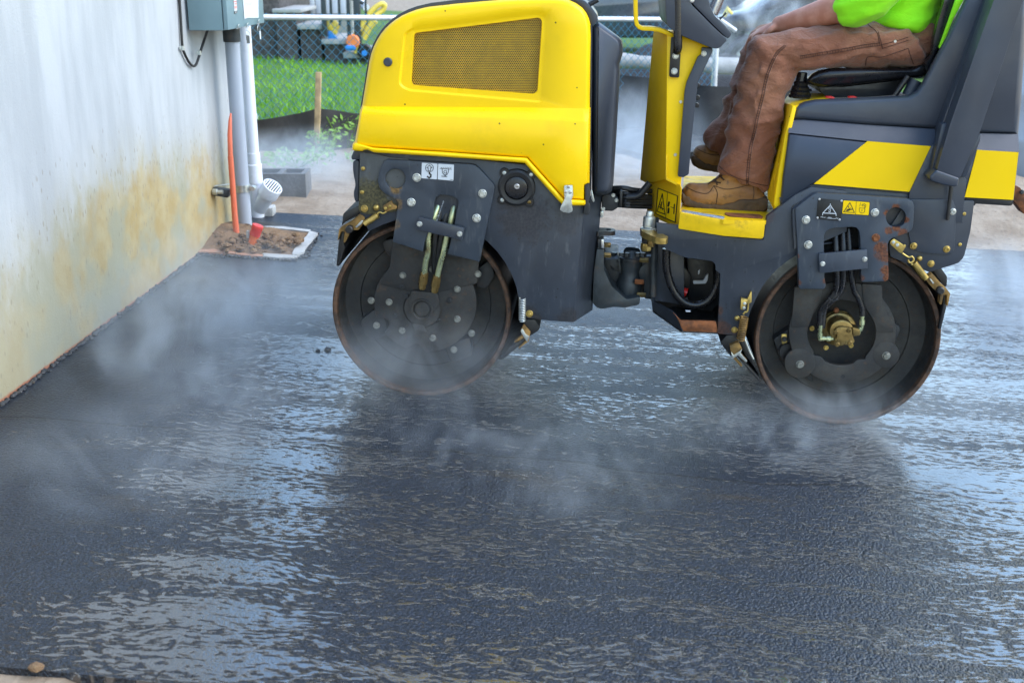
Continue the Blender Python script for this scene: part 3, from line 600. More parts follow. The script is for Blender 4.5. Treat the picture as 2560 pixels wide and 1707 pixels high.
# hoses between the frames
def z5p(*q): return conv(z5, [q])[0]
hb_ = prism('hose_box', rnd(conv(z5, [(365, 320), (410, 310), (480, 330), (485, 400), (440, 430), (360, 425)]), 3), .12, .30, MAT['dark'], roller, .003)
bolts(z5, [(445, 315), (468, 352), (372, 415)], .12, 5, hb_, 'hex', 'zinc')
for k, (ya, yb, yc, r) in enumerate(((265, 262, 285, 6.5), (290, 300, 320, 6), (318, 330, 335, 6), (345, 352, 352, 5.5), (368, 372, 372, 6), (385, 392, 395, 5))):
    hoop('frame_hose', [z5p(430, ya), z5p(520, yb), z5p(600, (yb+yc)/2+4), z5p(720, yc+(k % 2)*6)], r, [.16+.02*k, .14, .15, .18], 'black', roller)
hoop('frame_hose', [z5p(540, 330), z5p(620, 320), z5p(665, 280), z5p(710, 225)], 9, .13, 'black', roller)
prism('hose_clip', rnd(conv(z5, [(492, 282), (512, 280), (508, 402), (490, 400)]), 2), .105, .2, MAT['black'], roller, .002)
prism('hose_bracket', rnd(conv(z5, [(352, 430), (375, 428), (372, 470), (350, 480)]), 2), .12, .15, MAT['zinc'], roller, .001)
# ---- steering column
SYP, YP = MAT['yellow_shaded'], MAT['yellow']
def sheet(name, ptsd, mat, parent, thick, bev=.001):      # bent plate: pixels each with its own depth
    bm = bmesh.new(); f = bm.faces.new([bm.verts.new(M(x, y, d)) for (x, y), d in ptsd]); r = bmesh.ops.extrude_face_region(bm, geom=[f])
    bmesh.ops.translate(bm, verts=[g for g in r['geom'] if isinstance(g, bmesh.types.BMVert)], vec=thick)
    bmesh.ops.recalc_face_normals(bm, faces=bm.faces[:]); bevel(bm, bev); return mkbm(name, bm, mat, parent)
colm = empty('steering_column', M(1660, 250, .05)); colm.parent = roller; colm.matrix_parent_inverse = Matrix.Translation(-WL['road_roller'])
def dx(x, xr, xl, dr, dl): return dr+(dl-dr)*(xr-x)/(xr-xl)
def up_d(x): return .05+.25*(440-x)/178
def lo_d(x): return .021+.21*(520-x)/210
sheet('column_front', [(z6(x, y)[0], up_d(x)) for x, y in ((440, 225), (350, 203), (305, 690), (262, 1175), (310, 1200), (430, 1172), (434, 900))], SYP, colm, U*.003+V*.004)
sheet('column_kick_panel', [(z6(x, y)[0], lo_d(x)) for x, y in ((312, 1196), (306, 1385), (330, 1412), (514, 1492), (529, 1225), (520, 1208), (430, 1168))], SYP, colm, U*.003+V*.004)
prism('column_side', conv(z6, [(438, 226), (470, 218), (545, 240), (712, 308), (700, 340), (650, 420), (590, 560), (570, 640), (548, 1000), (528, 1215), (428, 1173), (432, 900)]), .046, .062, YP, colm, .002)
prism('column_back', conv(z6, [(545, 240), (712, 308), (590, 560), (560, 900), (540, 1160), (480, 1160), (480, 240)]), .065, .42, YP, colm, .002)
prism('column_edge', conv(z6, [(430, 1015), (440, 1015), (436, 1165), (530, 1210), (528, 1225), (428, 1176)]), .040, .05, MAT['yellow_worn'], colm, .001)
prism('column_trim', rnd(conv(z6, [(664, 312), (735, 315), (736, 335), (640, 540), (630, 620), (600, 900), (580, 1140), (545, 1160), (509, 1155), (530, 900), (553, 600), (566, 540), (640, 372), (665, 355)]), 4), .030, .44, MAT['body'], colm, .005)
bolts(z6, [(527, 667), (492, 1012)], .046, 4.2, colm, 'hex', 'zinc'); bolt(*z6(678, 352)[0], .030, 7, colm, 'hex', 'zinc')
hbk = prism('handle_bracket', rnd(conv(z6, [(465, 243), (532, 255), (518, 510), (452, 505)]), 5), .032, .046, MAT['black'], colm, .002)
bolts(z6, [(493, 367), (485, 467)], .032, 8.2, colm, 'hex', 'zinc')
tube('grab_handle', [M(*z6(500, -330)[0], .005), M(*z6(503, -100)[0], .005), M(*z6(508, 80)[0], .005), M(*z6(508, 270)[0], .005), M(*z6(508, 312)[0], .008), M(*z6(502, 335)[0], .022)], 11.2*mpp(1690, 50), MAT['vinyl'], colm, 18, 4)
gp = [(228, -260), (230, -60), (232, 60), (234, 130), (240, 160), (255, 178), (278, 186), (330, 187), (385, 195), (440, 215), (480, 238)]
bar('guard_rail', [M(*z6(*q)[0], .07) for q in gp], .055, .013, MAT['yellow'], colm, None, .003)
con = prism('console', rnd(conv(z6, [(425, -120), (428, 30), (436, 150), (450, 182), (500, 215), (545, 240), (690, 300), (735, 318), (770, 320), (790, 308), (832, 262), (735, 172), (595, 30), (580, -120)]), 6), -.005, .46, MAT['body'], colm, .012, seg=3)
prism('console_lid', rnd(conv(z6, [(590, -120), (604, 26), (742, 168), (836, 258), (860, 226), (852, 210), (800, 152), (745, 100), (718, 40), (690, -120)]), 6), -.003, .45, MAT['body'], colm, .008, seg=3)
bolt(*z6(601, 5)[0], -.004, 6.5, colm, 'rivet', 'silver', 'screw')
prism('console_tab', rnd(conv(z6, [(740, 178), (828, 92), (820, 80), (800, 108), (770, 120), (756, 98), (746, 80), (752, 100), (786, 128), (768, 150)]), 1), .02, .03, MAT['black'], colm, .001)
bolt(*z6(758, 172)[0], .0, 3, colm, 'rivet', 'silver', 'screw')
tube('steering_shaft', [M(*z6(735, 90)[0], .22), M(*z6(790, -40)[0], .22), M(*z6(850, -170)[0], .22)], .018, MAT['silver'], colm, 16)
bm = bmesh.new(); c = M(*z6(855, -180)[0], .22); ax = (c-M(*z6(735, 90)[0], .22)).normalized(); b1 = V; b2 = ax.cross(b1)
add_tube(bm, [c+(b1*math.cos(a)+b2*math.sin(a))*.17 for a in [2*math.pi*i/40 for i in range(41)]], .013, 10, False)
for k in range(3): add_tube(bm, [c, c+(b1*math.cos(k*2.09)+b2*math.sin(k*2.09))*.17], .008, 8)
mkbm('steering_wheel', bm, MAT['black'], colm)
for q in ((640, 560), (640, 640), (634, 690)): cyl('key_tag', *z6(*q)[0], .06, .08, 6, MAT['black'], colm, 12)
# crush warning decal on the slanted front
A, Bq = Vector(z6(310, 1385)[0]), Vector(z6(514, 1492)[0])
def lf(x, y):                                             # point on the slanted plate, 1 mm proud
    return (z6(x, y)[0], lo_d(x))
def onplate(name, polys, mat, lift):
    bm = bmesh.new(); nrm = (-U-V*.9).normalized()
    for poly in polys:
        vs = [bm.verts.new(M(*lf(*p)[0], lf(*p)[1])+nrm*lift) for p in poly]; bm.faces.new(vs)
    r = bmesh.ops.extrude_face_region(bm, geom=bm.faces[:]); bmesh.ops.translate(bm, verts=[g for g in r['geom'] if isinstance(g, bmesh.types.BMVert)], vec=nrm*.0006)
    return mkbm(name, bm, MAT[mat], colm)
def seg2(pts, w, closed=False):
    out = []; P = pts+[pts[0]] if closed else pts
    for a, b in zip(P, P[1:]):
        a, b = Vector(a), Vector(b); t = (b-a).normalized(); n = Vector((-t.y, t.x))*w/2
        out.append([tuple(a-t*w*.4+n), tuple(b+t*w*.4+n), tuple(b+t*w*.4-n), tuple(a-t*w*.4-n)])
    return out
onplate('crush_decal', [[(383, 1228), (510, 1278), (495, 1455), (368, 1395)]], 'yellow_vinyl', .0015)
onplate('crush_symbol', seg2([(383, 1230), (510, 1280), (495, 1453), (368, 1396)], 5, True)+seg2([(445, 1256), (433, 1424)], 3)+seg2([(411, 1266), (428, 1400), (377, 1380)], 5, True)
        + seg2([(408, 1320), (400, 1360)], 7)+seg2([(390, 1350), (418, 1364)], 5)+seg2([(395, 1335), (415, 1372)], 4)+seg2([(455, 1322), (450, 1345)], 12)+seg2([(452, 1362), (450, 1388)], 12)+seg2([(466, 1352), (484, 1358)], 4)+seg2([(490, 1335), (486, 1395)], 7), 'print', .0025)
# ---- step platform
plat = empty('platform', M(1780, 540, .1)); plat.parent = roller; plat.matrix_parent_inverse = Matrix.Translation(-WL['road_roller'])
prism('platform_lip', rnd(conv(z5, [(917, 557), (930, 438), (1245, 497), (1548, 503), (1536, 618), (1522, 631), (1240, 609)]), 3), -.048, -.036, MAT['yellow_worn'], plat, .004)
bm = bmesh.new()
zt_ = M(*z5p(1240, 490), -.045)
def hp(p, z0):
    r = ray(*p); return CAM + r*((z0-CAM.dot(W))/r.dot(W))
zz = zt_.dot(W)
add_loft(bm, [[hp(z5p(*q), zz)-W*k for q in ((930, 436), (1245, 495), (1548, 501), (1600, 470), (1640, 380), (1560, 330), (1000, 240), (960, 190), (1130, 200), (940, 240))[:6]+((960, 300),)] for k in (0, .012)])
mkbm('platform_top', bm, MAT['yellow_worn'], plat)
bm = bmesh.new(); add_loft(bm, [[hp(z5p(*q), zz)-W*k for q in ((940, 340), (1540, 420), (1620, 250), (1600, 180), (960, 170))] for k in (.002, .014)])
mkbm('platform_floor', bm, MAT['yellow_worn'], plat)
tube('edge_wear_strip', [hp(z5p(945, 437), zz)+W*.001, hp(z5p(1080, 462), zz)+W*.001, hp(z5p(1250, 487), zz)+W*.001], .0075, MAT['silver'], plat, 8)
bm = bmesh.new(); add_loft(bm, [[hp(p, zz)+W*k for p in rnd(conv(z5, [(1255, 445), (1500, 458), (1532, 475), (1525, 488), (1290, 472), (1252, 458)]), 4)] for k in (.001, .003)]); mkbm('grip_pad', bm, MAT['rustysteel'], plat)
# ---- seat box edge, rear chassis
prism('seat_box_edge', conv(z6, [(1258, 690), (1285, 703), (1240, 900), (1195, 1150), (1182, 1330), (1180, 1370), (1150, 1402), (1135, 1330), (1165, 1130), (1205, 900)]), .008, .05, YP, plat, .004)
sheet('seat_box_front', [(z6(*p)[0], d) for p, d in [((1200, 665), .25), ((1258, 692), .03), ((1205, 900), .03), ((1165, 1130), .03), ((1150, 1402), .01), ((1092, 1290), .12), ((1098, 1110), .2), ((1140, 1000), .25)]], MAT['yellow_worn'], plat, U*.004+V*.002)
prism('seat_box', conv(z6, [(1150, 680), (1250, 700), (1200, 1110), (1100, 1130)]), .27, .6, MAT['dark'], plat, .003)
bm = bmesh.new(); add_loft(bm, [[M(*z6(1195, 668)[0], .25), M(*z6(1260, 695)[0], .03), M(*z6(1400, 668)[0], .10), M(*z6(1560, 610)[0], .25), M(*z6(1240, 610)[0], .45)], [M(*z6(1195, 680)[0], .25), M(*z6(1260, 708)[0], .03), M(*z6(1400, 682)[0], .10), M(*z6(1560, 630)[0], .25), M(*z6(1240, 630)[0], .45)]]); mkbm('seat_box_top', bm, MAT['yellow_worn'], plat)
bolt(*z6(1165, 968)[0], .24, 4, plat, 'hex', 'zinc')
arc2 = ell(2118.4, 848, 252, 243, 18, 186, 262)           # wheel arch left of drum 2
rc = conv(z5, [(760, 520), (940, 540), (1240, 612), (1535, 640), (1560, 470), (1770, 310)])+conv(z8, [(440, 110), (590, 66), (760, 80), (760, 200), (640, 380)])
rcpts = rc[:6]+[z8(590, 66)[0], z8(800, 90)[0], z8(800, 330)[0], z8(640, 400)[0]]+list(reversed(arc2))+[zg(545, 60)[0]]*0+conv(z8, [(240, 760), (185, 945), (165, 945)])+conv(z5, [(1330, 1330), (1200, 1318), (1215, 1090), (1222, 885), (1190, 860), (1185, 815), (1160, 792), (960, 764), (830, 708), (765, 640)])
MAT['rchassis'] = stained('rear_chassis_paint', (.032, .039, .052), (.10, .04, .02), [(M(*z5p(1200, 1290), -.02), .05, .8), (M(*z5p(1210, 1150), -.02), .02, .8), (M(*z5p(1300, 1320), -.02), .03, .4), (M(*z8(330, 240)[0], -.02), .03, .3)], .45, .06, 26)
rch = prism('rear_chassis', rcpts, -.020, .004, MAT['rchassis'], roller, .002)
# cavity behind the opening
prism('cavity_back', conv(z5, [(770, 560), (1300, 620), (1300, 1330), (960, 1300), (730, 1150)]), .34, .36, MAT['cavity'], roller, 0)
prism('cavity_wall', conv(z5, [(762, 640), (830, 700), (960, 760), (960, 1110), (740, 1080), (735, 700)]), .12, .20, MAT['grey'], roller, .003)
bm = bmesh.new(); add_loft(bm, [[M(*z5p(735, 1150), .16), M(*z5p(935, 1300), -.018), M(*z5p(1205, 1310), -.018), M(*z5p(1200, 1160), .3), M(*z5p(900, 1120), .3)], [M(*z5p(735, 1165), .16), M(*z5p(935, 1307), -.018), M(*z5p(1205, 1318), -.018), M(*z5p(1200, 1170), .3), M(*z5p(900, 1130), .3)]])
mkbm('cavity_floor', bm, MAT['dark'], roller)
sheet('cavity_cheek', [(z5p(722, 1075), .17), (z5p(880, 1165), .02), (z5p(905, 1190), -.01), (z5p(950, 1304), -.02), (z5p(730, 1162), .17)], MAT['rchassis'], roller, V*.006+W*.004)
prism('cavity_sill', conv(z5, [(880, 1168), (935, 1225), (1190, 1230), (1205, 1312), (955, 1306), (905, 1195)]), -.017, -.006, MAT['rustysteel'], roller, .002)
sheet('cavity_post', [(z5p(722, 660), .16), (z5p(765, 560), .06), (z5p(765, 640), .06), (z5p(740, 1100), .10), (z5p(718, 1080), .16)], MAT['rchassis'], roller, V*.01)
hoop('cavity_hose', [z5p(830, 700), z5p(835, 860), z5p(880, 1000), z5p(960, 1090), z5p(1060, 1110), z5p(1150, 1060), z5p(1205, 950), z5p(1212, 850)], 10, .08, 'vinyl', roller, 12)
prism('cavity_tank', rnd(conv(z5, [(865, 840), (960, 830), (1010, 900), (1000, 1000), (900, 1010)]), 8), .2, .34, MAT['black'], roller, .01)
prism('battery', rnd(conv(z5, [(980, 770), (1170, 790), (1170, 1090), (1000, 1090)]), 5), .22, .36, MAT['black'], roller, .01)
prism('battery_label', rnd(conv(z5, [(1060, 860), (1075, 850), (1070, 885), (1060, 890)]), 1), .205, .21, MAT['white'], roller, 0)
prism('white_bracket', rnd(conv(z5, [(1025, 935), (1100, 935), (1110, 910), (1135, 880), (1130, 930), (1115, 955), (1025, 958)]), 3), .20, .215, MAT['white'], roller, .002)
tube('red_tap', [M(*z5p(890, 997), .15), M(*z5p(935, 1003), .15), M(*z5p(975, 1020), .15)], [.008, .012, .016], MAT['red'], roller, 10)
tube('red_tap_lever', [M(*z5p(935, 1030), .14), M(*z5p(950, 985), .14)], .009, MAT['red'], roller, 8)
prism('cavity_tie', conv(z5, [(960, 1060), (985, 1060), (990, 1110), (965, 1110)]), .10, .11, MAT['black'], roller, .001)
prism('floor_tag', conv(z5, [(970, 1152), (1006, 1154), (1004, 1161), (972, 1159)]), .02, .03, MAT['white'], roller, 0)
# ---- rear body
body = [(345, 763), (372, 735), (420, 712), (500, 697), (860, 682), (1150, 668), (1200, 640), (1245, 578), (1300, 470), (1420, 250), (1570, -60), (2000, -60), (1978, 150), (1938, 720), (1918, 945), (1925, 1066), (1886, 1403), (1545, 1386), (1163, 1346), (485, 1293), (282, 1434), (245, 1446), (295, 1100)]
B = conv(z7, body)
up = conv(z7, [(345, 763), (372, 735), (420, 712), (500, 697), (860, 682), (1150, 668), (1200, 640), (1245, 578), (1300, 470), (1420, 250), (1570, -60), (2000, -60), (1978, 150), (1938, 720), (1918, 945), (1660, 945), (1345, 912), (860, 885), (420, 850), (322, 850)])
rb = loftpx('rear_body', [(up, .80), (up, .07), (inset(up, 3), .045), (inset(up, 9), .032), (inset(up, 14), .030)], MAT['body'], roller, 0, True, 60)
ledge_t = [(322, 840), (420, 840), (860, 875), (1345, 905), (1660, 935), (1920, 940)]
ledge_b = [(310, 930), (400, 940), (860, 988), (1345, 1026), (1630, 1050), (1925, 1066)]
bm = bmesh.new()
add_loft(bm, [[M(*z7(*p)[0], d) for p, d in ((t, .034), (b, -.008), (b, .2), (t, .2))] for t, b in zip(ledge_t, ledge_b)]); mkbm('body_ledge', bm, MAT['body'], rb, 30)
low = conv(z7, [(310, 930), (400, 940), (860, 988), (1345, 1026), (1630, 1050), (1925, 1066), (1886, 1403), (1545, 1386), (1163, 1346), (485, 1293), (282, 1434), (247, 1446), (275, 1200)])
loftpx('lower_body', [(low, .80), (low, .01), (inset(low, 2.5), -.004), (inset(low, 6), -.009)], MAT['body'], rb, 0, True, 60)
prism('yellow_stripe', conv(z7, [(865, 990), (1312, 1025), (1163, 1344), (490, 1288)]), -.0115, -.0085, MAT['yellow_vinyl'], rb, 0)
prism('yellow_stripe', conv(z7, [(1632, 1051), (1922, 1068), (1885, 1400), (1545, 1381)]), -.0115, -.0085, MAT['yellow_vinyl'], rb, 0)
prism('body_seal', conv(z7, [(470, 1296), (490, 1291), (1165, 1348), (1158, 1358)]), -.010, .3, MAT['black'], rb, .001)
prism('rear_skirt', rnd(conv(z7, [(1540, 1384), (1884, 1404), (1880, 1435), (1860, 1442), (1575, 1424)]), 3), -.005, .5, MAT['black'], rb, .002)
prism('skirt_tab', rnd(conv(z7, [(1580, 1420), (1622, 1424), (1618, 1440), (1580, 1438)]), 1), .0, .05, MAT['black'], rb, .001)
# post leaning back, with its sleeve and brace
chan = prism('post_channel', conv(z7, [(1735, -60), (1775, -60), (1480, 760), (1440, 900), (1330, 1240), (1300, 1240), (1385, 868)]), -.022, .05, MAT['body'], roller, .004)
prism('post_brace', conv(z7, [(1312, 1024), (1345, 1010), (1560, 1260), (1545, 1390), (1530, 1560), (1130, 1560), (1160, 1345)]), -.016, .0, MAT['grey'], roller, .002)
post = prism('roll_post', rnd(conv(z7, [(1770, -60), (1975, -60), (1960, -10), (1650, 930), (1518, 1235), (1505, 1250), (1350, 1192), (1440, 880)]), 4), -.085, -.01, MAT['body'], roller, .010, seg=3)
prism('post_foot', rnd(conv(z7, [(1348, 1190), (1510, 1248), (1500, 1300), (1482, 1312), (1390, 1296), (1305, 1268), (1298, 1240)]), 5), -.090, -.005, MAT['body'], roller, .008, seg=3)
prism('post_shim', conv(z7, [(1385, 868), (1420, 862), (1440, 880), (1350, 1200), (1302, 1236)]), -.05, -.012, MAT['body'], roller, .004)
prism('post_shim', conv(z7, [(1640, 940), (1660, 935), (1655, 985), (1560, 1240), (1515, 1240)]), -.03, -.006, MAT['body'], roller, .003)
hoop('post_rod', [z7(1452, 1285)[0], z7(1440, 1400)[0], z7(1424, 1540)[0]], 4.8, -.035, 'black', roller)
cyl('rod_hole', *z8(1393, 275)[0], -.021, -.015, 8, MAT['cavity'], roller)
# ---- seat
seat = empty('seat', M(2230, 170, .4)); seat.parent = roller; seat.matrix_parent_inverse = Matrix.Translation(-WL['road_roller'])
cu = conv(z7, [(428, 568), (470, 520), (520, 494), (600, 478), (800, 474), (1170, 474), (1260, 430), (1300, 470), (1285, 520), (1240, 548), (1160, 553), (700, 606), (560, 616), (480, 604), (440, 590)])
loftpx('cushion', [(inset(cu, 6), .62), (cu, .58), (cu, .20), (inset(cu, 2), .17), (inset(cu, 6), .15), (inset(cu, 10), .145)], MAT['vinyl'], seat, 0, True, 70)
prism('seat_base', rnd(conv(z7, [(520, 606), (700, 610), (1160, 556), (1110, 620), (1040, 668), (860, 680), (590, 684), (540, 650)]), 5), .19, .55, MAT['black'], seat, .01)
ba = conv(z7, [(1255, 440), (1300, 380), (1310, 280), (1340, 150), (1380, 20), (1410, -120), (1560, -120), (1500, 20), (1420, 230), (1310, 470), (1285, 530)])
loftpx('backrest', [(inset(ba, 5), .62), (ba, .58), (ba, .14), (inset(ba, 3), .11), (inset(ba, 7), .10)], MAT['vinyl'], seat, 0, True, 70)
prism('lime_reflection', conv(z7, [(1505, -60), (1575, -60), (1470, 130), (1405, 290), (1375, 345), (1370, 330), (1440, 130)]), .088, .12, MAT['hivis'], seat, .004)  # lime reflection on the glossy seat edge, built as a coloured strip
hoop('seat_damper', [z7(1150, 535)[0], z7(1055, 668)[0]], 8, .12, 'vinyl', seat); hoop('reel_housing', [z7(1205, 562)[0], z7(1165, 640)[0], z7(1150, 672)[0]], 17, .13, 'body', seat)
for x in (605, 765): prism('red_clip', rnd(conv(z7, [(x-34, 688), (x-22, 680), (x+18, 679), (x+32, 686), (x+20, 694)]), 2), .10, .13, MAT['red'], seat, .002)
cy = M(*z7(395, 620)[0], .2)
lathe('lever_boot', cy, [(.034, -.03), (.036, -.024), (.030, -.018), (.032, -.010), (.026, -.004), (.028, .004), (.022, .010), (.024, .018), (.018, .024), (.016, .05)], MAT['vinyl'], seat, W, 24)
tube('boot_base', [M(*z7(330, 645)[0], .2), M(*z7(470, 650)[0], .2)], .012, MAT['black'], seat)
prism('frame_plate', conv(z8, [(400, 130), (590, 50), (900, 66), (1200, 90), (1310, 100), (1300, 400), (1050, 410), (1040, 330), (900, 262), (640, 262), (500, 400), (440, 300)]), -.003, .001, MAT['grey'], roller, .001)
# ---- rear fork plate and right end plates
RB = M(*z8(1240, 350)[0], -.02)
plr = prism('rear_end_plate', rnd(conv(z8, [(1170, 135), (1560, 148), (1550, 210), (1535, 330), (1500, 460), (1470, 515), (1420, 532), (1290, 572), (1060, 480), (1040, 330)]), 5), -.014, .004, MAT['grey'], roller, .003)
prism('inner_plate', rnd(conv(z8, [(1168, 140), (1430, 140), (1452, 200), (1440, 440), (1425, 467), (1265, 460), (1215, 445), (1180, 405), (1165, 330)]), 7), -.024, -.0145, MAT['grey'], roller, .003)
bolts(z8, [(1197, 416), (1393, 435)], -.024, 9, plr, 'socket', 'zincy'); bolt(*z8(1430, 212)[0], -.024, 8.6, plr, 'socket', 'zinc')
bolts(z8, [(1498, 225), (1472, 407)], -.014, 5, plr, 'rivet', 'zincy', 'screw'); bolt(*z8(1232, 489)[0], -.014, 7.6, plr, 'dome', 'zincy'); bolt(*z8(1300, 521)[0], -.014, 8.8, plr, 'nut', 'zincy')
prism('rear_bumper', rnd(conv(z8, [(1530, 180), (1552, 200), (1535, 330), (1500, 470), (1480, 505), (1440, 470)]), 5), .01, .7, MAT['body'], roller, .006)
prism('bumper_tab', rnd(conv(z8, [(1500, 140), (1560, 140), (1563, 175), (1530, 178)]), 2), .0, .06, MAT['grey'], roller, .002)
def az(x, y): return M(*za(x, y)[0], -.05)
sp = [(az(1905, 210), .016, 1), (az(1780, 290), .016, 1), (az(2040, 390), .014, 1), (az(1900, 500), .018, 1), (az(1800, 540), .018, .9), (az(1690, 780), .028, .95), (az(1750, 900), .03, .9), (az(1770, 1100), .026, 1), (az(1780, 1210), .022, 1), (az(2000, 570), .02, .9), (az(520, 900), .012, .7), (az(545, 1270), .012, .8), (az(910, 1240), .012, .8), (az(1650, 880), .02, .6), (az(1430, 1200), .012, .7)]
MAT['fork_rear'] = stained('rear_fork_paint', (.036, .048, .066), (.17, .052, .016), sp, .45, .05, 90)
slot2 = conv(z8, [(668, 600), (664, 365), (672, 338), (690, 320), (725, 310), (830, 303), (858, 308), (874, 328), (880, 360), (886, 620)])
f2 = conv(z8, [(493, 195), (505, 185), (585, 122), (612, 106), (640, 102), (900, 118), (1145, 134), (1170, 138), (1192, 152), (1202, 180), (1196, 285), (1190, 315), (1168, 336), (1070, 370), (1050, 388), (1044, 410), (1050, 600), (1046, 618), (1030, 626), (892, 632), (886, 621), (668, 601), (676, 660), (665, 672), (525, 672), (516, 660), (512, 500)])
# slot is open below: outline runs up one side and down the other
f2 = conv(z8, [(493, 195), (505, 185), (585, 122), (612, 106), (640, 102), (900, 118), (1145, 134), (1170, 138), (1192, 152), (1202, 180), (1196, 285), (1190, 315), (1168, 336), (1070, 370), (1050, 388), (1044, 410), (1050, 600), (1046, 618), (1030, 626), (894, 632), (886, 620), (880, 360), (874, 328), (858, 308), (830, 303), (725, 310), (690, 320), (672, 338), (664, 365), (668, 600), (677, 652), (665, 672), (525, 672), (516, 660), (512, 500)])
fork2 = prism('fork_plate', f2, -.052, -.022, MAT['fork_rear'], roller, .0025, holes=[ell(*z8(1093, 247)[0], 25, n=28)])
prism('fork_backing', rnd(conv(z8, [(470, 180), (600, 110), (640, 110), (900, 125), (1030, 135), (1030, 400), (900, 400), (880, 300), (660, 300), (660, 420), (520, 440), (478, 280)]), 6), -.0215, -.006, MAT['dark'], roller, .002)
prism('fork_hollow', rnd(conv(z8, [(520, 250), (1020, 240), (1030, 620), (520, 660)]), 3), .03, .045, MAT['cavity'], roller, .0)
prism('fork_spacer', rnd(conv(z8, [(478, 200), (560, 155), (565, 165), (500, 215), (505, 420), (490, 440), (478, 280)]), 3), -.045, -.0225, MAT['grey'], fork2, .002)
bolts(z8, [(558, 261), (571, 409), (967, 218)], -.052, 10.6, fork2); bolt(*z8(973, 367)[0], -.052, 10.6, fork2, 'hex', 'rustysteel')
MAT['chipped'] = stained('chipped_strap_paint', (.038, .048, .066), (.55, .57, .58), [(az(1395, 850), .018, 1), (az(1380, 1000), .008, .9), (az(1470, 1070), .014, .9), (az(880, 868), .008, .8), (az(1120, 1110), .008, .8), (az(1500, 840), .012, .9)], .45, .02, 120)
prism('hose_strap', rnd(conv(z8, [(635, 464), (921, 437), (925, 549), (641, 578)]), 2), -.070, -.060, MAT['chipped'], fork2, .002)
bolts(z8, [(657, 522), (907, 495)], -.070, 6.6, fork2)
pl = prism('load_plate', rnd(conv(z8, [(631, 133), (776, 147), (765, 268), (620, 255)]), 1.5), -.0545, -.0518, MAT['print'], fork2, .0005)
bolts(z8, [(638, 139), (769, 149), (626, 249), (757, 260)], -.0545, 3.2, fork2, 'rivet', 'silver', 'rivet')
def za_(*q): return za(*q)
marks('load_symbol', fork2, -.0552, 'white', [(za_(985, 185, 880, 295, 1065, 305), 1.7, 1), (za_(985, 168, 985, 190), 1.6, 0), (za_(880, 295, 876, 325), 1.5, 0), (za_(1065, 305, 1065, 335), 1.5, 0), (ell(*za(978, 230)[0], 3, n=12), 1.2, 1), (za_(978, 245, 985, 262, 982, 280, 968, 282, 962, 270), 1.6, 0), (za_(935, 368, 1060, 376), .8, 0)])
text('load_text', 'Mass', za(850, 360)[0], za(916, 364)[0], -.0552, 'white', fork2, 3.4); text('load_text', 'kg', za(1064, 374)[0], za(1094, 376)[0], -.0552, 'white', fork2, 3.4)
text('load_text', '200', za(952, 366)[0], za(998, 370)[0], -.0552, 'white', fork2, 3.2)
prism('warning_border', rnd(conv(za, [(1160, 112), (1543, 138), (1527, 334), (1146, 308)]), 2), -.0530, -.0518, MAT['print'], fork2, 0)
prism('warning_decal', rnd(conv(za, [(1168, 120), (1535, 146), (1520, 326), (1152, 301)]), 2), -.0537, -.0529, MAT['yellow_vinyl'], fork2, 0)
marks('warning_symbol', fork2, -.0544, 'print', [(za_(1260, 150, 1170, 280, 1322, 290), 1.5, 1), (za_(1350, 135, 1338, 312), .7, 0), (za_(1205, 262, 1290, 243), 2.2, 0), (za_(1240, 200, 1250, 258), 1.8, 0), (za_(1270, 225, 1245, 250, 1215, 240), 1.6, 0), (za_(1225, 270, 1260, 250), 1.5, 0),
      (za_(1392, 225, 1470, 230, 1466, 270, 1450, 292, 1428, 297, 1404, 288, 1392, 265), .9, 1), (za_(1428, 250, 1428, 274), 1.2, 0), (za_(1424, 190, 1440, 172, 1465, 168, 1484, 185, 1478, 215, 1455, 228), 1.0, 0), (za_(1432, 200, 1448, 186, 1464, 190, 1462, 208), 1.0, 0), (za_(1412, 150, 1395, 205), .6, 0)])
# ---- rear hub: ring, lobes, motor, hoses
rng = disc(775, 930, 318, [], 96)
lob = []
bm = bmesh.new()
ringhole = [(x, y) for x, y in disc(770, 930, 203, [(50, 4, -14), (140, 4, -14), (62, 7, 10), (128, 7, 10)], 72)]
hp2 = prism('hub_ring', conv(z8, rng), .020, .036, MAT['drum_end'], roller, .003, holes=[conv(z8, ringhole)])
prism('ring_lobe', conv(z8, disc(522, 1112, 92, [], 40)), .0185, .0345, MAT['drum_end'], hp2, .003); prism('ring_lobe', conv(z8, disc(1035, 1062, 80, [], 40)), .0185, .0345, MAT['drum_end'], hp2, .003)
prism('fork_neck', rnd(conv(z8, [(490, 660), (660, 660), (655, 740), (610, 800), (570, 900), (470, 900), (480, 790)]), 5), .0175, .0335, MAT['drum_end'], roller, .003)
prism('fork_neck', rnd(conv(z8, [(890, 640), (1010, 650), (1014, 760), (1070, 860), (1085, 930), (985, 930), (960, 860), (900, 760)]), 5), .0175, .0335, MAT['drum_end'], roller, .003)
bolts(z8, [(522, 1118), (1035, 1067)], .0185, 10.5, hp2, 'hex', 'dullzinc')
for q in ((515, 883), (1002, 837), (778, 1190)): cyl('ring_hole', *z8(*q)[0], .0192, .022, 5.4, MAT['cavity'], hp2, 20, 0)
for pts in ([(365, 970), (470, 900), (500, 1050), (410, 1080)], [(1085, 870), (1120, 900), (1090, 990), (1060, 960)], [(545, 1180), (600, 1175), (600, 1225), (575, 1215)]): prism('mount_pad', rnd(conv(z8, pts), 6), .06, .10, MAT['dark'], d2, .003)
cyl('rubber_mount', *z8(450, 1045)[0], .045, .1, 22, MAT['black'], d2); prism('mount_clip', rnd(conv(z8, [(412, 940), (445, 938), (448, 990), (415, 1000)]), 3), .04, .05, MAT['zincy'], d2, .002)
bolt(*z8(430, 968)[0], .04, 7, d2, 'hex', 'dark')
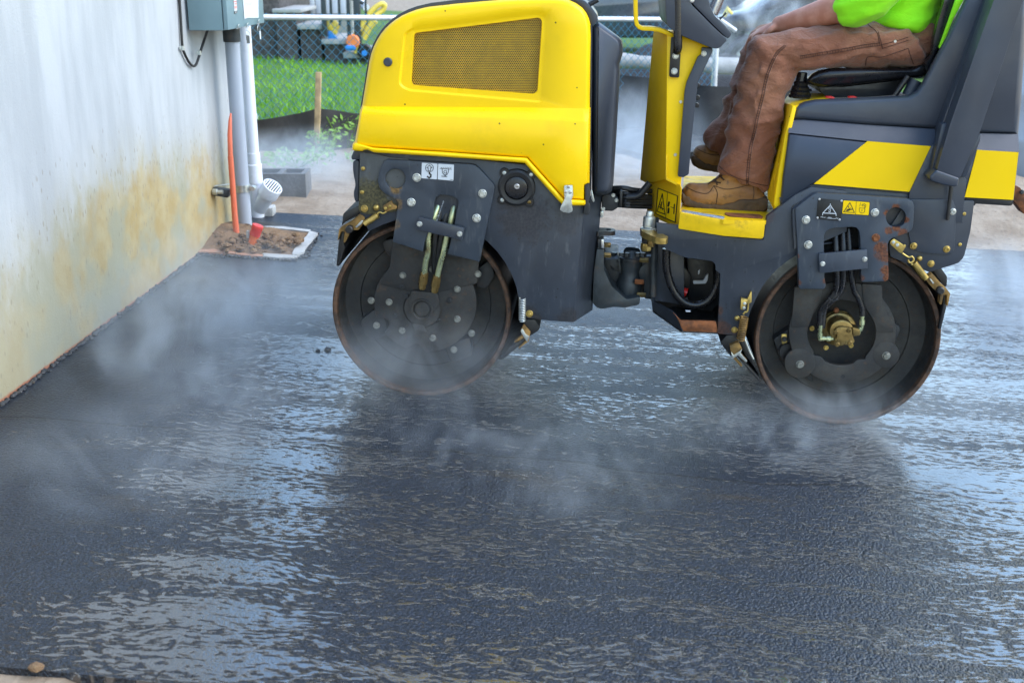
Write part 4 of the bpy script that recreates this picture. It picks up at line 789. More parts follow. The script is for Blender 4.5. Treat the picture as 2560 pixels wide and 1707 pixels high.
fl = M(*z8(752, 912)[0], .06)
mo = lathe('drive_motor', fl, [(0, -.005), (.040, -.005), (.050, .0), (.056, .002), (.057, .014), (.060, .016), (.060, .03)], MAT['brass'], roller, n=48)
rr = mpp(2100, 840)/2.3757
prism('motor_body', conv(z8, [(x, y) for x, y in disc(772, 925, 74, [], 30)]), .0, .06, MAT['brass'], mo, .006)
prism('motor_head', rnd(conv(z8, [(735, 905), (770, 895), (830, 905), (835, 950), (850, 985), (820, 1010), (790, 1000), (760, 1012), (728, 985), (745, 950)]), 5), -.018, .0, MAT['brass'], mo, .005)
bolts(z8, [(738, 928), (812, 917), (745, 1000), (820, 990)], -.018, 6.4, mo, 'socket', 'brass'); bolt(*z8(738, 797)[0], .055, 7, mo, 'hex', 'rustysteel'); bolts(z8, [(594, 906), (677, 1020), (826, 1007)], .05, 6.5, mo, 'socket', 'zincy')
prism('motor_port', rnd(conv(z8, [(835, 900), (880, 912), (880, 945), (838, 952)]), 3), -.01, .04, MAT['brass'], mo, .003)
for path in ([(733, 330), (738, 470), (742, 600), (735, 680), (690, 745), (648, 800), (640, 900)], [(778, 320), (782, 470), (780, 600), (765, 680), (715, 740), (668, 790), (655, 900)]):
    hoop('hydraulic_hose', conv(z8, path), 8.2, [-.0, -.022, -.02, -.005, 0, .01, .01], 'vinyl', roller, 12)
hoop('hydraulic_hose', conv(z8, [(812, 315), (820, 470), (828, 590), (845, 680), (872, 730), (890, 790), (892, 830)]), 7.6, [-.0, -.022, -.02, -.01, -.005, 0, 0], 'vinyl', roller, 12)
hoop('hose_tie', conv(z8, [(690, 720), (712, 740), (755, 735)]), 1.6, -.022, 'black', roller)
for a, b in (((893, 805), (890, 900)), ((645, 885), (640, 975)), ((640, 965), (720, 965)), ((888, 900), (860, 940))):
    p, q = M(*z8(*a)[0], .005), M(*z8(*b)[0], .005); L = (q-p).length; k = 17*rr
    lathe('hose_fitting', p, [(k*.6, 0), (k*.85, 0), (k*.85, L*.35), (k*.7, L*.38), (k*.7, L*.5), (k, L*.52), (k, L*.8), (k*.75, L*.84), (k*.7, L)], MAT['pipe'], roller, q-p, 10)
# ---- rear scrapers of drum 2
def z8p(x, y): return z8(x, y)[0]
sk = prism('spring_bracket', rnd(conv(zh, [(195, 205), (310, 280), (325, 300), (350, 285), (370, 305), (300, 415), (265, 395), (140, 280), (150, 240)]), 3), -.045, -.030, MAT['zincy'], roller, .002)
bolts(zh, [(187, 256), (243, 296)], -.0455, 4.6, sk, 'rivet', 'zinc', 'rivet')
tube('spring_hook', [M(*zh(*q)[0], -.04) for q in ((310, 410), (395, 465), (440, 455), (470, 490), (455, 530), (410, 540), (390, 500))], .0035, MAT['zincy'], roller, 8, 4)
spring('scraper_spring', M(*zh(470, 540)[0], -.035), M(*zh(640, 760)[0], -.035), 7.4*mpp(2300, 680), .0022, 14, 'zincy', roller)
prism('scraper_guard', rnd(conv(zh, [(740, 645), (850, 610), (940, 735), (935, 870), (905, 880), (850, 800)]), 3), -.01, .78, MAT['black'], roller, .003)
s3 = prism('scraper_arm', rnd(conv(zh, [(640, 760), (730, 690), (860, 840), (920, 890), (985, 975), (950, 1140), (935, 1150), (940, 990), (890, 990), (860, 1130), (830, 1120), (850, 980), (740, 900), (660, 800)]), 3), -.035, -.008, MAT['ochre'], roller, .003)
prism('arm_flange', rnd(conv(zh, [(695, 770), (715, 770), (760, 830), (740, 840)]), 1), -.041, -.034, MAT['zinc'], s3, .001); cyl('pivot_bush', *zh(855, 940)[0], -.055, -.02, 9.6, MAT['black'], s3, 24, .003)
prism('scraper_blade', conv(zh, [(895, 990), (945, 990), (930, 1170), (855, 1472), (815, 1468), (880, 1160)]), -.012, .78, MAT['black'], roller, .002)
s4 = prism('spring_bracket', rnd(conv(zg, [(345, 165), (450, 185), (500, 60), (520, 65), (515, 230), (470, 260), (440, 250), (385, 360), (335, 350)]), 2), -.045, -.03, MAT['zincy'], roller, .002)
bolts(zg, [(402, 252), (390, 324)], -.0455, 4.2, s4, 'rivet', 'zinc', 'rivet')
tube('spring_hook', [M(*zg(*q)[0], -.04) for q in ((460, 250), (455, 330), (440, 390), (410, 390), (380, 430))], .0032, MAT['zincy'], roller, 8, 4)
spring('scraper_spring', M(*zg(400, 470)[0], -.04), M(*zg(335, 850)[0], -.04), 9.2*mpp(1860, 820), .0024, 13, 'ochre', roller)
bolt(*zg(280, 492)[0], -.021, 7.2, roller, 'dome', 'zincy'); bolt(*zg(236, 684)[0], -.021, 8, roller, 'nut', 'zincy')
prism('scraper_guard', rnd(conv(zg, [(110, 770), (280, 770), (330, 900), (180, 1120), (5, 895)]), 3), -.015, .78, MAT['black'], roller, .003)
s5 = prism('scraper_arm', rnd(conv(zg, [(160, 940), (300, 880), (365, 1000), (330, 1060), (445, 1190), (430, 1215), (400, 1200), (290, 1100), (250, 1130), (370, 1270), (345, 1285), (215, 1150), (180, 1050)]), 2), -.035, -.01, MAT['ochre'], roller, .002)
prism('arm_flange', rnd(conv(zg, [(180, 1040), (225, 1095), (330, 1030), (360, 995), (335, 1060), (445, 1190), (428, 1213), (290, 1098), (245, 1130), (215, 1150)]), 1), -.041, -.034, MAT['zinc'], s5, .001)
prism('scraper_blade', conv(zg, [(270, 1110), (300, 1095), (660, 1490), (640, 1530), (560, 1440)]), -.02, .78, MAT['black'], roller, .002)
hoop('scraper_rod', conv(zg, [(395, 810), (470, 1000), (545, 1160)]), 2.6, -.02, 'zinc', roller); prism('blade_mount', conv(zg, [(395, 810), (545, 1160), (650, 1440), (560, 1300), (400, 1080), (300, 860)]), .0, .76, MAT['black'], roller, .003)
# tow bar behind the machine
prism('tow_bracket', rnd(conv(z7, [(1890, 1330), (1930, 1310), (2010, 1420), (2010, 1520), (1960, 1500), (1885, 1400)]), 3), .3, .36, MAT['rustysteel'], roller, .003)
bolts(z7, [(1945, 1345)], .3, 6, roller, 'hex', 'castings')
# ================================================================== THE OPERATOR
person = empty('person', M(2100, 160, .4), 'man in lime shirt and brown work trousers seated on the roller, hand on knee', 'person')
def sec(a, b, d, hd, n=24, da=0, db=0, sq=1.0):   # oval cross section spanning two photo pixels, half depth hd
    A, Bq = M(*a, d+da), M(*b, d+db); c = (A+Bq)/2; e = (A-Bq)/2; out = []
    for k in range(n):
        t = 2*math.pi*k/n; ct, st = math.cos(t), math.sin(t)
        ct = math.copysign(abs(ct)**sq, ct); st = math.copysign(abs(st)**sq, st); out.append(c+e*ct+V*hd*st)
    return out
def refine(secs, k=3):                             # smooth interpolation of cross sections
    out = []; n = len(secs)
    for i in range(n-1):
        a, b, c, d = secs[max(i-1, 0)], secs[i], secs[i+1], secs[min(i+2, n-1)]
        for j in range(k):
            t = j/k; out.append([.5*((2*q)+(r-p)*t+(2*p-5*q+4*r-s)*t*t+(3*q-p-3*r+s)*t**3) for p, q, r, s in zip(a, b, c, d)])
    out.append(secs[-1]); return out
def organic(name, build, voxel, it, mat, parent, disp=None, fac=.5):
    bm = bmesh.new(); build(bm); bmesh.ops.recalc_face_normals(bm, faces=bm.faces[:])
    me = bpy.data.meshes.new(name+'_raw'); bm.to_mesh(me); bm.free()
    o = bpy.data.objects.new(name+'_raw', me); COL.objects.link(o)
    m = o.modifiers.new('r', 'REMESH'); m.mode = 'VOXEL'; m.voxel_size = voxel
    s = o.modifiers.new('s', 'SMOOTH'); s.iterations = it; s.factor = fac
    ev = bpy.data.meshes.new_from_object(o.evaluated_get(bpy.context.evaluated_depsgraph_get()))
    bpy.data.objects.remove(o); bpy.data.meshes.remove(me)
    bm = bmesh.new(); bm.from_mesh(ev); bpy.data.meshes.remove(ev); bm.normal_update()
    if disp:
        mv = [(v, v.normal*disp(v.co, v.normal)) for v in bm.verts]
        for v, q in mv: v.co += q
    bvh = BVHTree.FromBMesh(bm)
    return mkbm(name, bm, mat, parent, 80, False), bvh
def oncloth(bvh, pts, off=.001):
    out = []
    for p in pts:
        r = ray(*p).normalized(); h = bvh.ray_cast(CAM, r)
        if h[0] is not None: out.append(h[0]-r*off)
    return out
def s6(*q): return z6(*q)[0]
def s7(*q): return z7(*q)[0]
NL, FL = .185, .47           # depth of the near and the far leg
def trousers(bm):
    near = [sec(s7(1060, 165), s7(1230, 455), .30, .19), sec(s7(900, 158), s7(1050, 474), .27, .15), sec(s7(740, 166), s7(820, 474), .235, .11), sec(s7(560, 182), s7(640, 470), .21, .098), sec(s7(420, 205), s7(500, 480), NL, .092),
            sec(s7(250, 236), s7(385, 500), NL, .088), sec(s7(120, 262), s7(340, 440), NL, .084), sec(s6(1008, 240), s6(1285, 440), NL, .082), sec(s6(958, 335), s6(1284, 490), NL, .085), sec(s6(925, 450), s6(1255, 560), NL, .084), sec(s6(897, 560), s6(1214, 650), NL, .083),
            sec(s6(868, 700), s6(1196, 760), NL, .084), sec(s6(838, 830), s6(1168, 890), NL, .086), sec(s6(816, 950), s6(1140, 1000), NL, .088), sec(s6(786, 1042), s6(1118, 1085), NL, .09), sec(s6(776, 1090), s6(1106, 1160), NL, .09), sec(s6(776, 1108), s6(1092, 1238), NL, .086)]
    add_loft(bm, refine(near))
    far = [sec(s7(1060, 150), s7(1230, 420), .45, .17), sec(s7(850, 128), s7(900, 440), FL, .12), sec(s7(640, 126), s7(650, 420), FL, .098), sec(s7(400, 142), s7(430, 430), FL, .09), sec(s7(200, 158), s7(330, 420), FL, .086), sec(s6(1050, 168), s6(1290, 380), FL, .082), sec(s6(985, 215), s6(1250, 400), FL, .082),
           sec(s6(942, 300), s6(1215, 440), FL, .08), sec(s6(880, 440), s6(1150, 540), FL, .08), sec(s6(835, 600), s6(1080, 680), FL, .08), sec(s6(780, 750), s6(1010, 820), FL, .08), sec(s6(725, 830), s6(960, 900), FL, .08), sec(s6(684, 878), s6(910, 1000), FL, .08), sec(s6(684, 905), s6(880, 1090), FL, .076)]
    add_loft(bm, refine(far))
    hip = [sec(s7(760, 150), s7(930, 440), .36, .20), sec(s7(930, 146), s7(1130, 470), .37, .225), sec(s7(1060, 150), s7(1245, 440), .38, .215), sec(s7(1120, 110), s7(1300, 350), .38, .20), sec(s7(1060, 60), s7(1330, 230), .38, .18)]
    add_loft(bm, refine(hip))
def ridge(p, q): return abs(noise.noise(p))*2*q
def wr(co, n):
    u, w, v = co.dot(U), co.dot(W), co.dot(V)
    kx, kz = M(1740, 110, NL).dot(U), M(1740, 110, NL).dot(W)      # the knee
    r = 0
    rg = lambda q: max(0.0, 1-abs(noise.noise(q))*4.5)
    if w < kz-.04 and u < kx+.2:           # lower leg: slanting folds, tighter near the hem and behind the knee
        a = Vector((u*.55+w*.8, w*.55-u*.8, v))
        r += (noise.noise(Vector((a.x*10, a.y*34, v*7)))*.006 + noise.noise(Vector((a.x*22, a.y*62, v*14+3)))*.0022) + rg(Vector((a.x*6, a.y*17, v*5+21)))*.0042
        hz = M(1890, 460, NL).dot(W); k = max(0, 1-abs(w-hz)/.10)
        r += k*noise.noise(Vector((u*9, w*52, v*9+9)))*.008
        k2 = max(0, 1-(Vector((u-kx-.14, w-kz+.19))).length/.16)
        r += k2*noise.noise(Vector((u*20+w*26, (w-u)*9, v*9)))*.010
    else:
        r += noise.noise(Vector((u*13+w*10, (w-u*.25)*30, v*8)))*.0045 + noise.noise(Vector((u*30, w*52, v*18)))*.0018 + rg(Vector((u*6+w*6, (w-u*.35)*16, v*5+4)))*.0040
        k2 = max(0, 1-(Vector((u-kx-.52, w-kz-.02))).length/.20)
        r += k2*noise.noise(Vector((u*30-w*24, (w+u)*10, v*9)))*.009
    return r*1.9
tr, tbvh = organic('trousers', trousers, .0085, 5, MAT['trousers'], person, wr)
def seam(name, zf_, pts, w=3.0):
    path = oncloth(tbvh, [tuple(p) for p in smooth_path([Vector((*zf_(*q)[0], 0)).to_3d() for q in pts], 10)] if False else sm2([zf_(*q)[0] for q in pts]), .0008)
    if len(path) > 3: bar(name, path, w*mpp(1900, 200, .1), .0016, MAT['seam'], tr, side=path[0].cross(V) if False else None)
def sm2(pts, n=8):
    return [(p.x, p.y) for p in smooth_path([Vector((x, y, 0)) for x, y in pts], n)]
def seamline(name, pts, rpx, mat):
    path = oncloth(tbvh, sm2(pts), .0004)
    if len(path) > 3: tube(name, path, rpx*mpp(1900, 200, .1), MAT[mat], tr, 6)
leg_seam = [s6(*q) for q in ((1210, 300), (1160, 345), (1120, 420), (1085, 520), (1060, 640), (1030, 760), (1010, 860), (985, 960), (970, 1080), (962, 1180), (965, 1210))]
for k in (-1, 1): seamline('seam', [(x+k*2.6, y+k*1.2) for x, y in leg_seam], 1.0, 'seam'); 
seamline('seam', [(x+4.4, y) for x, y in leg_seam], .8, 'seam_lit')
ts = [s7(*q) for q in ((395, 402), (500, 385), (620, 365), (760, 340), (860, 322), (950, 312))]
for k in (-1, 1): seamline('seam', [(x, y+k*3.4) for x, y in ts], 1.0, 'seam')
# stitches across the double seams, one short bar after another
bm = bmesh.new()
for L, st, dxy in ((sm2(leg_seam, 14), 2, (3.2, 1.2)), (sm2(ts, 14), 2, (0, 3.6))):
    for i in range(0, len(L), st):
        a = oncloth(tbvh, [(L[i][0]-dxy[0], L[i][1]-dxy[1]), (L[i][0]+dxy[0], L[i][1]+dxy[1])], .0006)
        if len(a) == 2 and (a[1]-a[0]).length > 1e-4: add_tube(bm, a, .0009, 4)
tag(mkbm('stitching', bm, MAT['seam'], tr), kind='stuff')
for pts in ([(950, 320), (1060, 290), (1150, 262)], [(965, 342), (1070, 310), (1150, 285)], [(940, 225), (960, 300), (970, 345)], [(850, 460), (868, 400), (960, 402), (1060, 372), (1150, 340)], [(1150, 340), (1168, 400), (1185, 450)], [(870, 175), (930, 230), (950, 310)]):
    seamline('pocket_seam', [s7(*q) for q in pts], 1.0, 'seam')
for y in (1180,): seamline('hem', [s6(*q) for q in ((778, 1085), (830, 1130), (900, 1165), (965, 1185), (1040, 1205), (1094, 1214))], 1.0, 'seam')
rv = oncloth(tbvh, [s7(1058, 292)], .001)
if rv: lathe('rivet', rv[0], [(0, .002), (.004, .002), (.005, 0)], MAT['silver'], tr, -V, 14)
def body(bm):
    T = lambda x, y, x2, y2, d, hd: sec(s7(x, y), s7(x2, y2), d, hd)
    add_loft(bm, refine([T(1000, 200, 1290, 330, .38, .15), T(900, 30, 1320, 80, .38, .16), T(930, -180, 1360, -140, .38, .17), T(980, -400, 1420, -360, .38, .18), T(1060, -560, 1420, -540, .38, .14), T(1140, -640, 1330, -620, .38, .07), T(1120, -720, 1300, -700, .38, .06)]))
    hc_ = M(*s7(1170, -860), .38); b1 = U
    bmesh.ops.create_icosphere(bm, subdivisions=3, radius=1, matrix=Matrix.Translation(hc_) @ Matrix.Diagonal((.098, .078, .118, 1)))
    nose = hc_-U*.105-W*.012; add_tube(bm, [nose+U*.03+W*.03, nose, nose+U*.03-W*.012], [.008, .014, .009], 8)
    bmesh.ops.create_icosphere(bm, subdivisions=2, radius=1, matrix=Matrix.Translation(hc_-U*.055-W*.075) @ Matrix.Diagonal((.05, .05, .05, 1)))
    for s in (-1, 1): bmesh.ops.create_icosphere(bm, subdivisions=2, radius=1, matrix=Matrix.Translation(hc_+V*s*.078-W*.01+U*.01) @ Matrix.Diagonal((.018, .009, .032, 1)))
    for side in (0, 1):
        if side == 0:      # near arm, hand laid on the far knee
            arm = [M(*s7(1180, -430), .19), M(*s7(1040, -200), .13), M(*s7(880, 0), .13), M(*s7(780, 50), .15), M(*s7(640, 66), .20), M(*s7(480, 118), .26), M(*s7(330, 160), .31), M(*s7(230, 185), .35)]
            rad = [.062, .054, .049, .050, .047, .042, .034, .030]
        else:
            arm = [M(*s7(1180, -430), .57), M(*s7(1020, -200), .63), M(*s7(860, 0), .62), M(*s7(700, 30), .58), M(*s7(560, 80), .55), M(*s7(460, 120), .53)]
            rad = [.062, .054, .049, .046, .040, .030]
        add_tube(bm, smooth_path(arm, 4), [rad[min(len(rad)-1, i//4)]+(rad[min(len(rad)-1, i//4+1)]-rad[min(len(rad)-1, i//4)])*(i % 4)/4 for i in range(4*(len(arm)-1)+1)], 16)
        w0, w1 = arm[-1], arm[-1]+(arm[-1]-arm[-2]).normalized()*.01
        f = (arm[-1]-arm[-2]).normalized(); lat = V if side == 0 else -V
        palm = [w0-f*.01, w0+f*.03-W*.004, w0+f*.075-W*.01]
        up_ = f.cross(V).normalized(); up_ = up_ if up_.z > 0 else -up_
        rings = []
        for p, a, b in ((palm[0], .027, .021), (palm[1], .040, .019), (palm[2], .042, .016)):
            rings.append([p+V*a*math.cos(2*math.pi*k/16)+up_*b*math.sin(2*math.pi*k/16) for k in range(16)])
        add_loft(bm, rings)
        for i, L in enumerate((.072, .082, .078, .062)):
            b = palm[2]+V*(i-1.5)*.0205-f*.008*abs(i-1.3)+up_*.002
            add_tube(bm, smooth_path([b-f*.015, b, b+f*L*.42-up_*.006, b+f*L*.72-up_*.026, b+f*L*.88-up_*.050], 3), [.0100, .0098, .0095, .0092, .0092, .009, .009, .0088, .0086, .0084, .008, .0076, .007], 10)
        b = palm[0]+lat*(-.030)+f*.018
        add_tube(bm, smooth_path([b, b-lat*.022+f*.022, b-lat*.032+f*.05-up_*.010, b-lat*.030+f*.070-up_*.022], 3), [.0125, .012, .0115, .011, .011, .0105, .010, .0095, .009, .008], 10)
bd, _ = organic('body', body, .0055, 2, MAT['skin'], person)
hc_ = M(*s7(1170, -860), .38)
def hairb(bm):
    bmesh.ops.create_icosphere(bm, subdivisions=4, radius=1, matrix=Matrix.Translation(hc_+U*.014+W*.018) @ Matrix.Diagonal((.100, .085, .115, 1)))
    bmesh.ops.delete(bm, geom=[v for v in bm.verts if (v.co-hc_).dot(W) < -.05 or ((v.co-hc_).dot(U) < -.045 and (v.co-hc_).dot(W) < .055)], context='VERTS')
    bmesh.ops.solidify(bm, geom=bm.faces[:], thickness=.006)
bm = bmesh.new(); hairb(bm); mkbm('hair', bm, MAT['hair'], person)
for s in (-1, 1):
    e = hc_-U*.088+V*s*.030+W*.018; lathe('eye', e, [(0, .006), (.006, .005), (.011, 0), (.008, -.006)], MAT['white'], person, -U, 14); lathe('pupil', e, [(0, .0075), (.0045, .0065), (.005, .004)], MAT['hair'], person, -U, 12)
bar('mouth', [hc_-U*.095+V*q-W*.062+U*abs(q)*.5 for q in (-.022, -.01, 0, .01, .022)], .004, .006, MAT['seam'], person, side=W)
def shirt(bm):
    T = lambda x, y, x2, y2, d, hd: sec(s7(x, y), s7(x2, y2), d, hd)
    add_loft(bm, refine([T(780, 148, 1306, 274, .38, .175), T(775, 128, 1322, 232, .38, .205), T(800, 60, 1350, 130, .38, .205), T(850, -60, 1392, -20, .38, .20), T(920, -220, 1420, -180, .38, .195), T(960, -420, 1450, -380, .38, .20), T(1050, -590, 1430, -560, .38, .155), T(1110, -640, 1345, -615, .38, .085)]))
    for pts, rad in (([M(*s7(1180, -440), .20), M(*s7(1040, -210), .13), M(*s7(900, -30), .125), M(*s7(805, 36), .140), M(*s7(735, 62), .155), M(*s7(712, 70), .165)], [.080, .076, .072, .070, .064, .052]), ([M(*s7(1180, -440), .56), M(*s7(1020, -210), .63), M(*s7(880, -20), .62)], [.08, .074, .068])):
        P = smooth_path(pts, 4); add_tube(bm, P, [rad[min(len(rad)-1, i//4)]+(rad[min(len(rad)-1, i//4+1)]-rad[min(len(rad)-1, i//4)])*(i % 4)/4 for i in range(len(P))], 20)
def wsh(co, n):
    u, w, v = co.dot(U), co.dot(W), co.dot(V); hz = M(*s7(1000, 120), .2).dot(W); k = max(.3, 1-abs(w-hz)/.16)
    return k*(noise.noise(Vector((u*8+w*5, w*30-u*10, v*8)))*.010+noise.noise(Vector((u*22, w*60-u*22, v*14)))*.004)
shirt_o, _ = organic('shirt', shirt, .008, 4, MAT['hivis'], person, wsh)
def boot(dd, ox, oy, k):
    def q(x, y): return (z5(x, y)[0][0]+ox, z5(x, y)[0][1]+oy)
    def up_(bm):
        S = lambda a, b, hd, dz=0: sec(q(*a), q(*b), dd+dz, hd, sq=.9)
        add_loft(bm, refine([S((946, 300), (952, 345), .018), S((962, 252), (968, 390), .036), S((1000, 228), (1010, 405), .047), S((1060, 228), (1075, 418), .052), S((1130, 226), (1150, 424), .050), S((1180, 195), (1240, 428), .046), S((1230, 160), (1350, 428), .044), S((1330, 165), (1440, 428), .044), S((1420, 200), (1520, 428), .044), S((1490, 240), (1560, 420), .040), S((1535, 275), (1566, 400), .026)]))
        add_loft(bm, refine([S((1215, 165), (1555, 250), .044), S((1275, 60), (1560, 160), .044), S((1320, -60), (1575, 40), .044)]))
    n = 'boot'
    o, bv = organic(n, up_, .006, 3, MAT['boot'], person, lambda c, nn: noise.noise(c*45)*.0022+noise.noise(c*120)*.001)
    def sole(bm):
        pts = [q(*p) for p in ((938, 318), (944, 360), (958, 388), (1040, 414), (1120, 430), (1200, 440), (1290, 436), (1420, 442), (1480, 446), (1540, 432), (1566, 405), (1570, 345), (1560, 328), (1500, 344), (1430, 352), (1380, 348), (1310, 372), (1230, 388), (1100, 372), (1030, 356), (975, 325), (950, 300))]
        add_prism(bm, pts, dd-.052, dd+.052)
    so_, sv = organic('sole', sole, .006, 2, MAT['sole'], o, lambda c, nn: noise.noise(c*70)*.004)
    lb = [((1135, 232), (1180, 200)), ((1160, 222), (1205, 186)), ((1190, 200), (1235, 170)), ((1200, 240), (1180, 190)), ((1225, 225), (1165, 215)), ((1250, 205), (1215, 170))]
    def cast(pts):
        out = []
        for p in pts:
            r = ray(*p).normalized(); h = bv.ray_cast(CAM, r)
            if h[0] is not None: out.append(h[0]-r*.001)
        return out
    for a, b in lb:
        P = cast(sm2([q(*a), q(*b)], 8) if False else [(q(*a)[0]+(q(*b)[0]-q(*a)[0])*i/6, q(*a)[1]+(q(*b)[1]-q(*a)[1])*i/6) for i in range(7)])
        if len(P) > 2: tube('lace', P, .0026, MAT['lace'], o, 6)
    for L in ([(1175, 245), (1260, 270), (1340, 262), (1450, 240), (1530, 268)], [(1460, 250), (1466, 300), (1458, 345)], [(965, 250), (1050, 290), (1130, 300), (1175, 245)], [(1175, 245), (1200, 300), (1190, 380)]):
        P = cast(sm2([q(*p) for p in L], 6))
        if len(P) > 2: tube('boot_seam', P, .0012, MAT['lace'], o, 5)
    return o
boot(.165, 0, 0, 1)
boot(.47, 26, -96, 1)
# ================================================================== THE SETTING
def asphalt_mat():
    t = NT('wet_fresh_asphalt'); p = t.pos()
    # axes along and across the rolling direction
    q = t.n('VectorRotate', rotation_type='Z_AXIS', _in={'Vector': p, 'Angle': -math.atan2(U.y, U.x)+.03}).outputs[0]
    warp = t.noise(p, 1.6, 3); wv = t.n('CombineXYZ'); t.put(wv.inputs[1], t.math('MULTIPLY', t.math('SUBTRACT', warp, .5), .22))
    q2 = t.n('VectorMath', operation='ADD'); t.put(q2.inputs[0], q); t.put(q2.inputs[1], wv); q2 = q2.outputs[0]
    ag = t.n('TexVoronoi', {'Scale': 210.0, 'Randomness': 1.0}); t.put(ag.inputs['Vector'], p)
    ag2 = t.n('TexVoronoi', {'Scale': 110.0, 'Randomness': 1.0}); t.put(ag2.inputs['Vector'], p)
    streak = t.noise(t.scale(q2, (.5, 8.0, 1)), 1.0, 6, .60)
    pool = t.noise(t.scale(q2, (.7, 1.7, 1)), 1.0, 5, .55)
    frag = t.noise(t.scale(q2, (26, 78, 1)), 1.0, 6, .62, .2)
    worm = t.noise(t.scale(q2, (42, 92, 1)), 1.0, 4, .6, .8)
    ridge = t.math('POWER', t.math('SUBTRACT', 1.0, t.math('ABSOLUTE', t.math('MULTIPLY', t.math('SUBTRACT', worm, .5), 3.5)), clamp=True), 1.5)
    thin = t.noise(t.scale(q2, (.45, 10.0, 1)), 1.0, 7, .66, .15)                    # long thin roller streaks
    film = t.math('ADD', t.math('MULTIPLY', thin, .58), t.math('MULTIPLY', pool, .40))
    film = t.math('ADD', film, t.math('MULTIPLY', t.math('SUBTRACT', frag, .5), .92))
    sep = t.n('SeparateXYZ'); t.put(sep.inputs[0], p)
    lane = t.ramp(sep.outputs[0], G(110, 1100).x, G(740, 1100).x, -.17, .065)       # the strip along the house is drier
    film = t.math('SUBTRACT', t.math('ADD', film, lane), t.ramp(sep.outputs[0], G(780, 1100).x, G(980, 1100).x, 0, .095)); film = t.math('ADD', film, t.ramp(sep.outputs[0], G(1850, 1100).x, G(2350, 1100).x, 0, .10))
    wet = t.ramp(film, .495, .56)
    base = t.mix(t.ramp(ag.outputs['Color'], .2, .9), (.006, .009, .014), (.022, .030, .046))
    base = t.mix(t.ramp(ag2.outputs['Color'], .90, .96), base, (.050, .051, .054))
    tan_ = t.ramp(t.noise(t.scale(q2, (1.2, 5, 1)), 1.0, 5), .60, .74)
    base = t.mix(t.math('MULTIPLY', tan_, .5), base, (.050, .034, .014))
    base = t.mix(t.math('MULTIPLY', wet, .5), base, (.005, .006, .008))
    rough = t.mix(t.ramp(t.noise(p, 5, 4), .35, .65), (.30, .30, .30), (.42, .42, .42))
    grain = t.math('ADD', t.math('MULTIPLY', ag.outputs['Distance'], -.9), t.math('MULTIPLY', ag2.outputs['Distance'], -1.0))
    dry = t.math('SUBTRACT', 1.0, t.math('MULTIPLY', wet, .90))
    qs = t.n('SeparateXYZ'); t.put(qs.inputs[0], q2); an_ = -math.atan2(U.y, U.x)+.03; g0 = G(1150, 1142)
    lap = t.math('SUBTRACT', qs.outputs[1], g0.x*math.sin(an_)+g0.y*math.cos(an_)+.012)          # joint between two roller passes
    near = t.ramp(lap, .03, -.03); seam = t.ramp(t.math('ABSOLUTE', lap), .011, .003)
    base = t.mix(t.math('MULTIPLY', seam, .8), base, (.004, .004, .005))
    n1 = t.bump(t.math('SUBTRACT', t.math('MULTIPLY', t.math('MULTIPLY', grain, dry), t.math('ADD', t.math('MULTIPLY', near, .5), .5)), t.math('MULTIPLY', seam, .5)), .75, .0042)
    n2 = t.bump(t.ramp(film, .48, .58), .7, .0018, n1)                              # rim of the water film
    n3 = t.bump(t.math('MULTIPLY', ridge, .5), .22, .0010, n2)
    return t.pbr(Base_Color=base, Roughness=rough, Normal=n3, IOR=1.5, Coat_Weight=wet, Coat_Roughness=.07, Coat_IOR=2.6, Coat_Normal=n3)
def soil_mat(name, a, b, c, scale=14, bump=.8):
    t = NT(name); p = t.pos(); n = t.noise(p, scale, 8, .65); n2 = t.noise(p, scale*5, 6, .6)
    col = t.mix(t.ramp(n, .35, .65), a, b); col = t.mix(t.math('MULTIPLY', t.ramp(n2, .55, .7), .6), col, c)
    return t.pbr(Base_Color=col, Roughness=.9, Normal=t.bump(n2, bump, .012))
MAT['asphalt'] = asphalt_mat()
MAT['soil'] = soil_mat('dry_tan_soil', (.34, .27, .20), (.24, .18, .125), (.16, .115, .075), 6)
MAT['dirt'] = soil_mat('dug_brown_soil', (.24, .145, .075), (.16, .092, .045), (.38, .27, .15), 22, 1.0)
MAT['concrete'] = soil_mat('grey_concrete', (.42, .42, .41), (.34, .34, .33), (.26, .25, .23), 9, .3)
MAT['mortar'] = soil_mat('brick_red_mortar', (.42, .20, .12), (.36, .22, .15), (.30, .26, .22), 16, .4)
MAT['lawn'] = soil_mat('lawn_earth', (.07, .16, .016), (.05, .12, .012), (.10, .17, .03), 2, .6)
# asphalt sheet: far edge and near edge run straight, like the lane
n0, n1_ = G(0, 1664), G(470, 1712); f0, f1 = G(690, 531), G(2560, 628)
def online(a, b, x): t = (x-a.x)/(b.x-a.x); p = a+(b-a)*t; return Vector((x, p.y, gz(x, p.y)))
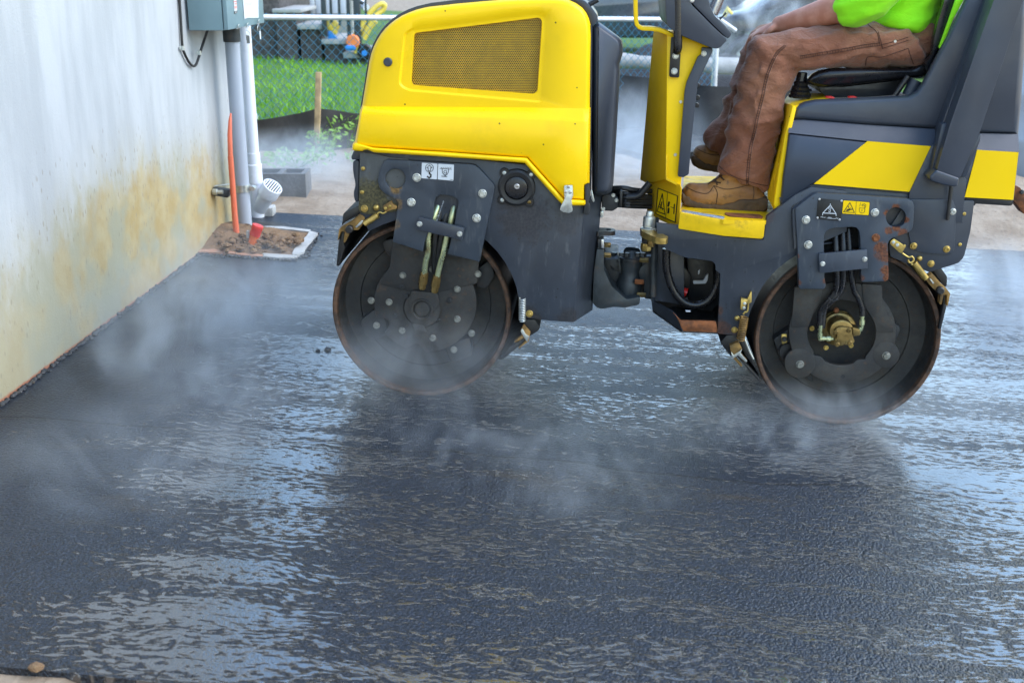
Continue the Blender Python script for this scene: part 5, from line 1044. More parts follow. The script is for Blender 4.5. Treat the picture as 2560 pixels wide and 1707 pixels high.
# house wall line
wa, wb = G(0, 1010), G(500, 632); wdir = (wb-wa); wdir.z = 0; wdir.normalize(); wn = Vector((wdir.y, -wdir.x, 0))   # out of the wall, towards the lane
bm = bmesh.new(); NX, NY = 70, 60; xs = [-3.2+11.2*i/NX for i in range(NX+1)]; g = []
for x in xs:
    a, b = online(n0, n1_, x), online(f0, f1, x); b.y += .03*noise.noise(Vector((x*3, 5, 0))); a.y += .02*noise.noise(Vector((x*5, 1, 0))); col_ = []
    for j in range(NY+1):
        p = a+(b-a)*(j/NY); p.z = gz(p.x, p.y); col_.append(bm.verts.new(p))
    g.append(col_)
for i in range(NX):
    for j in range(NY): bm.faces.new((g[i][j], g[i+1][j], g[i+1][j+1], g[i][j+1]))
for i in range(NX):   # the 4 cm thick edge
    for e in (0, NY):
        p, q = g[i][e], g[i+1][e]; bm.faces.new((p, q, bm.verts.new(q.co-Vector((0, 0, .05))), bm.verts.new(p.co-Vector((0, 0, .05)))))
tag(mkbm('asphalt', bm, MAT['asphalt'], None), kind='structure')
# ground: sinks under the asphalt, loose soil beyond it, level out to the horizon
def far_y(x): return online(f0, f1, max(-4, min(6, x))).y
def near_y(x): return online(n0, n1_, max(-4, min(6, x))).y
def ground_z(x, y):
    xc = max(-4, min(5, x)); z = gz(xc, min(y, 9)); fy, ny = far_y(x), near_y(x)
    if y < fy-.05 and y > ny+.05: z -= .06
    elif y <= ny+.05: z -= .015-.01*noise.noise(Vector((x*6, y*6, 0)))
    else:
        k = min(1, (y-fy+.05)/.5); near = max(0, 1-max(0, y-9.5)/3)
        z += -.02+k*(.04+.05*noise.noise(Vector((x*1.3, y*1.3, 2)))+.02*noise.noise(Vector((x*6, y*6, 1))))*near
        z += .22*math.exp(-((x-3.0)/1.2)**2-((y-7.6)/.8)**2)*k
    return z
ax = [-400, -150, -60, -25, -12, -7]+[-5+.12*i for i in range(95)]+[7.5, 10, 14, 25, 60, 150, 400]
ay = [-40, -12, -5, -2]+[.2+.15*i for i in range(75)]+[12, 13, 15, 18, 22, 30, 45, 80, 160, 400, 900]
bm = bmesh.new(); g = [[bm.verts.new((x, y, ground_z(x, y))) for y in ay] for x in ax]
for i in range(len(ax)-1):
    for j in range(len(ay)-1): bm.faces.new((g[i][j], g[i+1][j], g[i+1][j+1], g[i][j+1]))
tag(mkbm('ground', bm, MAT['soil'], None), kind='structure')
# ---- plastered house wall
def wall_mat():
    t = NT('stained_white_plaster'); p = t.pos(); sep = t.n('SeparateXYZ'); t.put(sep.inputs[0], p)
    gzn = t.math('SUBTRACT', sep.outputs[2], t.math('ADD', t.math('MULTIPLY', sep.outputs[0], -W.x/W.z), O1.z+W.x/W.z*O1.x+W.y/W.z*(O1.y-4)))     # height above the lane
    yy = sep.outputs[1]
    n = t.noise(t.scale(p, (1, 16, 9)), 1, 7, .66); big = t.noise(t.scale(p, (1, 1.1, .9)), 1.3, 3); fine = t.noise(t.scale(p, (1, 60, 26)), 1, 4, .6)
    rise = t.ramp(yy, 2.9, 4.6, .20, .52); fall = t.ramp(yy, 5.0, 5.9, 0, .10); top = t.math('SUBTRACT', rise, fall)
    lvl = t.math('SUBTRACT', t.math('ADD', top, t.math('MULTIPLY', t.math('SUBTRACT', big, .5), .34)), gzn)       # >0 inside the stain
    st = t.ramp(t.math('ADD', lvl, t.math('MULTIPLY', t.math('SUBTRACT', n, .5), .50)), -.10, .16)
    spl = t.n('TexVoronoi', {'Scale': 1.0}); t.put(spl.inputs['Vector'], t.scale(p, (10, 34, 17)))
    drops = t.math('MULTIPLY', t.ramp(spl.outputs['Distance'], .22, .12), t.ramp(t.math('ADD', lvl, t.math('MULTIPLY', t.noise(p, 6, 3), .7)), .03, .30))
    plaster = t.mix(t.ramp(t.noise(t.scale(p, (1, 5, 1.2)), 1, 6, .6), .35, .68), (.36, .375, .385), (.455, .47, .48))
    plaster = t.mix(t.math('MULTIPLY', t.ramp(t.noise(t.scale(p, (1, 9, .9)), 1.2, 5), .56, .75), .25), plaster, (.30, .31, .31))
    och = t.mix(t.ramp(t.noise(p, 9, 5), .35, .65), (.36, .245, .075), (.42, .33, .16))
    gr = t.mix(t.ramp(t.noise(p, 3.2, 4), .42, .58), (.29, .28, .19), och)
    gr = t.mix(t.ramp(yy, 3.6, 4.8), t.mix(.55, gr, (.31, .31, .24)), gr)
    soft = t.ramp(t.math('ADD', lvl, t.math('MULTIPLY', t.math('SUBTRACT', n, .5), .25)), -.26, .22)
    plaster = t.mix(t.math('MULTIPLY', soft, .65), plaster, (.36, .31, .17))
    c = t.mix(t.math('MULTIPLY', st, .80), plaster, gr); c = t.mix(t.math('MULTIPLY', drops, .55), c, (.24, .21, .15))
    c = t.mix(t.ramp(t.math('ADD', gzn, t.math('MULTIPLY', t.noise(p, 30, 3), .012)), .022, .012), c, (.36, .14, .075))
    h = t.math('ADD', t.math('MULTIPLY', t.noise(p, 130, 4), .5), t.math('MULTIPLY', t.noise(t.scale(p, (20, 20, 9)), 1, 5), .8))
    return t.pbr(Base_Color=c, Roughness=.82, Normal=t.bump(h, .45, .006))
MAT['wall'] = wall_mat()
w_end = wb+wdir*0
yend = at(579, 560, 0.0001) if False else None
def wallpt(px, py):     # photo pixel -> point on the wall face
    r = ray(px, py); return CAM + r*((wa-CAM).dot(wn)/r.dot(wn))
endp = wallpt(600, 542); Lw = (endp-wa).dot(wdir)
house = empty('house', (wa.x-2, 3, 0), 'house with a white plaster wall stained ochre along its foot', 'house')
bm = bmesh.new(); prof = []
for j in range(0, 41):
    t = -5+(Lw+5)*j/40; b = wa+wdir*t; prof.append(b)
for b in prof:
    pass
v0 = [[bm.verts.new(Vector((b.x, b.y, z))+wn*(.004*noise.noise(Vector((b.y*2, z*2, 0))))) for z in [gz(b.x, b.y)-.1+3.1*k/24 for k in range(25)]] for b in prof]
for i in range(40):
    for k in range(24): bm.faces.new((v0[i][k], v0[i+1][k], v0[i+1][k+1], v0[i][k+1]))
back = [bm.verts.new(v.co-wn*5) for v in (v0[0][0], v0[-1][0], v0[-1][24], v0[0][24])]
def side(loop, b): bm.faces.new(loop+b)
bm.faces.new([v0[-1][k] for k in range(25)]+[back[2], back[1]]); bm.faces.new([v0[0][k] for k in range(25)]+[back[3], back[0]])
bm.faces.new([v0[i][24] for i in range(41)]+[back[2], back[3]]); bm.faces.new(back)
mkbm('wall', bm, MAT['wall'], house, 20)
bm = bmesh.new(); add_loft(bm, [[b+wn*o+Vector((0, 0, z)) for o, z in ((-.3, 2.98), (.35, 2.98), (.35, 3.12), (-.3, 3.12))] for b in (prof[0], prof[-1])]); mkbm('eave', bm, MAT['white'], house)
# ---- meter box on the wall
MAT['boxpaint'] = simple('blue_grey_enamel', (.20, .30, .33), .42, .1, .05, 6, dirt=(.25, .30, .31), dirt_amt=.3)
def onwall(px, py, off): 
    r = ray(px, py); return CAM + r*((wa+wn*off-CAM).dot(wn)/r.dot(wn))
cor = onwall(*zd(350, 645)[0], .015); 
Yb = cor.dot(wdir)
def bxp(px, py):            # on the face of the box turned towards the camera
    r = ray(px, py); return CAM + r*((Yb-CAM.dot(wdir))/r.dot(wdir))
pr = bxp(*zd(1145, 608)[0]); wbx = (pr-cor).dot(wn); hb0 = (cor.z+pr.z)/2
def onface(px, py, off=0):  # on the door, which is parallel to the wall
    r = ray(px, py); return CAM + r*((pr+wn*off-CAM).dot(wn)/r.dot(wn))
ef = onface(*zd(1870, 465)[0]); Lb = (ef-pr).dot(wdir)
bx = empty('meter_box', cor, 'blue grey metal meter box mounted high on the white wall', 'meter box')
rotw = Matrix((wn, wdir, Vector((0, 0, 1)))).transposed()
cc = cor+wn*(wbx*.5-.0)+wdir*Lb/2; cc.z = hb0+.35
box('cabinet', cc-wn*.012, wbx-.024, Lb, .70, MAT['boxpaint'], bx, rotw, .004)
dc = pr+wdir*Lb/2; dc.z = hb0+.35
box('door', dc-wn*.010, .020, Lb+.004, .694, MAT['boxpaint'], bx, rotw, .003)
box('mounting_rail', cor+wdir*Lb/2+Vector((0, 0, .3))-wn*.012, .022, Lb*.7, .5, MAT['zinc'], bx, rotw, .002)
def facequad(name, pts, mat, off):
    bm = bmesh.new(); f = bm.faces.new([bm.verts.new(onface(*p, off)) for p in pts]); r = bmesh.ops.extrude_face_region(bm, geom=[f]); bmesh.ops.translate(bm, verts=[g_ for g_ in r['geom'] if isinstance(g_, bmesh.types.BMVert)], vec=-wn*.0008)
    return mkbm(name, bm, mat, bx)
facequad('paper_notice', zd(1440, 5, 1750, -5, 1757, 368, 1520, 372, 1470, 392), MAT['white'], .003)
MAT['faded'] = simple('faded_ink', (.45, .46, .5), .7, 0, .05)
for a in ((1480, 80, 1560, 66, 1562, 74, 1482, 88), (1570, 66, 1625, 66, 1626, 74, 1571, 76), (1485, 108, 1605, 96, 1606, 104, 1486, 116)): facequad('notice_line', zd(*a), MAT['faded'], .0042)
facequad('warning_sticker', zd(1252, -30, 1304, -34, 1326, 270, 1268, 285), MAT['white'], .002)
MAT['salmon'] = simple('faded_red_ink', (.75, .30, .25), .6, 0, .1)
facequad('sticker_block', zd(1250, 40, 1308, 26, 1309, 40, 1251, 54), MAT['red'], .0032); facequad('sticker_block', zd(1268, 130, 1312, 120, 1318, 175, 1276, 185), MAT['salmon'], .0032); facequad('sticker_block', zd(1275, 70, 1312, 60, 1314, 95, 1278, 105), MAT['salmon'], .0032); facequad('sticker_block', zd(1266, 235, 1324, 222, 1326, 268, 1268, 284), MAT['print'], .0032)
for a in ((1276, 250, 1318, 240, 1318, 245, 1277, 255), (1276, 264, 1318, 254, 1318, 259, 1277, 269)): facequad('sticker_line', zd(*a), MAT['white'], .0044)
for x, y in ((1345, 545), (1525, 520), (1755, 450)):
    tube('seal_wire', [onface(*zd(x+15, y-45)[0], .004), onface(*zd(x-5, y-20)[0], .012), onface(*zd(x-10, y+15)[0], .010), onface(*zd(x-25, y+45)[0], .006)], .0022, MAT['zinc'], bx, 6, 4)
    facequad('hasp', zd(x-40, y+40, x+40, y+15, x+40, y+30, x-30, y+55), MAT['silver'], .008)
pk = tube('seal_shackle', [onface(*zd(*q)[0], .015) for q in ((1505, 725), (1505, 660), (1530, 625), (1565, 660), (1568, 725))], .0018, MAT['zinc'], bx, 6, 4)
facequad('seal_lock', zd(1500, 722, 1570, 725, 1585, 888, 1520, 888), MAT['castings'], .018)
tube('seal_shackle', [onface(*zd(*q)[0], .012) for q in ((1740, 640), (1735, 560), (1760, 500), (1780, 560), (1785, 640))], .0016, MAT['zinc'], bx, 6, 4)
facequad('seal_tag', zd(1770, 640, 1800, 640, 1808, 800, 1788, 805), MAT['white'], .014)
# ---- black cable looping into the box
cb = empty('cable', onwall(480, 140, .01), 'black cable hanging in a loop below the meter box on the white wall', 'cable')
cpth = [onwall(*zd(*q)[0], .012) for q in ((130, -250), (150, 0), (180, 450), (210, 940), (250, 1080), (340, 1260), (430, 1345))]
cpth += [onwall(*zd(490, 1310)[0], .02), onwall(*zd(545, 1160)[0], .03), onwall(*zd(640, 860)[0], .05), onwall(*zd(715, 640)[0], .08), onwall(*zd(740, 560)[0], .09)]
tube('sheath', cpth, .0062, MAT['black'], cb, 12, 8)
for x, y, dx_, dy_ in ((215, 980, -4, 0), (550, 1075, 8, -16)):
    a = onwall(*zd(x, y-30)[0], .014 if x < 300 else .032); b = onwall(*zd(x+dx_, y+30)[0], .014 if x < 300 else .032)
    c_ = lathe('clip', (a+b)/2-Vector((0, 0, .010)), [(.0075, 0), (.0095, .001), (.0095, .019), (.0075, .02)], MAT['zinc'], cb, Vector((0, 0, 1)), 16)
    box('clip_tab', (a+b)/2-wdir*.012-wn*.006, .004, .018, .016, MAT['zinc'], cb, rotw, .001)
# ---- grey conduit, white drain pipe, orange conduit, capped stub
MAT['pvc_grey'] = simple('grey_pvc', (.36, .40, .46), .38, 0, .04, 5); MAT['pvc_white'] = simple('white_pvc', (.70, .73, .80), .32, 0, .04, 5, dirt=(.5, .48, .44), dirt_amt=.2)
MAT['pvc_orange'] = simple('orange_conduit', (.62, .13, .06), .4, 0, .08, 12, dirt=(.4, .2, .14), dirt_amt=.4)
Z = Vector((0, 0, 1))
cbase = G(614, 584); cr = 16.3*(cbase-CAM).length*F/ray(611, 584).length/F/F*1.0 if False else 17.4*((cbase-CAM).dot(FWD))/F
cd_ = empty('conduit', cbase, 'thick grey conduit rising from the soil bed to the meter box', 'pipe')
lathe('pipe', cbase, [(cr*.9, -.05), (cr, -.05), (cr, 1.6), (cr*.9, 1.6)], MAT['pvc_grey'], cd_, Z, 40)
hbx = hb0-cbase.z
lathe('coupling', cbase, [(cr, hbx-.075), (cr*1.16, hbx-.075), (cr*1.18, hbx-.068), (cr*1.18, hbx+.05)], MAT['castings'], cd_, Z, 40)
MAT['pvc_print'] = simple('pipe_ink', (.20, .22, .26), .6, 0, .05)
def pz(py, px=610): r = ray(px, py); k = (cbase-CAM).dot(FWD)/1; return (CAM+r*((cbase.y-CAM.y)/r.y)).z-cbase.z
zb_ = pz(470)
lathe('clamp_band', cbase, [(cr, zb_-.018), (cr+.003, zb_-.018), (cr+.003, zb_+.018), (cr, zb_+.018)], MAT['zinc'], cd_, Z, 40)
cx_ = cbase+Z*zb_
box('clamp_ear', cx_+RIGHT*(cr+.010), .03, .022, .028, MAT['zinc'], cd_, None, .002); lathe('clamp_bolt', cx_+RIGHT*(cr+.022)-Vector((0, .02, 0)), [(0, -.006), (.012, -.006), (.014, .02), (.008, .05)], MAT['zinc'], cd_, Vector((0, 1, 0)), 8)
wfoot = onwall(*z1(1228, 1100)[0], 0)
bar('wall_strut', [wfoot+wn*.004, Vector((cx_.x-cr*.9, wfoot.y+.02, cx_.z+.0))], .045, .04, MAT['castings'], cd_, wdir, .003); bar('strut_top', [wfoot+wn*.01+Z*.024, Vector((cx_.x-cr*.6, cx_.y, cx_.z+.024))], .03, .004, MAT['zinc'], cd_, wdir, .001)
lathe('strut_bolt', wfoot+wn*.02-wdir*.03, [(0, -.012), (.014, -.012), (.016, -.006), (.016, .01), (.010, .012), (.010, .04)], MAT['zinc'], cd_, wn, 8)
dbase = G(640, 541); dr = 14.6*((dbase-CAM).dot(FWD))/F
dp = empty('drain_pipe', dbase, 'white plastic drain pipe with a slotted cleanout cap behind the grey conduit', 'pipe')
def pz2(px, py): r = ray(px, py); return (CAM+r*((dbase.y-CAM.y)/r.y))
lathe('pipe', Vector((pz2(627, 300).x, dbase.y, dbase.z)), [(dr*.9, .1), (dr, .1), (dr, 1.9), (dr*.9, 1.9)], MAT['pvc_white'], dp, Z, 40)
px_ = pz2(627, 300).x; k1 = pz2(640, 383).z-dbase.z; k2 = pz2(640, 410).z-dbase.z; k3 = pz2(640, 458).z-dbase.z
lathe('coupling', Vector((px_, dbase.y, dbase.z)), [(dr, k1), (dr*1.14, k1), (dr*1.14, k2), (dr*1.3, k2-.003), (dr*1.3, (k2+k3)/2), (dr*1.33, (k2+k3)/2), (dr*1.33, k3), (dr, k3-.002)][::-1], MAT['pvc_white'], dp, Z, 40)
lathe('lower_pipe', Vector((px_, dbase.y, dbase.z)), [(dr*1.22, -.02), (dr*1.22, k3), (dr, k3+.01)], MAT['pvc_white'], dp, Z, 40)
e0 = pz2(647, 520); e1 = pz2(*z2(662, 1062)[0])-Vector((0, .055, 0)); ad = (e1-e0).normalized(); Le = (e1-e0).length
lathe('cleanout_branch', e0, [(dr*1.2, -.03), (dr*1.36, 0), (dr*1.36, Le*.58), (dr*1.72, Le*.62), (dr*1.76, Le*.98), (dr*1.7, Le), (dr*1.52, Le), (dr*1.52, Le-.012)], MAT['pvc_white'], dp, ad, 40)
gp_ = lathe('cleanout_grate', e1-ad*.006, [(0, -.012), (dr*1.54, -.012), (dr*1.54, -.008), (0, -.008)], MAT['cavity'], dp, ad, 32)
pv = ad.cross(Vector((0, 1, 0))).normalized()
for i in range(-3, 4):
    hw = math.sqrt(max(.05, 1-(i/3.6)**2))*dr*1.52; c_ = e1+pv*i*dr*.41-ad*.002; bb = ad.cross(pv).normalized(); bar('grate_bar', [c_-bb*hw, c_+bb*hw], dr*.21, .006, MAT['pvc_white'], dp, pv, .001)
box('base_block', G(*z2(588, 1235)[0])+Z*.02, .14, .1, .05, MAT['concrete'], dp, None, .006)
ob = [G(*z2(445, 1398)[0])]; yo = ob[0].y
def oy(px, py, y): r = ray(px, py); return CAM+r*(y/r.y)
op = [oy(*z2(x, y)[0], yo+.02*k) for k, (x, y) in enumerate(((446, 1398), (430, 1230), (418, 1060), (406, 900), (402, 780), (404, 700), (408, 655)))]
oc = empty('orange_conduit', op[0], 'orange plastic conduit leaning against the wall beside the grey conduit', 'pipe')
rr_ = 7.4*((op[0]-CAM).dot(FWD))/F
tube('lower_tube', [op[0]-Z*.05]+op[:4], [rr_*1.05, rr_*1.05, rr_, rr_*.95, rr_*.95], MAT['pvc_orange'], oc, 16, 0); tube('upper_tube', op[3:], [rr_*.85, rr_*.8, rr_*.6, rr_*.3], MAT['pvc_orange'], oc, 16)
sb0 = G(*z2(522, 1430)[0]); st1 = oy(*z2(552, 1345)[0], sb0.y); st2 = oy(*z2(565, 1298)[0], sb0.y)
stb = empty('capped_stub', sb0, 'short orange stub with a red tape cap sticking out of the soil bed', 'pipe stub')
sr = 11.5*((sb0-CAM).dot(FWD))/F; sa = (st2-sb0).normalized()
MAT['pvc_bright'] = simple('bright_orange_pvc', (.80, .17, .03), .4, 0, .05, 12); MAT['tape'] = simple('red_tape', (.66, .04, .03), .45, 0, .12, 40)
lathe('stub', sb0, [(sr*.9, -.06), (sr, -.06), (sr, (st1-sb0).length)], MAT['pvc_bright'], stb, sa, 10); box('stake_strip', sb0+sa*.04-RIGHT*sr*.98, .012, .02, .10, MAT['concrete'], stb, None, .001)
La, Lt = (st1-sb0).length, (st2-sb0).length
lathe('red_cap', sb0, [(sr, La-.012), (sr*1.16, La-.012), (sr*1.18, (La+Lt)/2), (sr*1.24, (La+Lt)/2+.003), (sr*1.24, Lt-.004), (sr*1.16, Lt), (0, Lt+.003)], MAT['tape'], stb, sa, 24)
# ---- soil bed with its frame
bed = [G(*q) for q in z9(275, 742, 640, 752, 1100, 780, 1600, 812, 1740, 640, 1872, 480, 1640, 452, 1300, 415, 900, 420, 700, 380)]
bm = bmesh.new(); cen = sum(bed, Vector())/len(bed); NR = 14; rings = []
dense = []
for a, b in zip(bed, bed[1:]+bed[:1]):
    for k in range(6): dense.append(a+(b-a)*k/6)
for r_ in range(NR+1):
    f = r_/NR; rings.append([bm.verts.new(cen+(p-cen)*f+Z*(.006+(.018*(1-f**2)+.016*noise.noise(Vector((p.x*9*f, p.y*9*f, 3)))*(1-f**3)+.014*noise.noise((cen+(p-cen)*f)*28)*(1-f**6)) + .06*max(0, 1-((cen+(p-cen)*f)-G(*z9(560, 520)[0])).length/.35))) for p in dense])
for a, b in zip(rings, rings[1:]):
    for i in range(len(dense)): 
        if a is rings[0]: 
            bm.faces.new((a[0] if False else a[i], b[i-1], b[i]))
        else: bm.faces.new((a[i-1], a[i], b[i], b[i-1]))
bmesh.ops.remove_doubles(bm, verts=rings[0], dist=.001)
tag(mkbm('soil_bed', bm, MAT['dirt'], None, 60), kind='structure')
edg = empty('bed_edging', G(720, 640), 'broken concrete edging framing the brown soil bed by the wall', 'edging')
def gstrip(name, pts, h, mat):
    bm = bmesh.new(); P = [G(*p) for p in pts]; D = []
    for a, b in zip(P, P[1:]+P[:1]):
        for k in range(5): D.append(a+(b-a)*k/5+Vector((noise.noise(Vector((a.x*50+k, 1, 2)))*.008, noise.noise(Vector((a.y*50+k, 4, 2)))*.008, 0)))
    add_loft(bm, [[p-Z*.03 for p in D], [p+Z*h for p in D]]); return mkbm(name, bm, mat, edg)
gstrip('edging_piece', z9(270, 742, 470, 712, 650, 742, 830, 762, 830, 790, 560, 772, 290, 762), .014, MAT['mortar'])
gstrip('edging_piece', z9(835, 762, 1100, 785, 1220, 795, 1220, 825, 1100, 815, 835, 792), .012, MAT['mortar'])
gstrip('edging_piece', z9(1224, 780, 1600, 806, 1720, 812, 1640, 845, 1440, 848, 1224, 826), .014, MAT['concrete'])
gstrip('edging_piece', z9(1612, 800, 1880, 478, 1995, 500, 1940, 560, 1900, 620, 1820, 700, 1790, 780, 1700, 810), .016, MAT['concrete'])
gstrip('edging_piece', z9(1230, 400, 1500, 405, 1880, 452, 1870, 482, 1640, 452, 1230, 412), .014, MAT['concrete'])
def pebble(rad, seed, fl=.7):
    bm = bmesh.new(); bmesh.ops.create_icosphere(bm, subdivisions=2, radius=rad)
    for v in bm.verts:
        v.co *= 1+.35*noise.noise(v.co/rad*1.3+Vector((seed, 0, 0))); v.co.z *= fl
    return bm
bm = bmesh.new()
for k in range(520):      # crumbs of asphalt spilled along the edging and the wall foot, dirt clods in the bed
    if k < 150: q = z9(1640+random.uniform(0, 330), 0)[0]; t_ = random.random(); q = z9(1720+t_*220+random.gauss(0, 45), 830-t_*340+random.gauss(0, 14))[0]
    elif k < 260: t_ = random.random(); q = z9(290+t_*1400, 770+t_*80+random.gauss(0, 8))[0]
    else: t_ = random.random()**.8; q = (500*t_+random.uniform(0, 6), 1012-378*t_+random.uniform(-1, 5))
    b2 = pebble(random.uniform(.004, .011), k); 
    p = G(*q); bmesh.ops.translate(b2, verts=b2.verts[:], vec=p+Z*.004); tmp = bpy.data.meshes.new('t'); b2.to_mesh(tmp); b2.free(); bm.from_mesh(tmp); bpy.data.meshes.remove(tmp)
MAT['crumb'] = simple('loose_asphalt', (.030, .031, .033), .6, 0, .4, 60, bump=.4, dirt=(.12, .085, .05), dirt_amt=.6)
tag(mkbm('asphalt_crumbs', bm, MAT['crumb'], None), kind='stuff')
MAT['pebble'] = simple('pale_pebble', (.45, .34, .2), .8, 0, .3, 40)
bm = bmesh.new()
for k in range(160):
    a, b = random.random(), random.random(); q = z9(480+a*1200+(1-b)*160, 720-b*250+a*40)[0]; b2 = pebble(random.choice((.006, .009, .014, .02)), k); p = G(*q, .02); bmesh.ops.translate(b2, verts=b2.verts[:], vec=p+Z*random.uniform(.0, .03)); tmp = bpy.data.meshes.new('t'); b2.to_mesh(tmp); b2.free(); bm.from_mesh(tmp); bpy.data.meshes.remove(tmp)
tag(mkbm('soil_clods', bm, MAT['dirt'], None), kind='stuff')
for k, (x, y, r_, m, lab) in enumerate(((706, 872, .013, 'crumb', 'black asphalt lump lying on the lane left of the front drum'), (688, 874, .009, 'crumb', 'small black asphalt lump farther from the front drum'), (92, 1672, .015, 'dirt', 'brown stone lying at the near left edge of the asphalt'))):
    bm = pebble(r_, 50+k, .6); bmesh.ops.translate(bm, verts=bm.verts[:], vec=G(*((820, 876), (795, 878), (92, 1672))[k])+Z*r_*.4); tag(mkbm('stone' if m == 'dirt' else 'asphalt_lump', bm, MAT[m], None), lab, 'stone' if m == 'dirt' else 'asphalt lump')
# ================================================================== BEHIND THE LANE
def gpt(px, py): p = G(px, py); p.z = ground_z(p.x, p.y); return p
MAT['fabric'] = simple('black_silt_fabric', (.030, .028, .026), .75, 0, .3, 5, dirt=(.12, .11, .10), dirt_amt=.5, bump=.3, bscale=40)
MAT['stakewood'] = simple('raw_stake_wood', (.42, .29, .15), .8, 0, .25, 16, dirt=(.2, .12, .06), dirt_amt=.6)
sf = empty('silt_fence', gpt(795, 382), 'black fabric silt fence sagging between stakes in front of the chain link fence', 'silt fence')
cols = [(470, 400, 318), (560, 394, 308), (650, 388, 300), (700, 385, 293), (750, 383, 283), (795, 381, 271), (840, 378, 277), (895, 375, 284), (1000, 366, 290)]
bm = bmesh.new(); F0, F1 = [], []; pts = []
for px, by, ty in cols:
    b = gpt(px, by); t_ = at(px, ty, b.y-.02); pts.append((b, t_))
for px, ty in ((1180, 232), (1330, 196), (1430, 182), (1500, 184), (1560, 189), (1640, 196), (1760, 215), (1900, 222), (2200, 232), (2700, 260)):
    b = gpt(px, ty+140); t_ = at(px, ty, b.y); pts.append((b, t_))
rings = []
for i in range((len(pts)-1)*5+1):
    k, f = min(i//5, len(pts)-2), (i-5*min(i//5, len(pts)-2))/5; b = pts[k][0].lerp(pts[k+1][0], f); t_ = pts[k][1].lerp(pts[k+1][1], f)
    col = []
    for j in range(9):
        p = b.lerp(t_, j/8); p.y += .035*noise.noise(Vector((p.x*5+p.y*3, p.z*6, 0)))-.06*(1-j/8)**2; col.append(p-Z*(.05 if j == 0 else 0))
    rings.append(col+[q+Vector((0, .005, 0)) for q in reversed(col)])
add_loft(bm, rings); mkbm('fabric', bm, MAT['fabric'], sf, 60)
stk = empty('wooden_stake', gpt(790, 384), 'square wooden stake standing in front of the black silt fence', 'stake')
s0, s1_ = gpt(790, 384)-Vector((0, .06, .1)), at(796.5, 181, gpt(790, 384).y-.06)
bm = bmesh.new(); add_loft(bm, [[p+Vector((x*.0195, y*.0195, 0)) for x, y in ((-1, -1), (1, -1), (1, 1), (-1, 1))] for p in (s0, s0.lerp(s1_, .5)+Vector((.004, 0, 0)), s1_)]); bmesh.ops.recalc_face_normals(bm, faces=bm.faces[:]); bevel(bm, .002); mkbm('stake_shaft', bm, MAT['stakewood'], stk)
# ---- chain link fence
MAT['galv'] = simple('galvanised_rail', (.62, .64, .66), .4, .5, .1, 12); MAT['wire'] = simple('blue_coated_wire', (.06, .25, .38), .45, 0, .2, 30)
ra, rb2 = at(560, 43, gpt(795, 381).y+.35), at(1800, 50, gpt(795, 381).y+2.3)
cf = empty('chain_link_fence', (ra.x, ra.y, ground_z(ra.x, ra.y)), 'low chain link fence of blue coated wire with a pale top rail', 'fence')
tube('top_rail', [ra-(rb2-ra)*.25, ra, rb2, rb2+Vector((.16, .1, -.10))], .021, MAT['galv'], cf, 14)
fd = (rb2-ra); fl_ = fd.length; fd.normalize(); hgt_ = ra.z-ground_z(ra.x, ra.y)-.02; S = .0355
bm = bmesh.new(); fn = Vector((-fd.y, fd.x, 0)).normalized()
nw = int(fl_*1.25/S)
for i in range(nw):
    base = ra-fd*fl_*.25+fd*(i*S); m = int(hgt_/S)
    P = [base+fd*((j+i) % 2)*S-Z*(j*S-.028)+fn*(.0035 if (j % 2) else -.0035) for j in range(m+1)]
    add_tube(bm, P, .0030, 4, False)
tag(mkbm('wire_mesh', bm, MAT['wire'], cf, 90), kind='stuff')
for t_ in (-.2, .38, 1.0):
    p = ra+(rb2-ra)*t_+fn*.04; g0 = ground_z(p.x, p.y); tube('post', [Vector((p.x, p.y, g0-.1)), Vector((p.x, p.y, p.z+.02))], .028, MAT['galv'], cf, 16)
tag(tube('rail_tag', [rb2+Vector((.03, -.03, .03)), rb2+Vector((.06, -.04, .09)), rb2+Vector((.10, -.04, .05))], [.02, .035, .012], simple('yellow_tape', (.75, .6, .05), .5), None, 8), 'yellow tape tied round the end of the fence top rail', 'tape')
# ---- lawn and grass
bm = bmesh.new(); LX = [-14+.7*i for i in range(30)]; LY = [gpt(795, 381).y+.12+.55*i for i in range(40)]
def lawn_y0(x): return LY[0]+max(0, (x+2.0))*.62
def lawn_z(x, y): return ground_z(x, y)+.02+.05*min(1, max(0, y-9)/3)+.03*noise.noise(Vector((x*.9, y*.9, 7)))
g = [[bm.verts.new((x, lawn_y0(x)+(y-LY[0]), lawn_z(x, lawn_y0(x)+(y-LY[0])))) for y in LY] for x in LX]
for i in range(len(LX)-1):
    for j in range(len(LY)-1): bm.faces.new((g[i][j], g[i+1][j], g[i+1][j+1], g[i][j+1]))
tag(mkbm('lawn', bm, MAT['lawn'], None), kind='structure')
def grass_mat():
    t = NT('grass_blades'); p = t.pos(); n = t.noise(p, 1.6, 4); n2 = t.noise(p, 30, 2)
    c = t.mix(t.ramp(n, .35, .65), (.11, .33, .006), (.25, .48, .010)); c = t.mix(t.math('MULTIPLY', t.ramp(n2, .55, .75), .5), c, (.34, .46, .04))
    return t.pbr(Base_Color=c, Roughness=.6, Transmission_Weight=0.0)
MAT['grass'] = grass_mat()
bm = bmesh.new()
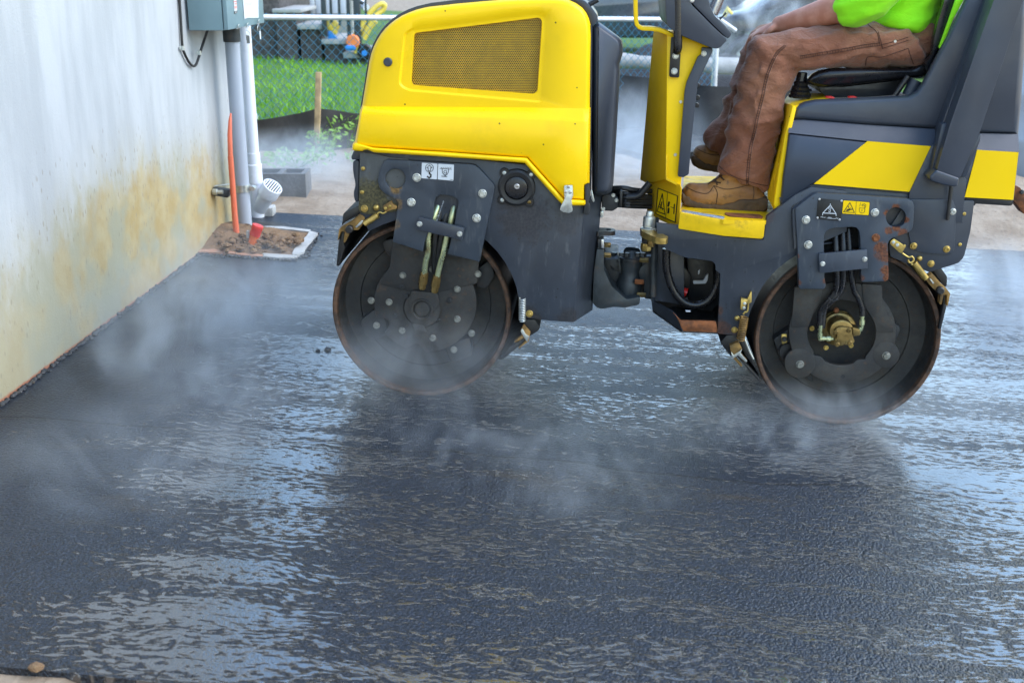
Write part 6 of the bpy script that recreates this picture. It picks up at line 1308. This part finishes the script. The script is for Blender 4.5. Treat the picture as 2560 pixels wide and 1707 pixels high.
for k in range(26000):
    x = random.uniform(-5.2, 2.6); y = lawn_y0(x)+random.random()**1.5*8.5; z = lawn_z(x, y); h = random.uniform(.035, .085)*(1.3 if random.random() < .06 else 1); a = random.uniform(0, 6.28); w = random.uniform(.003, .006)
    d_ = Vector((math.cos(a), math.sin(a), 0)); l_ = Vector((random.gauss(0, .4), random.gauss(0, .4), 0))*h; b = Vector((x, y, z-.01))
    vs = [bm.verts.new(b-d_*w), bm.verts.new(b+d_*w), bm.verts.new(b+d_*w*.6+Z*h*.6+l_*.5), bm.verts.new(b+Z*h+l_)]
    bm.faces.new((vs[0], vs[1], vs[2])); bm.faces.new((vs[0], vs[2], vs[3]))
tag(mkbm('grass', bm, MAT['grass'], None, 90, False), kind='stuff')
MAT['weed'] = simple('weed_leaf', (.16, .30, .035), .6, 0, .35, 30)
def weed(px, py, h, n, lab, sp=.12):
    c = gpt(px, py); bm = bmesh.new()
    for k in range(n):
        a = random.uniform(0, 6.28); r_ = random.random()**.5*sp; hh = random.uniform(.25, 1)*h; p = c+Vector((math.cos(a)*r_, math.sin(a)*r_, hh)); s = random.uniform(.012, .03)
        u_ = Vector((random.gauss(0, 1), random.gauss(0, 1), random.gauss(0, .6))).normalized(); v_ = u_.orthogonal().normalized()
        f = [bm.verts.new(p-u_*s), bm.verts.new(p+v_*s*.45), bm.verts.new(p+u_*s), bm.verts.new(p-v_*s*.45)]; bm.faces.new(f)
    t_ = empty('weed', c, lab, 'weed', 'weeds at the foot of the silt fence'); mkbm('leaves', bm, MAT['weed'], t_, 90, False)
    bm = bmesh.new()
    for k in range(max(4, n//12)):
        a = random.uniform(0, 6.28); add_tube(bm, [c-Z*.02, c+Vector((math.cos(a)*sp*.5, math.sin(a)*sp*.5, h*.5)), c+Vector((math.cos(a)*sp*.8, math.sin(a)*sp*.8, h))], .0025, 4)
    mkbm('stems', bm, MAT['weed'], t_)
weed(745, 425, .10, 170, 'low spreading weed growing on the bare soil left of the stake foot', .26); weed(812, 392, .16, 110, 'small leafy weed growing at the foot of the wooden stake', .12)
weed(868, 378, .24, 170, 'taller leafy weed growing between the wooden stake and the yellow hood', .20); weed(905, 418, .07, 60, 'tiny weed growing on bare soil beside the roller hood', .12)
bm = pebble(.05, 9); [setattr(v, 'co', v.co*(1+.5*noise.noise(v.co*60))) for v in bm.verts]; p = at(625, 238, lawn_y0(-2)+.9); bmesh.ops.translate(bm, verts=bm.verts[:], vec=Vector((p.x, p.y, lawn_z(p.x, p.y)+.05))); tag(mkbm('litter', bm, MAT['white'], None), 'crumpled white litter lying in the lawn behind the chain link fence', 'litter')
# ---- hollow concrete block behind the drain pipe
MAT['grey_block'] = soil_mat('grey_block', (.17, .17, .17), (.12, .12, .12), (.2, .19, .18), 14, .4)
c0, c1_ = gpt(676, 497), gpt(767, 499); kb = empty('concrete_block', c0, 'grey hollow concrete block standing on the soil behind the drain pipe', 'block')
hb2 = at(767, 436, c1_.y).z-c1_.z; wdt = (c1_-c0).length+.1; mid = (c0+c1_)/2-RIGHT*.05
bm = bmesh.new(); pl_ = [(-wdt/2, 0), (wdt/2, 0), (wdt/2, .2), (-wdt/2, .2)]
es = []; loops = []
for L in (pl_, [(-wdt/2+.03, .03), (-.015, .03), (-.015, .17), (-wdt/2+.03, .17)], [(.015, .03), (wdt/2-.03, .03), (wdt/2-.03, .17), (.015, .17)]):
    vs = [bm.verts.new(mid+Vector((x, y, hb2))) for x, y in L]; es += [bm.edges.new((vs[i-1], vs[i])) for i in range(4)]
r = bmesh.ops.triangle_fill(bm, use_beauty=True, edges=es); r = bmesh.ops.extrude_face_region(bm, geom=[x for x in r['geom'] if isinstance(x, bmesh.types.BMFace)]); bmesh.ops.translate(bm, verts=[x for x in r['geom'] if isinstance(x, bmesh.types.BMVert)], vec=-Z*(hb2+.03))
mkbm('block_shell', bm, MAT['grey_block'], kb)
# ---- neighbour: stairs, porch wall, boards, railing
YS = G(700, 158).y
MAT['brick'] = simple('dark_porch_brick', (.075, .068, .066), .85, 0, .45, 26, dirt=(.12, .10, .09), dirt_amt=.6, bump=.6, bscale=12)
def tz(x, y, Y=None): q = zt(x, y)[0]; return at(*q, Y or YS)
stp = empty('stairs', tz(1400, 900), 'concrete stairs with dark brick sides leading up to the neighbouring porch', 'stairs')
sl = [((355, 115), (780, 215)), ((720, 330), (1150, 460)), ((1080, 550), (1510, 680)), ((1400, 740), (1850, 890))]
for k, (a, b) in enumerate(sl):
    p, q = tz(*a), tz(*b); c = (p+q)/2+Vector((0, .6, 0)); box('tread', c, abs(q.x-p.x), 1.25, abs(p.z-q.z)*.62, MAT['concrete'], stp, None, .012)
    gz0 = ground_z(c.x, YS)-.05; top = c.z-abs(p.z-q.z)*.31; box('riser_block', Vector((c.x-.03, YS+.66, (gz0+top)/2)), abs(q.x-p.x)-.1, 1.16, top-gz0, MAT['brick'], stp, None, .003)
nb = empty('neighbour_house', tz(0, 300, YS+1.6), 'neighbouring house with a dark brick porch wall and white boards beyond the chain link fence', 'house')
p, q = tz(-900, 0, YS+.1), tz(740, 0, YS+.1); gz0 = ground_z(p.x, YS)-.05
box('porch_wall', Vector(((p.x+q.x)/2-.35, YS+1.6, (gz0+1.25)/2)), q.x-p.x+.2, 2.9, 1.25-gz0, MAT['brick'], nb, None, .01)
q2_ = tz(1100, 0, YS+3.2)
box('front_wall', Vector((q2_.x-2.2, YS+3.6, 1.9)), 5.2, .25, 3.9, MAT['concrete'], nb, None, .01)
box('roof', Vector((q2_.x-2.2, YS+4.4, 4.0)), 5.8, 3.6, .25, MAT['brick'], nb, None, .02)
box('window', Vector((q2_.x-2.0, YS+3.46, 2.6)), 1.1, .05, .9, MAT['vinyl'], nb, None, .005)
bf = empty('board_screen', tz(1180, 215, YS+1.3), 'white upright boards screening the side of the neighbouring porch', 'screen')
for a, b in ((918, 968), (1000, 1092), (1150, 1216), (1236, 1345), (1358, 1440)):
    p, q = tz(a, 205, YS+1.3), tz(b, -170, YS+1.3); box('board', (p+q)/2, q.x-p.x, .03, abs(q.z-p.z), MAT['white'], bf, None, .004)
for y in (-140, 180): p, q = tz(905, y, YS+1.36), tz(1450, y, YS+1.36); box('cross_rail', (p+q)/2, q.x-p.x, .04, .07, MAT['concrete'], bf, None, .003)
hr = empty('stair_railing', tz(1640, 800, YS-.02), 'dark metal railing posts standing beside the neighbouring stairs', 'railing')
MAT['railpaint'] = simple('charcoal_rail_paint', (.035, .045, .05), .5, 0, .1)
for x, y1, w in ((1130, 540, .030), (1232, 340, .016), (1355, 380, .016), (1490, 560, .022), (1625, 800, .042), (1745, 360, .014)):
    p, q = tz(x, y1, YS-.03), tz(x-30, -160, YS-.03); box('post', (p+q)/2, w*2, w*2, q.z-p.z, MAT['railpaint'], hr, None, .003)
tube('hand_rail', [tz(1000, -260, YS-.03), tz(1140, -160, YS-.03), tz(1625, 20, YS-.03), tz(1700, 60, YS-.03)], .022, MAT['railpaint'], hr, 10)
tag(tube('downspout', [tz(1655, -250, YS+2), tz(1660, 0, YS+2), tz(1672, 60, YS+1.98), tz(1700, 100, YS+1.9), tz(1738, 118, YS+1.85)], .05, MAT['pvc_white'], None, 12), 'white curved downspout end above the grass beside the stair railing', 'downspout')
MAT['toy_yellow'] = simple('toy_yellow_plastic', (.80, .58, .09), .4, 0, .06); MAT['toy_blue'] = simple('toy_blue_plastic', (.03, .25, .72), .4, 0, .06); MAT['toy_orange'] = simple('toy_orange_plastic', (.85, .24, .07), .4, 0, .06)
ty = empty('push_toy', tz(1600, 790, YS-.05), 'yellow and blue plastic push toy with an orange hub leaning on the lowest stair', 'toy')
def tp(*q): return [tz(x, y, YS+d) for x, y, d in q]
tube('loop_handle', tp((1690, 300, 0), (1770, 210, 0), (1870, 115, .02), (1960, 62, .04), (2008, 80, .06), (1985, 150, .06), (1900, 215, .04), (1800, 290, .0)), .032, MAT['toy_yellow'], ty, 10, 4)
tube('shaft', tp((1870, 300, 0), (1780, 400, 0), (1690, 570, 0)), .045, MAT['toy_yellow'], ty, 10); tube('shaft', tp((1720, 300, -.02), (1640, 430, -.02), (1560, 570, -.02)), .040, MAT['toy_yellow'], ty, 10)
tube('shaft', tp((1610, 600, -.05), (1605, 700, -.05), (1590, 790, -.05)), .030, MAT['toy_yellow'], ty, 10)
lathe('hub', tz(1540, 615, YS-.10), [(0, -.02), (.07, -.02), (.085, 0), (.085, .07), (.07, .09), (0, .09)], MAT['toy_orange'], ty, Vector((0, 1, 0)), 24)
p, q = tz(1435, 745, YS-.06), tz(1590, 660, YS-.06); box('body', (p+q)/2, q.x-p.x, .16, q.z-p.z, MAT['toy_blue'], ty, None, .03)
w_ = lathe('wheel', tz(1715, 765, YS-.08), [(0, -.02), (.08, -.02), (.095, 0), (.095, .06), (.08, .08), (0, .08)], MAT['black'], ty, Vector((0, 1, 0)), 24); lathe('wheel_hub', tz(1712, 785, YS-.11), [(0, -.01), (.035, -.01), (.035, .02)], MAT['toy_blue'], w_, Vector((0, 1, 0)), 16)
t2 = empty('toy_figure', tz(1240, 580, YS-.05), 'small yellow and blue plastic toy figure sitting on the stair tread', 'toy')
for x, y, r_ in ((1195, 370, .065), (1282, 385, .055), (1265, 450, .05)): 
    bm = bmesh.new(); bmesh.ops.create_icosphere(bm, subdivisions=3, radius=r_, matrix=Matrix.Translation(tz(x, y, YS+.05)) @ Matrix.Diagonal((1, 1, 1.25, 1))); mkbm('ball', bm, MAT['toy_yellow'], t2)
bm = bmesh.new(); add_loft(bm, [[tz(x, y, YS+d) for x, y in ((1172, 580), (1175, 455), (1225, 460), (1325, 575))] for d in (0, .16)]); bmesh.ops.recalc_face_normals(bm, faces=bm.faces[:]); bevel(bm, .015); mkbm('slide', bm, MAT['toy_blue'], t2)
# ---- cars parked on the street
MAT['car_grey'] = simple('blue_grey_car_paint', (.085, .10, .13), .25, .3, .06, 3, coat=.6); MAT['car_black'] = simple('black_car_paint', (.02, .022, .026), .25, .2, .06, 3, coat=.6); MAT['glass'] = simple('dark_car_glass', (.015, .018, .02), .06, 0, .05)
MAT['rimalloy'] = simple('alloy_rim', (.45, .46, .48), .35, .8, .1)
def car(x0, Y, paint, label, flip=1):
    gz_ = ground_z(x0, Y); root = empty('parked_car', (x0, Y, gz_), label, 'car', 'cars parked beyond the fence'); P = lambda u_, v_, w_: Vector((x0+u_*flip, Y+v_, gz_+w_))
    side = [(-2.2, .45), (-2.25, .62), (-2.15, .80), (-1.3, .95), (-.6, 1.42), (.7, 1.46), (1.55, 1.02), (2.15, .95), (2.25, .70), (2.2, .38), (1.78, .30)]
    for cx in (1.35, -1.35):
        side += [(cx+.37*math.cos(math.radians(a)), .31+.37*math.sin(math.radians(a))) for a in range(0, 181, 20)]
    side += [(-1.8, .30)]
    bm = bmesh.new(); add_loft(bm, [[P(u_*k, v_, .25+(w_-.25)*k2) for u_, w_ in side] for v_, k, k2 in ((-.78, .97, .96), (-.86, 1, 1) if False else (-.70, 1, 1), (.70, 1, 1), (.78, .97, .96))]); bmesh.ops.recalc_face_normals(bm, faces=bm.faces[:]); bevel(bm, .05, 2, .9); mkbm('body', bm, paint, root)
    for v_ in (-.795, .775):
        bm = bmesh.new(); add_loft(bm, [[P(u_, v_+o, w_) for u_, w_ in ((-1.15, .98), (-.55, 1.34), (.05, 1.37), (.05, .98))] for o in (0, .02)]); mkbm('window', bm, MAT['glass'], root)
        bm = bmesh.new(); add_loft(bm, [[P(u_, v_+o, w_) for u_, w_ in ((.12, .98), (.12, 1.37), (.62, 1.37), (1.3, .99))] for o in (0, .02)]); mkbm('window', bm, MAT['glass'], root)
    for cx in (1.35, -1.35):
        for v_ in (-.80, .62):
            w_ = lathe('wheel', P(cx, v_, .32), [(.19, .0), (.27, -.01), (.32, .03), (.32, .17), (.27, .2), (.19, .19)], MAT['black'], root, Vector((0, 1, 0)), 28)
            lathe('rim', P(cx, v_, .32), [(0, .03), (.06, .01), (.08, .04), (.16, .04), (.19, .005), (.20, .03), (.20, .18), (0, .18)], MAT['rimalloy'], w_, Vector((0, 1, 0)), 10)
    for s in (-.55, .55): box('headlight', P(-2.17, s, .70), .1, .3, .14, MAT['white'], root, None, .03)
    for s in (-.55, .55): box('tail_light', P(2.18, s, .78), .08, .26, .14, MAT['red'], root, None, .03)
    box('bumper', P(-2.24, 0, .42), .12, 1.4, .2, MAT['black'], root, None, .04)
car(at(1500, 30, 20).x+.3, 20, MAT['car_grey'], 'blue grey car parked behind the fence between hood and steering column')
car(at(2000, 30, 17.5).x+.5, 17.5, MAT['car_black'], 'black car parked behind the fence above the operator and his knee')
# ---- dark mulch mound, white log behind the fence, plastic sheet, barrel
bm = bmesh.new(); NXm, NYm = 40, 14; xa, xb = at(1380, 120, 12).x, at(2500, 120, 12).x; g = []
for i in range(NXm+1):
    g.append([])
    for j in range(NYm+1):
        x = xa+(xb-xa)*i/NXm; y = 11.7+3.2*j/NYm; e = min(1, 4*min(i/NXm, 1-i/NXm))*math.sin(math.pi*j/NYm)**.6; g[i].append(bm.verts.new((x, y, ground_z(x, y)-.03+e*(.55+.18*noise.noise(Vector((x*1.2, y*1.2, 4)))+.06*noise.noise(Vector((x*6, y*6, 4)))))))
for i in range(NXm):
    for j in range(NYm): bm.faces.new((g[i][j], g[i+1][j], g[i+1][j+1], g[i][j+1]))
MAT['mulch'] = soil_mat('dark_mulch', (.030, .028, .028), (.018, .017, .017), (.07, .065, .06), 9, 1.0)
tag(mkbm('mulch_mound', bm, MAT['mulch'], None, 60), kind='structure')
tag(tube('log', [at(1450, 150, 11.15), at(1490, 146, 11.15), at(1600, 156, 11.15), at(1800, 165, 11.3), at(1950, 170, 11.4)], [.05, .075, .06, .08, .06], MAT['concrete'], None, 12, 3), 'pale log lying along the fence behind the wire', 'log')
bm = bmesh.new(); g = []
for i in range(41):
    g.append([])
    for j in range(15):
        q = gpt(1330+750*i/40, 318+78*j/14+(6*math.sin(i*.9) if j in (0, 14) else 0)); g[i].append(bm.verts.new(q+Z*(.03+.05*abs(noise.noise(Vector((q.x*2+q.y*3.5, (q.y-q.x*.5)*9, 0))))+.02*noise.noise(q*9))))
for i in range(40):
    for j in range(14): bm.faces.new((g[i][j], g[i+1][j], g[i+1][j+1], g[i][j+1]))
MAT['sheet'] = simple('dusty_black_sheet', (.055, .058, .062), .4, 0, .4, 4, dirt=(.2, .19, .18), dirt_amt=.6); bmesh.ops.solidify(bm, geom=bm.faces[:], thickness=.003)
tag(mkbm('plastic_sheet', bm, MAT['sheet'], None, 70), 'dusty black plastic sheet lying in folds on the ground below the silt fence', 'plastic sheet')
pb = gpt(2590, 500); brl = empty('barrel', pb, 'pale grey plastic barrel standing on the soil at the right edge', 'barrel')
lathe('drum_shell', pb, [(0, .0), (.25, 0), (.27, .03), (.28, .25), (.285, .26), (.285, .29), (.28, .30), (.28, .55), (.285, .56), (.285, .59), (.28, .6), (.27, .82), (.25, .86), (0, .86)], MAT['pvc_grey'], brl, Z, 40)
lathe('lid', pb, [(.262, .84), (.262, .885), (.24, .89), (0, .885)], MAT['pvc_white'], brl, Z, 40)
# ================================================================== STEAM rising from the hot asphalt
def steam_mat(k, D, freq, lo, hi, sx=1.0):
    t = NT('steam_%s' % k); tc = t.n('TexCoord').outputs['Object']; p = t.pos()
    ln = t.n('VectorMath', operation='LENGTH'); t.put(ln.inputs[0], tc)
    fall = t.ramp(ln.outputs['Value'], .98, .25)
    n = t.noise(t.scale(p, (freq*sx, freq, freq*.60)), 1.0, 6, .60, 1.6)
    n2 = t.ramp(n, lo, hi)
    d = t.math('MULTIPLY', t.math('MULTIPLY', fall, n2), D)
    v = t.n('VolumePrincipled', {'Color': (.84, .92, 1), 'Density': d, 'Anisotropy': .2}); t.t.links.new(v.outputs[0], t.out.inputs[1]); return t.m
SM = {'mist': steam_mat('mist', 2.6, 3.4, .42, .72), 'veil': steam_mat('veil', 2.0, 2.6, .38, .68), 'thick': steam_mat('thick', 3.2, 5.0, .36, .68), 'soft': steam_mat('soft', 1.7, 2.6, .36, .70), 'wisp': steam_mat('wisp', 3.0, 6.2, .46, .74, .8), 'far': steam_mat('far', 1.1, 1.6, .34, .7)}
def steam(c, r, m):
    bm = bmesh.new(); bmesh.ops.create_icosphere(bm, subdivisions=3, radius=1); me = bpy.data.meshes.new('steam'); bm.to_mesh(me); bm.free(); me.materials.append(SM[m])
    o = bpy.data.objects.new('steam', me); COL.objects.link(o); o.location = c; o.scale = r; return tag(o, kind='stuff')
STEAM = [(G(500, 840)+Z*.06, (.56, 1.15, .40), 'mist'), (G(700, 800)+Z*.03, (.5, .9, .24), 'veil'), (G(330, 1180), (.55, .5, .24), 'soft'), (G(640, 1000), (.5, .5, .2), 'wisp'),
         (M(1060, 930, -.17), (.50, .15, .26), 'thick'), (G(1200, 1140), (.52, .34, .18), 'wisp'), (G(1440, 1240)+Z*.03, (.40, .30, .22), 'wisp'),
         (M(2040, 1060, -.18), (.55, .16, .18), 'thick'), (G(2080, 1150), (.5, .25, .14), 'wisp'), (G(2250, 1000)+Z*.02, (.6, .6, .22), 'far'), (G(1750, 1080), (.5, .3, .14), 'wisp'),
         (G(680, 470)+Z*.12, (1.0, .8, .26), 'far'), (G(800, 440)+Z*.12, (.8, .6, .24), 'wisp'),
         (G(1520, 430)+Z*.22, (.9, 1.2, .50), 'veil'), (G(2560, 760)+Z*.05, (.85, 1.0, .26), 'veil'), (at(1960, 70, 7.2), (.9, .6, .40), 'wisp')]
for s in STEAM: steam(*s)
